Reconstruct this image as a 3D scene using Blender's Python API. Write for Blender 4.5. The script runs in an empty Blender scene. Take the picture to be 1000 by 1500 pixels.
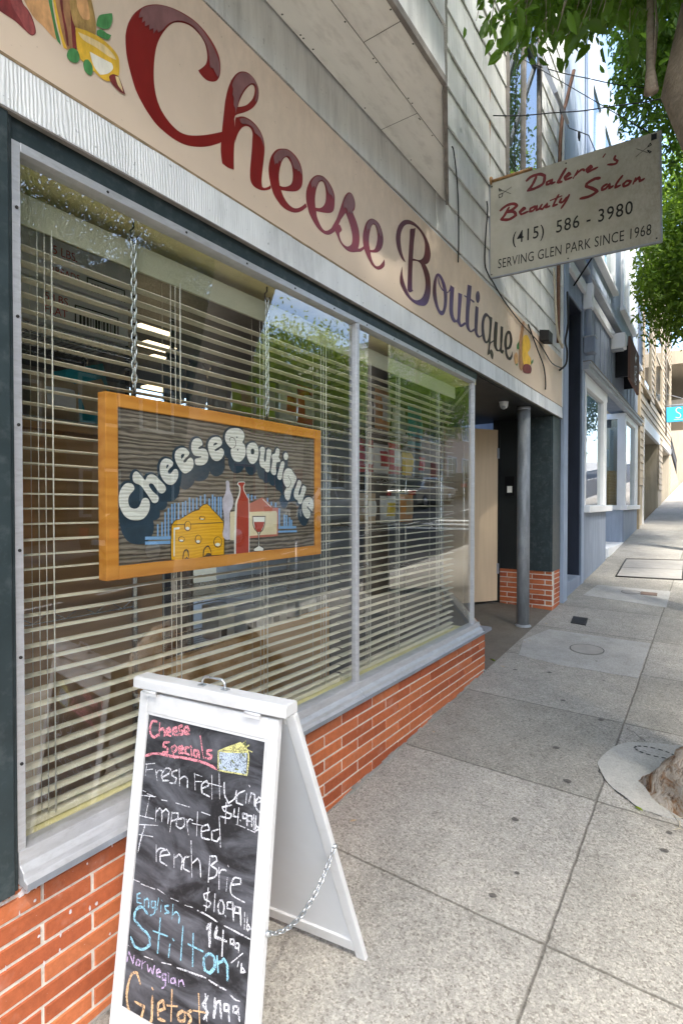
import bpy, bmesh, math, random
import numpy as np
from mathutils import Vector, Matrix
from mathutils.geometry import tessellate_polygon
R_ = math.radians
random.seed(7); NP = np.random.default_rng(11)
SC = bpy.context.scene; COL = SC.collection

# ---------------------------------------------------------------- camera
cam_d = bpy.data.cameras.new('camera'); cam = bpy.data.objects.new('camera', cam_d); COL.objects.link(cam)
cam_d.sensor_width = 36; cam_d.sensor_fit = 'AUTO'; cam_d.lens = 790/1500*36
cam_d.clip_start = .05; cam_d.clip_end = 600
TH = math.atan(546/790); PIT = R_(.87)
CAM = Vector((0, -1.6, 1.68)); cam.location = CAM
cam.rotation_euler = Vector((math.cos(TH)*math.cos(PIT), math.sin(TH)*math.cos(PIT), -math.sin(PIT))).to_track_quat('-Z', 'Y').to_euler()
SC.camera = cam
# ---------------------------------------------------------------- sky, sun, exposure
SUN_EL, SUN_DIR = 52, Vector((-.50, -.80, 0)).normalized()
w = bpy.data.worlds.new('World'); SC.world = w; w.use_nodes = True
nt = w.node_tree; bg = nt.nodes['Background']; sky = nt.nodes.new('ShaderNodeTexSky')
sky.sky_type = 'NISHITA'; sky.sun_disc = False; sky.sun_elevation = R_(SUN_EL)
sky.sun_rotation = math.atan2(SUN_DIR.x, SUN_DIR.y); sky.air_density = 1.0; sky.dust_density = 2.0; sky.ozone_density = 1.0
nt.links.new(sky.outputs[0], bg.inputs[0]); bg.inputs[1].default_value = .15
sd = bpy.data.lights.new('sun', 'SUN'); so = bpy.data.objects.new('sun', sd); COL.objects.link(so)
sd.energy = 2.0; sd.angle = R_(2.5); sd.color = (1, .955, .88)
dvec = Vector((SUN_DIR.x*math.cos(R_(SUN_EL)), SUN_DIR.y*math.cos(R_(SUN_EL)), math.sin(R_(SUN_EL))))
so.rotation_euler = dvec.to_track_quat('Z', 'Y').to_euler(); so.location = (0, 0, 30)
SC.view_settings.view_transform = 'Standard'; SC.view_settings.look = 'None'
SC.view_settings.exposure = 2.45; SC.view_settings.gamma = 1
SC.cycles.max_bounces = 10; SC.cycles.transparent_max_bounces = 24; SC.cycles.diffuse_bounces = 5; SC.cycles.glossy_bounces = 5
SC.cycles.sample_clamp_indirect = 6; SC.cycles.caustics_reflective = False; SC.cycles.caustics_refractive = False
SC.cycles.use_denoising = True

# ---------------------------------------------------------------- helpers
def tag(o, label=None, cat=None, group=None, kind=None):
    if label: o['label'] = label
    if cat: o['category'] = cat
    if group: o['group'] = group
    if kind: o['kind'] = kind
    return o
def thing(name, loc, label, cat, group=None, rotz=0):
    o = bpy.data.objects.new(name, None); COL.objects.link(o); o.location = loc; o.rotation_euler = (0, 0, rotz)
    o.empty_display_size = .1
    return tag(o, label, cat, group)
ORG = {}
def base_of(o):
    while o.parent: o = o.parent
    return Vector(o.location)
def dup(o, parent=None, loc=None, rotz=None):
    c = o.copy(); COL.objects.link(c)
    if parent: c.parent = parent
    if loc is not None: c.location = loc
    if rotz is not None: c.rotation_euler = (0, 0, rotz)
    for ch in list(o.children): dup(ch, c)
    return c
class MB:
    "collects faces in world coordinates; build() links them as ONE mesh object"
    def __init__(s): s.v = []; s.f = []; s.m = []; s.sm = []; s.rnd = []; s.cur = 0; s.r = .5; s.smooth = False
    def _add(s, vs, fs):
        b = len(s.v); s.v += [tuple(p) for p in vs]
        for f in fs:
            s.f.append([b+i for i in f]); s.m.append(s.cur); s.sm.append(s.smooth); s.rnd.append(s.r)
        return s
    def quad(s, *p): return s._add(p, [list(range(len(p)))])
    def box(s, a, b, ch=0):
        x0, y0, z0 = [min(a[i], b[i]) for i in range(3)]; x1, y1, z1 = [max(a[i], b[i]) for i in range(3)]
        vs = [(x0,y0,z0),(x1,y0,z0),(x1,y1,z0),(x0,y1,z0),(x0,y0,z1),(x1,y0,z1),(x1,y1,z1),(x0,y1,z1)]
        return s._add(vs, [[0,3,2,1],[4,5,6,7],[0,1,5,4],[1,2,6,5],[2,3,7,6],[3,0,4,7]])
    def obox(s, o, ax, ay, az):
        "box from corner o with edge vectors"
        o, ax, ay, az = map(Vector, (o, ax, ay, az))
        vs = [o, o+ax, o+ax+ay, o+ay, o+az, o+ax+az, o+ax+ay+az, o+ay+az]
        fs = [[0,3,2,1],[4,5,6,7],[0,1,5,4],[1,2,6,5],[2,3,7,6],[3,0,4,7]]
        if ax.cross(ay).dot(az) < 0: fs = [f[::-1] for f in fs]
        return s._add(vs, fs)
    def prism(s, pts, d):
        "polygon (world points) extruded by vector d"
        pts = [Vector(p) for p in pts]; d = Vector(d); n = len(pts)
        s._add(pts+[p+d for p in pts], [list(range(n))[::-1], [n+i for i in range(n)]]+[[i, (i+1) % n, n+(i+1) % n, n+i] for i in range(n)])
        return s
    def tube(s, path, r, seg=8, cap=True, closed=False):
        path = [Vector(p) for p in path]; n = len(path)
        rs = r if isinstance(r, (list, tuple)) else [r]*n
        up = None; rings = []
        for i, p in enumerate(path):
            if closed: t = path[(i+1) % n]-path[i-1]
            else: t = path[min(i+1, n-1)]-path[max(i-1, 0)]
            t = t.normalized() if t.length > 1e-9 else Vector((0, 0, 1))
            if up is None:
                up = Vector((0, 0, 1)) if abs(t.z) < .9 else Vector((1, 0, 0))
            a = t.cross(up)
            if a.length < 1e-6: a = t.cross(Vector((.3, .8, .1)))
            a.normalize(); b = a.cross(t).normalized(); up = b
            rings.append([p+(a*math.cos(2*math.pi*k/seg)+b*math.sin(2*math.pi*k/seg))*rs[i] for k in range(seg)])
        vs = [q for rg in rings for q in rg]; fs = []
        for i in range(n if closed else n-1):
            j = (i+1) % n
            for k in range(seg):
                fs.append([i*seg+k, i*seg+(k+1) % seg, j*seg+(k+1) % seg, j*seg+k])
        if cap and not closed:
            fs.append(list(range(seg))[::-1]); fs.append([(n-1)*seg+k for k in range(seg)])
        sv = s.smooth; s.smooth = True; s._add(vs, fs); s.smooth = sv
        return s
    def lathe(s, c, prof, seg=24):
        c = Vector(c); vs = []; fs = []; n = len(prof)
        for (r, z) in prof:
            for k in range(seg): vs.append(c+Vector((r*math.cos(2*math.pi*k/seg), r*math.sin(2*math.pi*k/seg), z)))
        for i in range(n-1):
            for k in range(seg): fs.append([i*seg+k, i*seg+(k+1) % seg, (i+1)*seg+(k+1) % seg, (i+1)*seg+k])
        fs.append(list(range(seg))[::-1]); fs.append([(n-1)*seg+k for k in range(seg)])
        sv = s.smooth; s.smooth = True; s._add(vs, fs); s.smooth = sv
        return s
    def plate(s, O, U, V, loops, off=0., thick=.0008):
        "flat shape (2-D loops in metres, first outer then holes) on plane O+u*U+v*V, raised by off along the normal; front and sides"
        N = U.cross(V).normalized()
        P3 = [[Vector((p[0], p[1], 0)) for p in lp] for lp in loops]
        try: tri = tessellate_polygon(P3)
        except Exception: return s
        flat = [p for lp in P3 for p in lp]; n = len(flat)
        top = [O+U*p.x+V*p.y+N*(off+thick) for p in flat]
        fs = []
        for t in tri:
            a, b, c = [flat[i] for i in t]
            cr = (b-a).cross(c-a).z
            if abs(cr) < 1e-12: continue
            fs.append(list(t) if cr > 0 else list(t)[::-1])
        s._add(top, fs)
        return s
    def ribbon(s, O, U, V, pts, wd, off=0., rough=0., seed=0):
        "brush or chalk stroke of width wd along a 2-D path"
        N = U.cross(V).normalized(); rr = random.Random(seed)
        P = [Vector((p[0], p[1])) for p in pts]; n = len(P); L = []; Rr = []
        for i in range(n):
            t = (P[min(i+1, n-1)]-P[max(i-1, 0)]); t = t.normalized() if t.length > 1e-9 else Vector((1, 0))
            nn = Vector((-t.y, t.x)); k1 = wd/2*(1+rr.uniform(-rough, rough)); k2 = wd/2*(1+rr.uniform(-rough, rough))
            e = t*(wd*.35*(-1 if i == 0 else 1 if i == n-1 else 0)); k = .55 if i in (0, n-1) else 1
            L.append(P[i]+nn*k1*k+e); Rr.append(P[i]-nn*k2*k+e)
        vs = [O+U*p.x+V*p.y+N*off for p in L+Rr]
        fs = []
        vs = [q+N*((j % n)*.000012) for j, q in enumerate(vs)]
        for i in range(n-1):
            f = [i, n+i, n+i+1, i+1]; fs.append(f)
        return s._add(vs, fs)
    def build(s, name, mats, parent=None, label=None, bevel=0, base=None):
        if not s.f: s._add([(0,0,-50),(0,.001,-50),(.001,0,-50)], [[0,1,2]])
        me = bpy.data.meshes.new(name)
        b = Vector(base) if base is not None else (base_of(parent) if parent else Vector((0, 0, 0)))
        me.from_pydata([tuple(Vector(p)-b) for p in s.v], [], s.f)
        mats = mats if isinstance(mats, (list, tuple)) else [mats]
        for m in mats: me.materials.append(m)
        me.polygons.foreach_set('material_index', s.m); me.polygons.foreach_set('use_smooth', s.sm)
        if any(abs(r-.5) > 1e-6 for r in s.rnd):
            at = me.attributes.new('rnd', 'FLOAT', 'FACE'); at.data.foreach_set('value', s.rnd)
        me.update()
        o = bpy.data.objects.new(name, me); COL.objects.link(o)
        if parent: o.parent = parent
        else: o.location = b
        if label: o['label'] = label
        if bevel:
            md = o.modifiers.new('edge', 'BEVEL'); md.width = bevel; md.segments = 2; md.limit_method = 'ANGLE'; md.angle_limit = R_(40)
        return o
def crom(pts, k=3, closed=True):
    "Catmull-Rom smoothing of a 2-D outline; keeps sharp corners"
    n = len(pts); P = [Vector((p[0], p[1])) for p in pts]; out = []
    rng = range(n) if closed else range(n-1)
    def corner(i):
        if not closed and i in (0, n-1): return True
        a = P[i]-P[i-1]; b = P[(i+1) % n]-P[i]
        if a.length < 1e-9 or b.length < 1e-9: return True
        return a.normalized().dot(b.normalized()) < .45
    for i in rng:
        p1, p2 = P[i], P[(i+1) % n]
        p0 = p1 if corner(i) else P[i-1]; p3 = p2 if corner((i+1) % n) else P[(i+2) % n]
        for j in range(k):
            t = j/k
            out.append(.5*((2*p1)+(-p0+p2)*t+(2*p0-5*p1+4*p2-p3)*t*t+(-p0+3*p1-3*p2+p3)*t**3))
    if not closed: out.append(P[-1])
    return out
def text_mesh(txt, size, font_scale_x=1., spacing=1., bold=0.):
    "letters from Blender's own font, as (verts2d, faces)"
    cu = bpy.data.curves.new('txt', 'FONT'); cu.body = txt; cu.size = size; cu.space_character = spacing; cu.offset = bold
    cu.resolution_u = 3
    o = bpy.data.objects.new('txt', cu); COL.objects.link(o)
    dg = bpy.context.evaluated_depsgraph_get(); me = o.evaluated_get(dg).to_mesh()
    vs = [(v.co.x*font_scale_x, v.co.y) for v in me.vertices]; fs = [list(p.vertices) for p in me.polygons]
    o.evaluated_get(dg).to_mesh_clear(); bpy.data.objects.remove(o); bpy.data.curves.remove(cu)
    return vs, fs
def put_text(mb, txt, O, U, V, width, height, off, bold=0., spacing=1.):
    vs, fs = text_mesh(txt, 1., 1., spacing, bold)
    xs = [v[0] for v in vs]; ys = [v[1] for v in vs]
    sx = width/(max(xs)-min(xs)); sy = height/(max(ys)-min(ys)); N = U.cross(V).normalized()
    mb._add([O+U*((v[0]-min(xs))*sx)+V*((v[1]-min(ys))*sy)+N*off for v in vs], fs)
def lerp(a, b, t): return a+(b-a)*t

# ---------------------------------------------------------------- materials
class NT:
    def __init__(s, name):
        s.mat = bpy.data.materials.new(name); s.mat.use_nodes = True; s.t = s.mat.node_tree
        s.p = s.t.nodes['Principled BSDF']; s.out = s.t.nodes['Material Output']
    def n(s, typ, **kw):
        nd = s.t.nodes.new(typ)
        for k, v in kw.items():
            if hasattr(nd, k) and not k.startswith('i_'): setattr(nd, k, v)
        return nd
    def set(s, nd, name, v):
        if isinstance(v, bpy.types.NodeSocket): s.t.links.new(v, nd.inputs[name])
        else: nd.inputs[name].default_value = v
    def coord(s): return s.n('ShaderNodeTexCoord').outputs['Object']
    def pos(s): return s.n('ShaderNodeNewGeometry').outputs['Position']
    def mapv(s, vec, scale=(1,1,1), rot=(0,0,0), loc=(0,0,0)):
        m = s.n('ShaderNodeMapping'); s.set(m, 'Vector', vec); s.set(m, 'Scale', scale); s.set(m, 'Rotation', rot); s.set(m, 'Location', loc); return m.outputs[0]
    def noise(s, vec, scale, detail=4, rough=.55, dist=0):
        m = s.n('ShaderNodeTexNoise'); s.set(m, 'Vector', vec); s.set(m, 'Scale', scale); s.set(m, 'Detail', detail); s.set(m, 'Roughness', rough); s.set(m, 'Distortion', dist); return m.outputs['Fac']
    def ramp(s, fac, stops):
        m = s.n('ShaderNodeValToRGB'); cr = m.color_ramp
        while len(cr.elements) < len(stops): cr.elements.new(.5)
        for e, (p, c) in zip(cr.elements, stops):
            e.position = p; e.color = tuple(c)+(1,) if len(c) == 3 else c
        s.set(m, 'Fac', fac); return m.outputs['Color']
    def mix(s, fac, a, b, mode='MIX'):
        m = s.n('ShaderNodeMix'); m.data_type = 'RGBA'; m.blend_type = mode
        s.set(m, 'Factor', fac)
        for nm, v in (('A', a), ('B', b)):
            sk = [i for i in m.inputs if i.name == nm and i.type == 'RGBA'][0]
            if isinstance(v, bpy.types.NodeSocket): s.t.links.new(v, sk)
            else: sk.default_value = tuple(v)+(1,) if len(v) == 3 else v
        return [o for o in m.outputs if o.type == 'RGBA'][0]
    def math(s, op, a, b=None, c=None):
        m = s.n('ShaderNodeMath'); m.operation = op
        for i, v in enumerate((a, b, c)):
            if v is None: continue
            if isinstance(v, bpy.types.NodeSocket): s.t.links.new(v, m.inputs[i])
            else: m.inputs[i].default_value = v
        return m.outputs[0]
    def xyz(s, vec):
        m = s.n('ShaderNodeSeparateXYZ'); s.set(m, 0, vec); return m.outputs
    def comb(s, x, y, z):
        m = s.n('ShaderNodeCombineXYZ')
        for i, v in enumerate((x, y, z)): s.set(m, i, v)
        return m.outputs[0]
    def bump(s, h, strength=.3, dist=.01, nrm=None):
        m = s.n('ShaderNodeBump'); s.set(m, 'Height', h); s.set(m, 'Strength', strength); s.set(m, 'Distance', dist)
        if nrm: s.set(m, 'Normal', nrm)
        return m.outputs[0]
    def attr(s, nm):
        m = s.n('ShaderNodeAttribute'); m.attribute_name = nm; return m.outputs['Fac']
    def fin(s, color=None, rough=None, metal=None, normal=None, spec=None):
        for nm, v in (('Base Color', color), ('Roughness', rough), ('Metallic', metal), ('Normal', normal), ('Specular IOR Level', spec)):
            if v is None: continue
            if nm == 'Base Color' and not isinstance(v, bpy.types.NodeSocket): v = tuple(v)+(1,) if len(v) == 3 else v
            s.set(s.p, nm, v)
        return s.mat
def sc_(c, k): return tuple(min(1, x*k) for x in c)
def simple(name, c, rough=.6, metal=0, var=.18, scale=6, bump=.08, bscale=60, stretch=(1,1,1), spec=.4, dirt=None, dirt_amt=.5):
    t = NT(name); co = t.mapv(t.coord(), scale=stretch)
    n1 = t.noise(co, scale, 5); col = t.ramp(n1, [(.25, sc_(c, 1-var)), (.75, sc_(c, 1+var))])
    if dirt:
        n2 = t.noise(t.mapv(t.coord(), scale=stretch), scale*2.3, 7, .65)
        col = t.mix(t.math('MULTIPLY', t.ramp(n2, [(.5, (0,0,0)), (.72, (1,1,1))]), dirt_amt), col, dirt)
    nb = t.noise(t.coord(), bscale, 3); rr = t.math('MULTIPLY_ADD', n1, .2, rough-.1)
    return t.fin(col, rr, metal, t.bump(nb, bump, .004), spec)
M = {}
def zramp(t, z, a, b):   # 0 at a, 1 at b
    m = t.n('ShaderNodeMapRange'); t.set(m, 0, z); t.set(m, 1, a); t.set(m, 2, b); m.clamp = True; return m.outputs[0]
# --- painted striated shingle siding: vertical grain, seams, dirt runs
def shingle(name, c, streak=.5, grain=.5):
    t = NT(name); co = t.coord(); x = t.xyz(co)
    v = t.mapv(co, scale=(1, 1, .04)); st = t.noise(v, 38, 4, .6)
    v2 = t.mapv(co, scale=(1, 1, .25)); st2 = t.noise(v2, 5, 6, .65)
    col = t.ramp(st2, [(.30, sc_(c, .62)), (.48, sc_(c, .93)), (.75, sc_(c, 1.08))])
    col = t.mix(streak, col, t.ramp(st, [(.35, sc_(c, .72)), (.6, sc_(c, 1.08))]))
    sp = t.noise(co, 55, 2, .5); col = t.mix(t.ramp(sp, [(.70, (0,0,0)), (.76, (.6,.6,.6))]), col, sc_(c, .35))
    wv = t.n('ShaderNodeTexWave'); wv.wave_type = 'BANDS'; wv.bands_direction = 'X'
    t.set(wv, 'Vector', t.mapv(co, scale=(1, 1, .22))); t.set(wv, 'Scale', 28); t.set(wv, 'Distortion', 7*grain+.8); t.set(wv, 'Detail', 2); t.set(wv, 'Detail Scale', .8)
    h = t.math('ADD', t.math('MULTIPLY', wv.outputs['Fac'], .6), t.math('MULTIPLY', st, .5))
    return t.fin(col, .62, 0, t.bump(h, .55, .004), .35)
M['shingle'] = shingle('painted_shingle', (.76, .76, .73), .32, .4)
M['shingle_white'] = shingle('white_shingle', (.86, .865, .86), .15, 1.)
M['soffit'] = simple('soffit_board', (.80, .785, .73), .7, var=.07, scale=3, bscale=90, stretch=(1, 3, 1), dirt=(.34, .32, .28), dirt_amt=.35)
M['seam'] = simple('seam_dark', (.07, .075, .06), .9)
M['oldwood'] = simple('weathered_trim', (.22, .2, .18), .8, var=.4, scale=12)
M['darkpaint'] = simple('dark_green_paint', (.028, .042, .046), .45, var=.25, scale=9, dirt=(.25, .27, .27), dirt_amt=.18, bscale=40, bump=.2)
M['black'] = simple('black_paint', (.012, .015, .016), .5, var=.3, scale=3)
M['alu'] = simple('aluminium', (.57, .57, .59), .42, .5, var=.1, scale=14, stretch=(1, 1, 4), dirt=(.3, .28, .27), dirt_amt=.3)
M['alu_dull'] = simple('dull_grey_metal', (.33, .35, .39), .5, .5, var=.12, scale=10, dirt=(.2, .2, .2), dirt_amt=.35)
M['steel'] = simple('galvanised_steel', (.62, .64, .66), .3, .95, var=.15, scale=40)
# galvanised pipe column: grey with vertical weathering
def column_mat():
    t = NT('pipe_paint'); co = t.coord(); n1 = t.noise(t.mapv(co, scale=(1, 1, .25)), 9, 7, .7); n2 = t.noise(co, 70, 4, .7)
    col = t.ramp(n1, [(.32, (.17, .18, .19)), (.5, (.27, .285, .30)), (.7, (.40, .415, .43))])
    col = t.mix(t.ramp(n2, [(.6, (0,0,0)), (.75, (.5,.5,.5))]), col, (.11, .1, .1))
    return t.fin(col, .55, .25, t.bump(n2, .3, .004))
M['pipe'] = column_mat()
# --- bricks: each brick carries its own random value
def brick_mat():
    t = NT('brick'); co = t.coord(); r = t.attr('rnd')
    base = t.ramp(r, [(0, (.36, .086, .032)), (.3, (.48, .134, .052)), (.6, (.55, .17, .066)), (.85, (.50, .135, .048)), (1, (.41, .10, .042))])
    n1 = t.noise(co, 34, 6, .7); n2 = t.noise(co, 5, 5, .6); n3 = t.noise(co, 160, 2, .5)
    col = t.mix(.6, base, t.mix(1, base, t.ramp(n1, [(.3, (.62,.62,.62)), (.7, (1.2,1.2,1.2))]), 'MULTIPLY'))
    col = t.mix(t.math('MULTIPLY', t.ramp(n2, [(.58, (0,0,0)), (.74, (1,1,1))]), .3), col, (.62, .5, .43))
    col = t.mix(t.ramp(n3, [(.72, (0,0,0)), (.76, (.55,.55,.55))]), col, (.7, .62, .58))
    return t.fin(col, .68, 0, t.bump(n1, .35, .004), .35)
M['brick'] = brick_mat()
M['mortar'] = simple('mortar', (.70, .66, .58), .9, var=.14, scale=25, bscale=220, bump=.5, dirt=(.33, .3, .26), dirt_amt=.4)
M['oldpaint'] = simple('flaked_paint', (.66, .60, .60), .8, var=.35, scale=60, dirt=(.5, .2, .2), dirt_amt=.5)
# --- glass sheet: mirror-like by Fresnel, else clear
def glass_mat(name, ior=1.75, tint=(.975, .98, .96)):
    t = NT(name); t.t.nodes.remove(t.p)
    tr = t.n('ShaderNodeBsdfTransparent'); t.set(tr, 'Color', tint+(1,))
    gl = t.n('ShaderNodeBsdfGlossy'); t.set(gl, 'Roughness', 0.); t.set(gl, 'Color', (1,1,1,1))
    fr = t.n('ShaderNodeFresnel'); t.set(fr, 'IOR', ior)
    g = t.n('ShaderNodeNewGeometry'); f = t.math('MULTIPLY', fr.outputs[0], t.math('SUBTRACT', 1., g.outputs['Backfacing']))
    mx = t.n('ShaderNodeMixShader'); t.set(mx, 0, f); t.t.links.new(tr.outputs[0], mx.inputs[1]); t.t.links.new(gl.outputs[0], mx.inputs[2])
    t.t.links.new(mx.outputs[0], t.out.inputs[0]); return t.mat
M['glass'] = glass_mat('window_glass', 2.15); M['glass2'] = glass_mat('old_window_glass', 2.1, (.8, .85, .85))
# --- sign board
def board_mat():
    t = NT('sign_board_paint'); co = t.coord(); n1 = t.noise(co, 1.1, 5, .6); n2 = t.noise(t.mapv(co, scale=(1, 1, .5)), 17, 6, .75); x = t.xyz(co)
    col = t.ramp(n1, [(.3, (.70, .545, .41)), (.7, (.78, .625, .48))])
    edge = t.math('MULTIPLY', zramp(t, x[2], .15, .6), t.ramp(n2, [(.38, (0,0,0)), (.68, (1,1,1))]))
    col = t.mix(t.math('MULTIPLY', edge, .36), col, (.45, .35, .26))
    sp = t.noise(co, 70, 2, .5); col = t.mix(t.ramp(sp, [(.73, (0,0,0)), (.78, (.5,.5,.5))]), col, (.3, .2, .12))
    return t.fin(col, .5, 0, t.bump(n2, .06, .004), .35)
M['board'] = board_mat(); M['board_edge'] = simple('board_edge', (.3, .21, .12), .8, var=.4, scale=20)
def letter_mat():
    t = NT('sign_letter_paint'); x = t.xyz(t.coord()); n = t.noise(t.coord(), 9, 4)
    red = t.ramp(n, [(.3, (.205, .012, .012)), (.7, (.25, .016, .015))])
    a = zramp(t, x[0], .55, 1.0); red = t.mix(a, red, (.105, .017, .022))
    pur = t.ramp(n, [(.3, (.10, .05, .15)), (.7, (.135, .072, .185))])
    f = t.math('MULTIPLY', zramp(t, x[0], 1.0, 1.25), zramp(t, x[2], .26, .10))
    f = t.math('MAXIMUM', f, zramp(t, x[0], 1.46, 1.56)); col = t.mix(f, red, pur)
    col = t.mix(zramp(t, x[0], 2.0, 2.6), col, (.062, .036, .036))
    return t.fin(col, .32, 0, None, .5)
M['letter'] = letter_mat()
def flat(name, c, rough=.55, **k): return simple(name, c, rough, **k)
def streaky(name, c, k=.25):
    t = NT(name); n = t.noise(t.mapv(t.coord(), scale=(3, 1, 1)), 24, 4, .6); n2 = t.noise(t.coord(), 8, 3)
    col = t.ramp(n, [(.3, sc_(c, 1-k)), (.7, sc_(c, 1+k))]); return t.fin(t.mix(.3, col, t.ramp(n2, [(.4, sc_(c, .6)), (.6, sc_(c, 1.3))])), .45)
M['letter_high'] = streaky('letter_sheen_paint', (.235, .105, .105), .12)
FOOD = [streaky('food_darkred', (.20, .030, .030), .45), streaky('food_salami', (.33, .075, .07), .6), streaky('food_bread', (.72, .38, .16), .3), streaky('food_green', (.07, .24, .075), .45),
        streaky('food_cheese', (.80, .47, .045), .22), streaky('food_brown', (.40, .20, .09), .4), streaky('food_rind', (.44, .27, .09), .45), streaky('food_white', (.80, .74, .62), .12), streaky('food_pale', (.83, .62, .32), .2)]
# --- sandblasted wood sign
def grain_mat(name, dark, light, scale=1., paint=None, depth=.8):
    t = NT(name); co = t.coord()
    wv = t.n('ShaderNodeTexWave'); wv.wave_type = 'BANDS'; wv.bands_direction = 'Z'
    t.set(wv, 'Vector', t.mapv(co, scale=(.16, 1, 1))); t.set(wv, 'Scale', 19*scale); t.set(wv, 'Distortion', 11.); t.set(wv, 'Detail', 4); t.set(wv, 'Detail Scale', .8); t.set(wv, 'Detail Roughness', .65)
    n = t.math('MULTIPLY_ADD', t.noise(t.mapv(co, scale=(.05, 1, 1)), 60*scale, 4, .6), .5, t.math('MULTIPLY', t.noise(t.mapv(co, scale=(.4, 1, 1)), 6, 5), .5))
    g = t.math('MULTIPLY_ADD', n, .6, t.math('MULTIPLY', wv.outputs['Fac'], .45))
    col = t.ramp(g, [(.25, dark), (.5, tuple((a+b)/2 for a, b in zip(dark, light))), (.8, light)])
    return t.fin(col, .75, 0, t.bump(g, depth, .006), .25)
M['woodsign'] = grain_mat('sandblasted_wood', (.065, .053, .044), (.29, .25, .205))
M['woodwhite'] = grain_mat('white_letter_paint', (.62, .62, .58), (.83, .84, .82), 1.3, depth=.5)
M['woodblue'] = simple('navy_paint', (.025, .05, .08), .6, var=.3, scale=20)
M['frameorange'] = grain_mat('varnished_frame', (.60, .235, .035), (.72, .32, .06), .35, depth=.1)
WPIC = [simple('pic_blue', (.22, .42, .72)), grain_mat('pic_cheese', (.75, .38, .01), (.85, .46, .015), 1.3, depth=.3), simple('pic_lilac', (.55, .52, .62), var=.25, scale=25), simple('pic_white', (.82, .82, .78)), simple('pic_cream', (.78, .68, .47)), simple('pic_pink', (.52, .17, .12)), simple('pic_dark', (.03, .02, .015)), simple('pic_red', (.42, .055, .03))]
# --- blinds, fabrics, interior
M['slat'] = simple('cream_slat', (.68, .645, .53), .45, var=.06, scale=5)
M['slat_side'] = simple('cream_headrail', (.46, .45, .33), .5, var=.05)
M['cream'] = simple('cream_paint', (.74, .68, .36), .55, var=.08, dirt=(.35, .3, .15), dirt_amt=.3)
M['cord'] = simple('white_cord', (.75, .74, .68), .8)
M['room'] = simple('room_wall', (.30, .29, .26), .8); M['roomfloor'] = simple('room_floor', (.16, .14, .12), .6); M['roomceil'] = simple('room_ceiling', (.14, .14, .135), .9)
M['cardboard'] = simple('white_carton', (.76, .77, .80), .7, var=.08); M['red_ink'] = simple('red_ink', (.42, .02, .03)); M['ink'] = simple('black_ink', (.015, .015, .015), .6)
M['brownboard'] = grain_mat('brown_panel', (.38, .215, .095), (.50, .30, .145), .25, depth=.1)
M['tanboard'] = grain_mat('tan_panel', (.60, .33, .125), (.70, .43, .19), .25, depth=.05)
M['chrome'] = simple('chrome_wire', (.6, .62, .64), .25, .95)
M['teal'] = simple('teal_bag', (.02, .28, .36), .3, var=.3); M['snackred'] = simple('red_bag', (.45, .03, .04), .3, var=.5); M['snackyellow'] = simple('yellow_bag', (.75, .55, .05), .3, var=.3)
M['snackgreen'] = simple('green_bag', (.33, .48, .05), .3, var=.4); M['snackorange'] = simple('orange_bag', (.55, .24, .05), .35, var=.4); M['snackwhite'] = simple('white_bag', (.65, .66, .66), .3, var=.4); M['greyjar'] = simple('grey_jar', (.22, .26, .3), .2, var=.4); M['kraft'] = simple('kraft', (.42, .31, .19), .8)
def emit(name, c, s):
    t = NT(name); t.set(t.p, 'Emission Color', c+(1,)); t.set(t.p, 'Emission Strength', s); return t.fin((.8, .8, .8), .5)
M['lamp'] = emit('lit_ceiling_panel', (1, .78, .48), .9)
# --- a-frame
M['white'] = simple('white_gloss_paint', (.70, .70, .70), .38, var=.03, scale=5, bscale=30, bump=.12, dirt=(.42, .40, .37), dirt_amt=.28)
M['offwhite'] = simple('white_board_back', (.72, .74, .76), .35, var=.04, scale=2, dirt=(.5, .5, .5), dirt_amt=.15)
def chalkboard():
    t = NT('chalkboard'); co = t.coord(); v = t.mapv(co, scale=(1, 1, 3.2), rot=(R_(14), 0, 0)); n1 = t.noise(v, 3.2, 6, .6, 1.2); n2 = t.noise(co, 90, 4, .6); n3 = t.noise(t.mapv(co, scale=(1, .3, 4), rot=(R_(14), 0, 0)), 9, 5, .6)
    sm = t.math('MULTIPLY', t.ramp(n1, [(.42, (0,0,0)), (.70, (1,1,1))]), t.math('MULTIPLY_ADD', n3, .8, .25))
    col = t.mix(t.math('MULTIPLY', sm, .6), (.018, .018, .020), (.36, .37, .42)); col = t.mix(t.ramp(n2, [(.55, (0,0,0)), (.8, (.10,.10,.10))]), col, (.4, .4, .42))
    return t.fin(col, .7, 0, None, .3)
M['chalkboard'] = chalkboard()
def chalk(name, c):
    t = NT(name); n = t.math('MULTIPLY_ADD', t.noise(t.coord(), 300, 3, .6), .65, t.math('MULTIPLY', t.noise(t.coord(), 45, 3, .6), .35)); a = t.ramp(n, [(.40, (.08,.08,.08)), (.53, (1,1,1))])
    t.set(t.p, 'Alpha', a); return t.fin(c, .95, 0, None, .1)
CHALK = [chalk('chalk_white', (.78, .78, .82)), chalk('chalk_pink', (.84, .31, .36)), chalk('chalk_blue', (.32, .62, .78)), chalk('chalk_lilac', (.62, .48, .72)), chalk('chalk_tan', (.76, .50, .28)), chalk('chalk_yellow', (.72, .68, .28)), chalk('chalk_pale_blue', (.50, .58, .68)), chalk('chalk_olive', (.24, .27, .08))]
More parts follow.
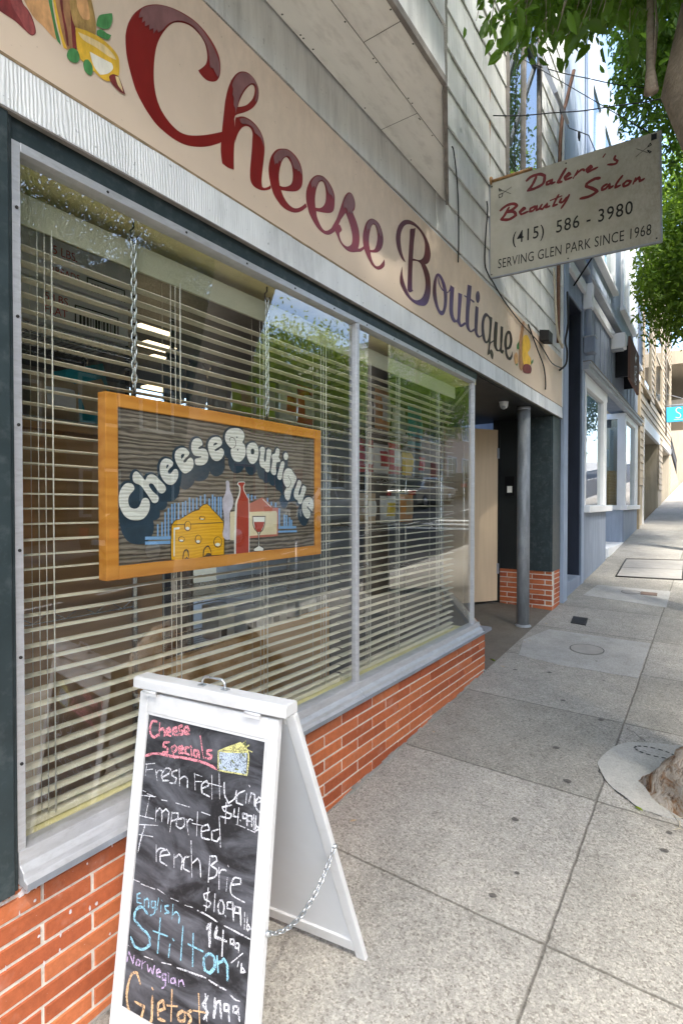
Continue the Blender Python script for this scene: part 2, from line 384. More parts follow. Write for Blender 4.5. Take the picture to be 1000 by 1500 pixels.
# --- salon sign
def salon():
    t = NT('salon_sign_face'); co = t.coord(); x = t.xyz(co); n1 = t.noise(co, 2.4, 7, .7); n2 = t.noise(t.mapv(co, scale=(1, 1, .6)), 42, 5, .75); n3 = t.noise(t.mapv(co, scale=(1, 2, .3)), 14, 4)
    col = t.ramp(n1, [(.3, (.36, .34, .275)), (.55, (.47, .45, .38)), (.75, (.53, .51, .44))])
    d = t.math('MULTIPLY', zramp(t, x[1], -.1, -1.15), t.ramp(n2, [(.38, (0,0,0)), (.7, (1,1,1))])); col = t.mix(t.math('MULTIPLY', d, .8), col, (.17, .14, .09))
    col = t.mix(t.ramp(n3, [(.62, (0,0,0)), (.8, (.3,.3,.3))]), col, (.5, .49, .45))
    return t.fin(col, .6, 0, None, .3)
M['salon'] = salon(); M['salonred'] = simple('salon_red', (.16, .016, .018), .5, var=.3, scale=14); M['rust'] = simple('rusty_pipe', (.30, .17, .07), .8, var=.5, scale=30)
# --- pavement: exposed aggregate, scored joints, gum, stains
def pavement(name, c, speck=.5, joints=True, tint=None):
    t = NT(name); p = t.pos(); x = t.xyz(p)
    n1 = t.noise(p, .9, 5, .6); n2 = t.noise(p, 6, 5, .65); 
    vor = t.n('ShaderNodeTexVoronoi'); t.set(vor, 'Vector', p); t.set(vor, 'Scale', 125); vor.feature = 'F1'; vc = vor.outputs['Color']
    g = t.n('ShaderNodeRGBToBW'); t.set(g, 0, vc)
    v2 = t.n('ShaderNodeTexVoronoi'); t.set(v2, 'Vector', p); t.set(v2, 'Scale', 300)
    g2 = t.n('ShaderNodeRGBToBW'); t.set(g2, 0, v2.outputs['Color'])
    col = t.ramp(n1, [(.3, sc_(c, .86)), (.7, sc_(c, 1.1))])
    col = t.mix(1, col, t.ramp(n2, [(.3, (.86,.86,.85)), (.7, (1.08,1.08,1.07))]), 'MULTIPLY')
    sp = t.ramp(g.outputs[0], [(.16, (.42,.39,.35)), (.30, (.86,.85,.83)), (.62, (1.02,1.02,1.0)), (.78, (1.42,1.40,1.34))])
    sp2 = t.ramp(g2.outputs[0], [(.2, (.55,.52,.49)), (.38, (.96,.96,.95)), (.7, (1.05,1.05,1.04)), (.86, (1.32,1.3,1.26))])
    col = t.mix(speck, col, t.mix(1, col, sp, 'MULTIPLY')); col = t.mix(speck, col, t.mix(1, col, sp2, 'MULTIPLY'))
    h = t.math('MULTIPLY', g2.outputs[0], .25)
    if joints:
        # slabs differ a little in tone
        sx = t.math('FLOOR', t.math('DIVIDE', t.math('SUBTRACT', x[0], .98), 1.02)); sy = t.math('FLOOR', t.math('DIVIDE', t.math('ADD', x[1], 1.11), 1.3))
        wn = t.n('ShaderNodeTexWhiteNoise'); wn.noise_dimensions = '2D'; t.set(wn, 'Vector', t.comb(sx, sy, 0))
        col = t.mix(1, col, t.ramp(wn.outputs['Value'], [(0, (.84,.84,.83)), (1, (1.07,1.07,1.08))]), 'MULTIPLY')
        wob = t.math('MULTIPLY_ADD', t.noise(p, 14, 3), .012, -.006)
        fx = t.math('ABSOLUTE', t.math('SUBTRACT', t.math('PINGPONG', t.math('ADD', t.math('SUBTRACT', x[0], .98), wob), .51), 0.))
        fy = t.math('ABSOLUTE', t.math('ADD', t.math('ADD', x[1], 1.11), wob))
        d = t.math('MINIMUM', fx, fy); ln = t.ramp(d, [(0, (1,1,1)), (.003, (1,1,1)), (.0062, (0,0,0))])
        col = t.mix(t.math('MULTIPLY', ln, .66), col, (.075, .066, .052)); h = t.math('SUBTRACT', h, t.math('MULTIPLY', ln, 2.5))
        # dark along the foot of the wall, and worn pale spots
        n4 = t.noise(p, 3.2, 6, .7); foot = t.math('MULTIPLY', t.ramp(x[1], [(0, (0,0,0)), (1, (1,1,1))]), 1.)
        st = t.ramp(t.noise(p, 1.7, 7, .72, .6), [(.55, (0,0,0)), (.72, (1,1,1))]); col = t.mix(t.math('MULTIPLY', st, .30), col, (.15, .14, .125))
        st2 = t.ramp(t.noise(t.mapv(p, scale=(1, .4, 1), loc=(3, 5, 0)), 4.5, 6, .7), [(.6, (0,0,0)), (.72, (1,1,1))]); col = t.mix(t.math('MULTIPLY', st2, .22), col, (.55, .53, .49))
    return t.fin(col, .85, 0, t.bump(h, .5, .004), .25)
M['pave'] = pavement('exposed_aggregate', (.35, .333, .303), .58)
M['patch'] = pavement('smooth_patch', (.40, .39, .37), .25, False); M['patch2'] = pavement('pale_patch', (.45, .435, .40), .2, False)
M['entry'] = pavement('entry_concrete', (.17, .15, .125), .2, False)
M['concrete'] = pavement('kerb_concrete', (.36, .35, .33), .3, False)
M['asphalt'] = pavement('asphalt', (.065, .065, .068), .6, False)
M['roadpaint'] = simple('road_paint', (.7, .7, .66), .7, var=.2, scale=12)
M['gum'] = simple('old_gum', (.11, .10, .09), .8, var=.3, scale=60); M['iron'] = simple('cast_iron', (.045, .042, .04), .6, .4, var=.3, scale=30); M['cover'] = simple('utility_cover', (.30, .285, .26), .8, var=.15, scale=8, bscale=120, bump=.3); M['rustplate'] = simple('rusty_plate', (.16, .11, .085), .8, var=.3, scale=20)
# --- neighbours
def stucco(name, c, k=.18):
    t = NT(name); co = t.coord(); n1 = t.noise(t.mapv(co, scale=(1, 1, .3)), 3.2, 6, .65); n2 = t.noise(co, 45, 4, .7); n3 = t.noise(t.mapv(co, scale=(2.5, 2.5, .25)), 6, 5, .6)
    col = t.ramp(n1, [(.3, sc_(c, 1-k)), (.7, sc_(c, 1+k))]); col = t.mix(.35, col, t.ramp(n3, [(.35, sc_(c, .75)), (.65, sc_(c, 1.2))]))
    return t.fin(col, .7, 0, t.bump(n2, .25, .006), .3)
M['blue'] = stucco('blue_grey_stucco', (.235, .275, .345), .17); M['bluelight'] = stucco('pale_blue_paint', (.33, .39, .49), .1); M['navy'] = stucco('navy_paint_wall', (.022, .028, .045), .2)
M['trim'] = simple('white_trim', (.74, .75, .76), .5, var=.05); M['trim_grey'] = simple('grey_trim', (.33, .355, .395), .5, var=.12)
def siding(name, c, pitch=.2):
    t = NT(name); co = t.coord(); x = t.xyz(co); n = t.noise(t.mapv(co, scale=(.3, 1, 1)), 8, 4)
    return t.fin(t.ramp(n, [(.3, sc_(c, .9)), (.7, sc_(c, 1.08))]), .6, 0, None, .3)
M['beige'] = siding('beige_siding', (.40, .325, .225)); M['beigeplain'] = stucco('beige_stucco', (.42, .35, .255), .05); M['creamwall'] = stucco('cream_stucco', (.44, .39, .305), .05); M['tealgrey'] = stucco('teal_grey_door', (.12, .14, .18), .1)
M['brownsign'] = simple('brown_sign', (.17, .105, .085), .9, var=.1, spec=.1); M['bluesign'] = simple('sky_blue_sign', (.05, .42, .72), .4, var=.03)
M['darkroom'] = simple('dark_interior', (.05, .055, .06), .9); M['paleroom'] = simple('pale_interior', (.42, .44, .43), .9); M['curtain'] = simple('curtain', (.6, .6, .56), .9, var=.15, scale=2, stretch=(20, 1, 1))
M['plywood'] = simple('plywood', (.64, .49, .33), .6, var=.07, scale=5, stretch=(6, 6, .35), bump=.03)
M['blackmetal'] = simple('black_metal', (.012, .012, .014), .4, .5); M['cable'] = simple('black_cable', (.012, .012, .012), .6); M['copper'] = simple('copper_conduit', (.17, .085, .05), .6, .3, var=.4, scale=30); M['rope'] = simple('tan_hose', (.5, .44, .33), .8)
# --- plants
def leaf(name, c, c2, trans=.35, rough=.42):
    t = NT(name); r = t.attr('rnd'); n = t.noise(t.coord(), 1.3, 3)
    col = t.mix(t.math('MULTIPLY_ADD', n, .5, t.math('MULTIPLY', r, .5)), c, c2)
    t.fin(col, rough, 0, None, .45)
    tl = t.n('ShaderNodeBsdfTranslucent'); t.set(tl, 'Color', t.mix(.5, col, sc_(c2, 1.6)))
    mx = t.n('ShaderNodeMixShader'); t.set(mx, 0, trans); t.t.links.new(t.p.outputs[0], mx.inputs[1]); t.t.links.new(tl.outputs[0], mx.inputs[2]); t.t.links.new(mx.outputs[0], t.out.inputs[0])
    return t.mat
M['ficus'] = leaf('ficus_leaf', (.022, .065, .009), (.165, .30, .03), .5); M['ficus_sun'] = leaf('sunlit_leaf', (.07, .16, .012), (.20, .30, .025), .5); M['limeleaf'] = leaf('lime_leaf', (.16, .26, .014), (.34, .42, .026), .5); M['darkleaf'] = leaf('dark_leaf', (.025, .06, .012), (.07, .12, .03), .35)  # ficus_sun: brighter copy of the ficus leaf, sunlight put into its colour
def bark(name, c, k=.35):
    t = NT(name); co = t.coord(); n1 = t.noise(co, 5, 7, .7, .6); n2 = t.noise(t.mapv(co, scale=(1, 1, 2.2)), 26, 5, .7)
    col = t.ramp(n1, [(.3, sc_(c, 1-k)), (.55, c), (.75, sc_(c, 1+k))]); col = t.mix(.4, col, t.ramp(n2, [(.35, sc_(c, .45)), (.6, sc_(c, 1.25))]))
    return t.fin(col, .85, 0, t.bump(t.math('ADD', n1, n2), .7, .012), .2)
M['bark'] = bark('ficus_bark', (.33, .275, .22), .4)
def root_mat():
    t = NT('root_bark'); co = t.coord(); z = t.xyz(co)[2]; n1 = t.noise(co, 6, 8, .75, 1.); n2 = t.noise(t.mapv(co, scale=(1, 1, .5)), 30, 6, .75, .8); n3 = t.noise(co, 3, 4)
    col = t.ramp(n1, [(.34, (.14, .07, .035)), (.42, (.34, .19, .10)), (.5, (.50, .42, .33)), (.7, (.66, .61, .54))])
    col = t.mix(t.ramp(n2, [(.36, (.85,.85,.85)), (.48, (0,0,0))]), col, (.055, .03, .018))
    return t.fin(col, .9, 0, t.bump(t.math('ADD', n1, t.math('MULTIPLY', n2, .6)), .9, .03), .15)
M['root'] = root_mat()
# --- street across
M['carwhite'] = simple('white_car', (.75, .75, .76), .15, var=.02); M['carsilver'] = simple('silver_car', (.42, .42, .40), .22, .5, var=.02); M['cardark'] = simple('dark_car', (.025, .03, .04), .15, var=.02)
M['tyre'] = simple('tyre', (.012, .012, .012), .8); M['rim'] = simple('rim', (.5, .5, .52), .3, .8); M['taillight'] = simple('taillight', (.55, .015, .015), .2); M['carglass'] = simple('car_glass', (.015, .018, .02), .05); M['chromeplate'] = simple('plate', (.75, .75, .72), .4)
M['house_a'] = stucco('house_grey', (.08, .085, .09), .08); M['house_b'] = stucco('house_pink', (.52, .42, .35), .08); M['house_c'] = stucco('house_cream', (.60, .54, .44), .08); M['house_d'] = stucco('house_slate', (.30, .33, .37), .08); M['rooftile'] = simple('roof', (.09, .075, .07), .8, var=.3, scale=9); M['redtrim'] = simple('red_trim', (.28, .06, .04), .6)
M['polewood'] = bark('pole_wood', (.2, .16, .12), .3)
# ---------------------------------------------------------------- lettering outlines, tenths of a millimetre in each sign's own plane
SIGN_LETTERS = [[[[13550,32770],[13737,32986],[13903,33218],[13987,33478],[13982,33702],[13906,33923],[13742,34080],[13511,34141],[13228,34138],[12951,34039],[12680,33882],[12415,33660],[12181,33343],[11950,32928],[11773,32492],[11687,32102],[11636,31655],[11633,31200],[11680,30858],[11786,30550],[11935,30347],[12137,30192],[12395,30086],[12713,30050],[13096,30155],[13608,30427],[14142,30774],[14701,31175],[14699,30812],[14324,30477],[13959,30216],[13605,30007],[13205,29818],[12819,29696],[12392,29657],[12032,29690],[11732,29750],[11441,29911],[11157,30149],[10927,30430],[10748,30833],[10617,31259],[10566,31657],[10578,32018],[10669,32398],[10852,32808],[11084,33158],[11368,33491],[11707,33783],[12057,34008],[12471,34211],[12953,34375],[13399,34460],[13803,34438],[14159,34326],[14433,34147],[14606,33893],[14648,33547],[14597,33234],[14459,32982],[14273,32818],[14031,32696],[13823,32667],[13665,32701]]],[[[14714,29975],[14646,30357],[14657,30780],[14711,31228],[14793,31833],[14876,32407],[14988,32896],[15134,33304],[15331,33678],[15580,34011],[15859,34235],[16169,34364],[16487,34347],[16702,34186],[16767,33926],[16700,33585],[16510,33246],[16216,32905],[15852,32580],[15408,32200],[15387,31823],[15420,31484],[15354,31019],[15332,30578],[15330,30041],[14999,29963]],[[15559,32640],[15625,32860],[15753,33154],[15907,33449],[16115,33761],[16352,34021],[16486,34031],[16528,33890],[16457,33605],[16324,33357],[16060,33021],[15751,32766]]],[[[15408,32049],[15548,32220],[15750,32374],[16006,32488],[16321,32541],[16642,32503],[16915,32356],[17071,32100],[17109,31740],[17051,31291],[16977,30835],[16920,30389],[16953,30158],[17076,30152],[17302,30306],[17486,30464],[17486,30324],[17302,30183],[17019,30026],[16742,29944],[16418,29938],[16259,30103],[16234,30423],[16288,30932],[16343,31406],[16371,31792],[16383,32058],[16293,32193],[16135,32195],[15953,32103],[15773,31928],[15595,31654],[15469,31368],[15394,31112]]],[[[17561,30348],[17432,30635],[17356,30979],[17398,31382],[17565,31799],[17883,32196],[18262,32442],[18652,32607],[19051,32619],[19402,32488],[19610,32222],[19669,31840],[19609,31473],[19399,31186],[19105,30973],[18647,30764],[18159,30580],[18285,30406],[18534,30233],[18873,30168],[19221,30258],[19577,30503],[19880,30790],[19991,30670],[19637,30342],[19279,30098],[18930,29955],[18533,29889],[18201,29902],[17904,30016],[17692,30165]],[[18067,30732],[18014,31061],[18069,31443],[18206,31834],[18427,32146],[18623,32212],[18849,32093],[18945,31813],[18962,31528],[18875,31230],[18648,30993],[18313,30796]]],[[[20065,30627],[19942,30875],[19912,31240],[20004,31587],[20222,31997],[20506,32328],[20828,32557],[21223,32702],[21628,32683],[21973,32529],[22197,32270],[22219,31914],[22148,31516],[21902,31246],[21423,31027],[20697,30785],[20761,30549],[20956,30320],[21221,30156],[21490,30180],[21833,30410],[22183,30759],[22468,31208],[22832,32070],[22906,31605],[22613,31023],[22254,30503],[21902,30197],[21558,30016],[21154,29970],[20761,30042],[20440,30217],[20189,30415]],[[20633,30927],[20601,31331],[20698,31802],[20893,32207],[21123,32417],[21323,32416],[21457,32163],[21477,31815],[21410,31505],[21222,31242],[20957,31045]]],[[[22024,30628],[22349,31102],[22613,31631],[22881,32206],[23154,32676],[23431,32959],[23712,33053],[23962,32935],[24085,32676],[24035,32378],[23855,32141],[23927,32055],[24217,31786],[24438,31442],[24513,31074],[24476,30699],[24365,30437],[24588,30523],[24927,30775],[25003,30663],[24663,30391],[24291,30230],[23856,30044],[23432,29940],[23017,29973],[22679,30107],[22447,30316],[22251,30499],[21960,30267],[21706,30163]],[[23188,31808],[22814,31340],[22493,30919],[22679,30960],[22847,30821],[22814,30712],[22646,30548],[22679,30335],[22881,30149],[23223,30111],[23501,30220],[23749,30453],[23820,30794],[23713,31142],[23501,31481],[23292,31700]]],[[[24927,30715],[24835,31083],[24888,31508],[25040,31894],[25271,32256],[25662,32568],[26063,32699],[26514,32682],[26850,32441],[27020,32084],[26996,31732],[26810,31361],[26476,31063],[26147,30896],[25626,30718],[25705,30480],[25906,30263],[26149,30164],[26436,30238],[26728,30436],[27152,30891],[27195,30606],[27024,30372],[26561,30088],[26149,30017],[25746,30081],[25351,30306],[25080,30530]],[[25586,30827],[25467,31171],[25506,31597],[25663,32074],[25902,32360],[26145,32400],[26309,32175],[26375,31866],[26294,31455],[26106,31110],[25905,30949]]],[[[29745,31681],[29435,31898],[29215,32228],[29084,32711],[29125,33138],[29341,33556],[29692,33911],[30141,34163],[30693,34332],[31261,34399],[31746,34339],[32143,34193],[32397,33896],[32399,33452],[32250,32996],[31902,32646],[31463,32440],[30749,32262],[30703,32108],[31270,32304],[31756,32329],[32054,32129],[32357,31792],[32512,31355],[32463,30893],[32163,30352],[31669,29977],[31091,29764],[30620,29738],[30250,29835],[29886,30055],[29573,30370],[29351,30751],[29306,31272],[29133,30881],[29022,30513],[29049,30153],[29354,29924],[29798,29691],[30343,29567],[30997,29532],[31671,29606],[32368,29793],[32775,30050],[33084,30461],[33271,30973],[33288,31524],[33181,31987],[32866,32328],[32454,32539],[32761,32672],[33070,32943],[33257,33329],[33255,33646],[33064,34024],[32700,34284],[32192,34478],[31550,34585],[30879,34582],[30231,34454],[29691,34235],[29253,33952],[28866,33562],[28613,33132],[28505,32723],[28557,32380],[28744,32047],[29087,31768],[29436,31650]]],[[[30343,33923],[30694,34111],[31070,34319],[30977,33894],[30838,33323],[30747,32646],[30657,31758],[30615,30890],[30617,30293],[30758,30253],[30295,29997],[29976,30042],[30019,30687],[30062,31333],[30104,31981],[30192,32857],[30281,33399]]],[[[34363,32604],[34867,32685],[35325,32536],[35736,32244],[35975,31841],[36014,31370],[35923,30860],[35690,30406],[35400,30083],[35056,29937],[34716,29934],[34268,30131],[33883,30478],[33633,30860],[33630,31363],[33767,31867],[34035,32327]],[[34475,32433],[34256,32125],[34171,31633],[34207,31181],[34376,30675],[34657,30292],[34997,30228],[35282,30430],[35453,30910],[35449,31481],[35249,31940],[34983,32278],[34699,32416]]],[[[34454,32379],[34500,32021],[34816,31798],[35216,31692],[35975,31769],[36454,32067],[36756,32483],[36572,32447],[36332,32125],[35975,31850],[35388,31795],[34986,31877],[34679,32081],[34610,32409]]],[[[36547,32537],[37254,32580],[37163,31925],[37072,31244],[37076,30756],[37244,30423],[37592,30302],[37830,30534],[37908,31275],[37998,32464],[38763,32569],[38623,31824],[38484,31110],[38402,30527],[38593,30244],[39256,30623],[39558,30563],[38961,30231],[38450,30026],[38089,30107],[37734,30203],[37247,30042],[36768,30126],[36456,30415],[36360,30816],[36421,31531]]],[[[39834,33655],[40689,33823],[40539,33045],[40389,32359],[40238,31734],[40167,31019],[40172,30557],[40487,30280],[41282,30708],[41284,30501],[40646,30217],[40176,30152],[39636,30298],[39435,30701],[39473,31511],[39615,32525]]],[[[39118,32642],[40151,32749],[41260,32830],[41101,32646],[40152,32634],[39238,32549]]],[[[41508,32532],[42170,32599],[42063,31667],[41939,30733],[42025,30456],[42447,30383],[42958,30666],[42873,30461],[42280,30207],[41696,30192],[41316,30510],[41310,31100],[41399,31955]]],[[[43813,32642],[44536,32675],[44721,32633],[45411,32702],[45288,31935],[45109,31251],[44969,30518],[45871,30933],[45873,30804],[44971,30328],[44848,29728],[45218,29974],[45598,29838],[45792,29625],[45606,29198],[45228,29211],[44943,29560],[44249,29214],[44477,29957],[44563,30418],[43932,30151],[43311,30234],[42923,30626],[42814,31147],[42895,31656],[43201,32231]],[[43995,32396],[43555,31962],[43437,31436],[43513,30963],[43749,30466],[44019,30347],[44468,30709],[44698,31460],[44726,32162],[44448,32430]]],[[[46082,32569],[46866,32687],[46737,31867],[46611,30986],[46657,30475],[47017,30330],[47456,30664],[47486,31467],[47592,32589],[48293,32677],[48160,31770],[48026,30934],[48032,30534],[48489,30708],[48492,30506],[47974,30219],[47359,30311],[46760,30139],[46268,30188],[45839,30474],[45773,31101],[45897,31906]]],[[[48804,30849],[48587,31203],[48685,31768],[49103,32350],[49749,32744],[50414,32794],[50871,32457],[50947,31985],[50548,31399],[49994,31095],[49340,30907],[49518,30606],[50005,30371],[50559,30634],[51005,31156],[51013,30666],[50565,30251],[50009,30095],[49351,30123],[48916,30468]],[[49401,31161],[49328,31725],[49537,32257],[49929,32495],[50197,32356],[50249,31883],[49989,31439],[49662,31223]]],[[[42464,33532],[42403,33272],[42232,33043],[41999,32908],[41767,32901],[41597,33023],[41533,33241],[41592,33497],[41758,33724],[41989,33863],[42223,33874],[42398,33753]]]]
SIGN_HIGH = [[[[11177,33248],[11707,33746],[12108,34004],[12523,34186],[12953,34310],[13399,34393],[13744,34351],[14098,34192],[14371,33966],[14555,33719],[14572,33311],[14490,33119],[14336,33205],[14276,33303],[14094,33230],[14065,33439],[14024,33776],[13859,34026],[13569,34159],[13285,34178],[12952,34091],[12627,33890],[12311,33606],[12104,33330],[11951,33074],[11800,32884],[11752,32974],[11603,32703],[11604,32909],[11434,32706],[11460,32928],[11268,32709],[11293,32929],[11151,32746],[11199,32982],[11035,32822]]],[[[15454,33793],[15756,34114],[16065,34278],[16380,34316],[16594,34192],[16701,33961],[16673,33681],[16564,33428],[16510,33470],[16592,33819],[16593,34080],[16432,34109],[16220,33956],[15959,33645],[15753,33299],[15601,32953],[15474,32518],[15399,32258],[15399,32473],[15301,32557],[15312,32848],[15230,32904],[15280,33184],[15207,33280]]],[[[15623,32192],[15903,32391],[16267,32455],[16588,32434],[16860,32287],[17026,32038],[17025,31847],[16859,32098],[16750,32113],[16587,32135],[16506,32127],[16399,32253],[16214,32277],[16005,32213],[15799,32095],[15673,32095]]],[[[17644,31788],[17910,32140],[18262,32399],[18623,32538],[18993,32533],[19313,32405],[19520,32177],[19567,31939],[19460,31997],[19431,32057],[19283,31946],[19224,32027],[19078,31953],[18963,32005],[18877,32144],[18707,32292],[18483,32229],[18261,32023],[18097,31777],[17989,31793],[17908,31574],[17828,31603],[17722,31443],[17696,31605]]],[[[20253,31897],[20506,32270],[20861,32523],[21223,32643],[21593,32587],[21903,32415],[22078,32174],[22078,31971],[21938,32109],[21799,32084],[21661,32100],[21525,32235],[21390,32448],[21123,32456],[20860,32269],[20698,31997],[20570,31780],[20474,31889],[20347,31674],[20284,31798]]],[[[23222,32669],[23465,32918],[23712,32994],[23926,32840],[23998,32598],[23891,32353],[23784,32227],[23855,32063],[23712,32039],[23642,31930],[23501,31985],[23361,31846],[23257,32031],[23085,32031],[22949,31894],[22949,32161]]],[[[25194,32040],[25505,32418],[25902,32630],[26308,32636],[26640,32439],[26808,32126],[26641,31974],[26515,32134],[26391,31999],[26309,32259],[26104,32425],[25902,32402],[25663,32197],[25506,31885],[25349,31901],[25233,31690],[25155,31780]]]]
SIGN_FOOD = [[0,[[6637,30360],[6727,29955],[6822,29940],[7014,29945],[7211,29950],[7412,29902],[7601,29858],[7706,29933],[7753,30073],[7674,30340],[7554,30501],[7418,30576],[7352,30772]]],[1,[[7052,30543],[7148,30269],[7313,30111],[7481,29915],[7618,29878],[7695,29954],[7724,30071],[7656,30291],[7537,30470],[7401,30563],[7285,30721]]],[2,[[7369,30785],[7658,30435],[7940,30352],[8194,30240],[8324,30221],[8288,30417],[8198,30795],[8092,31192],[8056,31311]]],[3,[[8074,31325],[8145,31013],[8234,30637],[8324,30258],[8455,30163],[8419,30324],[8309,30691],[8220,31142],[8204,31424]]],[4,[[8211,31430],[8347,30719],[8457,30351],[8531,30140],[8647,30163],[8571,30318],[8460,30726],[8351,31240],[8316,31510]]],[5,[[8308,31504],[8404,30872],[8534,30404],[8647,30182],[8924,30352],[8907,30857],[8812,31283],[8738,31833]]],[0,[[8410,31582],[8482,31115],[8574,30620],[8629,30283],[8687,30285],[8651,30675],[8539,31157],[8505,31655]]],[0,[[8738,31833],[8752,31125],[8787,30582],[8805,30328],[8924,30352],[8888,30958],[8814,31512],[8785,31869]]],[6,[[8758,31848],[8772,31254],[8889,30977],[9130,31073],[9525,31177],[9548,31508],[9488,31857],[9365,32313]]],[2,[[8936,31985],[8973,31554],[9133,31403],[9339,31553],[9301,31953],[9220,32202]]],[4,[[8896,30944],[8969,31015],[9295,31151],[9717,31233],[10067,31195],[10269,31088],[10327,30923],[10311,30502],[10151,30358],[9971,30081],[9708,30013],[9453,30066],[9123,30121],[9002,30195],[8925,30487]]],[7,[[9332,30573],[9713,30633],[10064,30707],[10108,30574],[9928,30295],[9666,30085],[9454,30224]]],[8,[[8968,30900],[9335,31004],[9803,31093],[10111,31022],[10223,30914],[9976,30850],[9543,30835],[9128,30782]]],[3,[[8619,29967],[8686,30190],[8816,30317],[8963,30322],[9014,30203],[8961,30014],[8841,29903],[8703,29880]]],[3,[[9122,30044],[9164,30207],[9276,30293],[9392,30222],[9424,30047],[9368,29862],[9264,29846],[9162,29896]]],[3,[[9549,31548],[9636,31868],[9897,32120],[10075,32271],[10096,32105],[9983,31740],[9763,31563],[9569,31504]]],[3,[[9568,31365],[9719,31512],[9893,31516],[10048,31565],[9936,31345],[9717,31253],[9567,31226]]],[0,[[9972,30243],[10106,30390],[10288,30446],[10401,30272],[10538,30007],[10330,29981],[10104,30044],[9993,30135]]],[8,[[10174,30373],[10287,30425],[10378,30257],[10446,30044],[10263,30144]]],[4,[[54356,33234],[55166,33744],[56003,33856],[56747,33487],[57007,32920],[56641,32555],[56034,32206],[56282,31985],[57027,31873],[57164,31271],[56545,31035],[54517,30641],[54160,31237],[54098,32163]]],[5,[[53549,33695],[54100,34711],[54791,34969],[54685,34331],[54240,33272],[54030,32147],[54160,31237],[54517,30641],[53954,29918],[53275,29980],[53044,30461],[53137,31539],[53120,32592]]],[2,[[51521,30909],[52155,31313],[52701,31176],[52822,30545],[52175,30080],[51637,30290]]],[0,[[54749,30690],[56299,31052],[57296,30947],[57429,30621],[56809,30216],[54647,29855],[54293,30189]]],[3,[[57160,31481],[58043,31956],[57921,31574],[57291,31227]]],[3,[[52359,32078],[53009,32565],[53022,31777],[52365,31688]]],[3,[[51960,30100],[52605,30367],[52392,30060]]]]
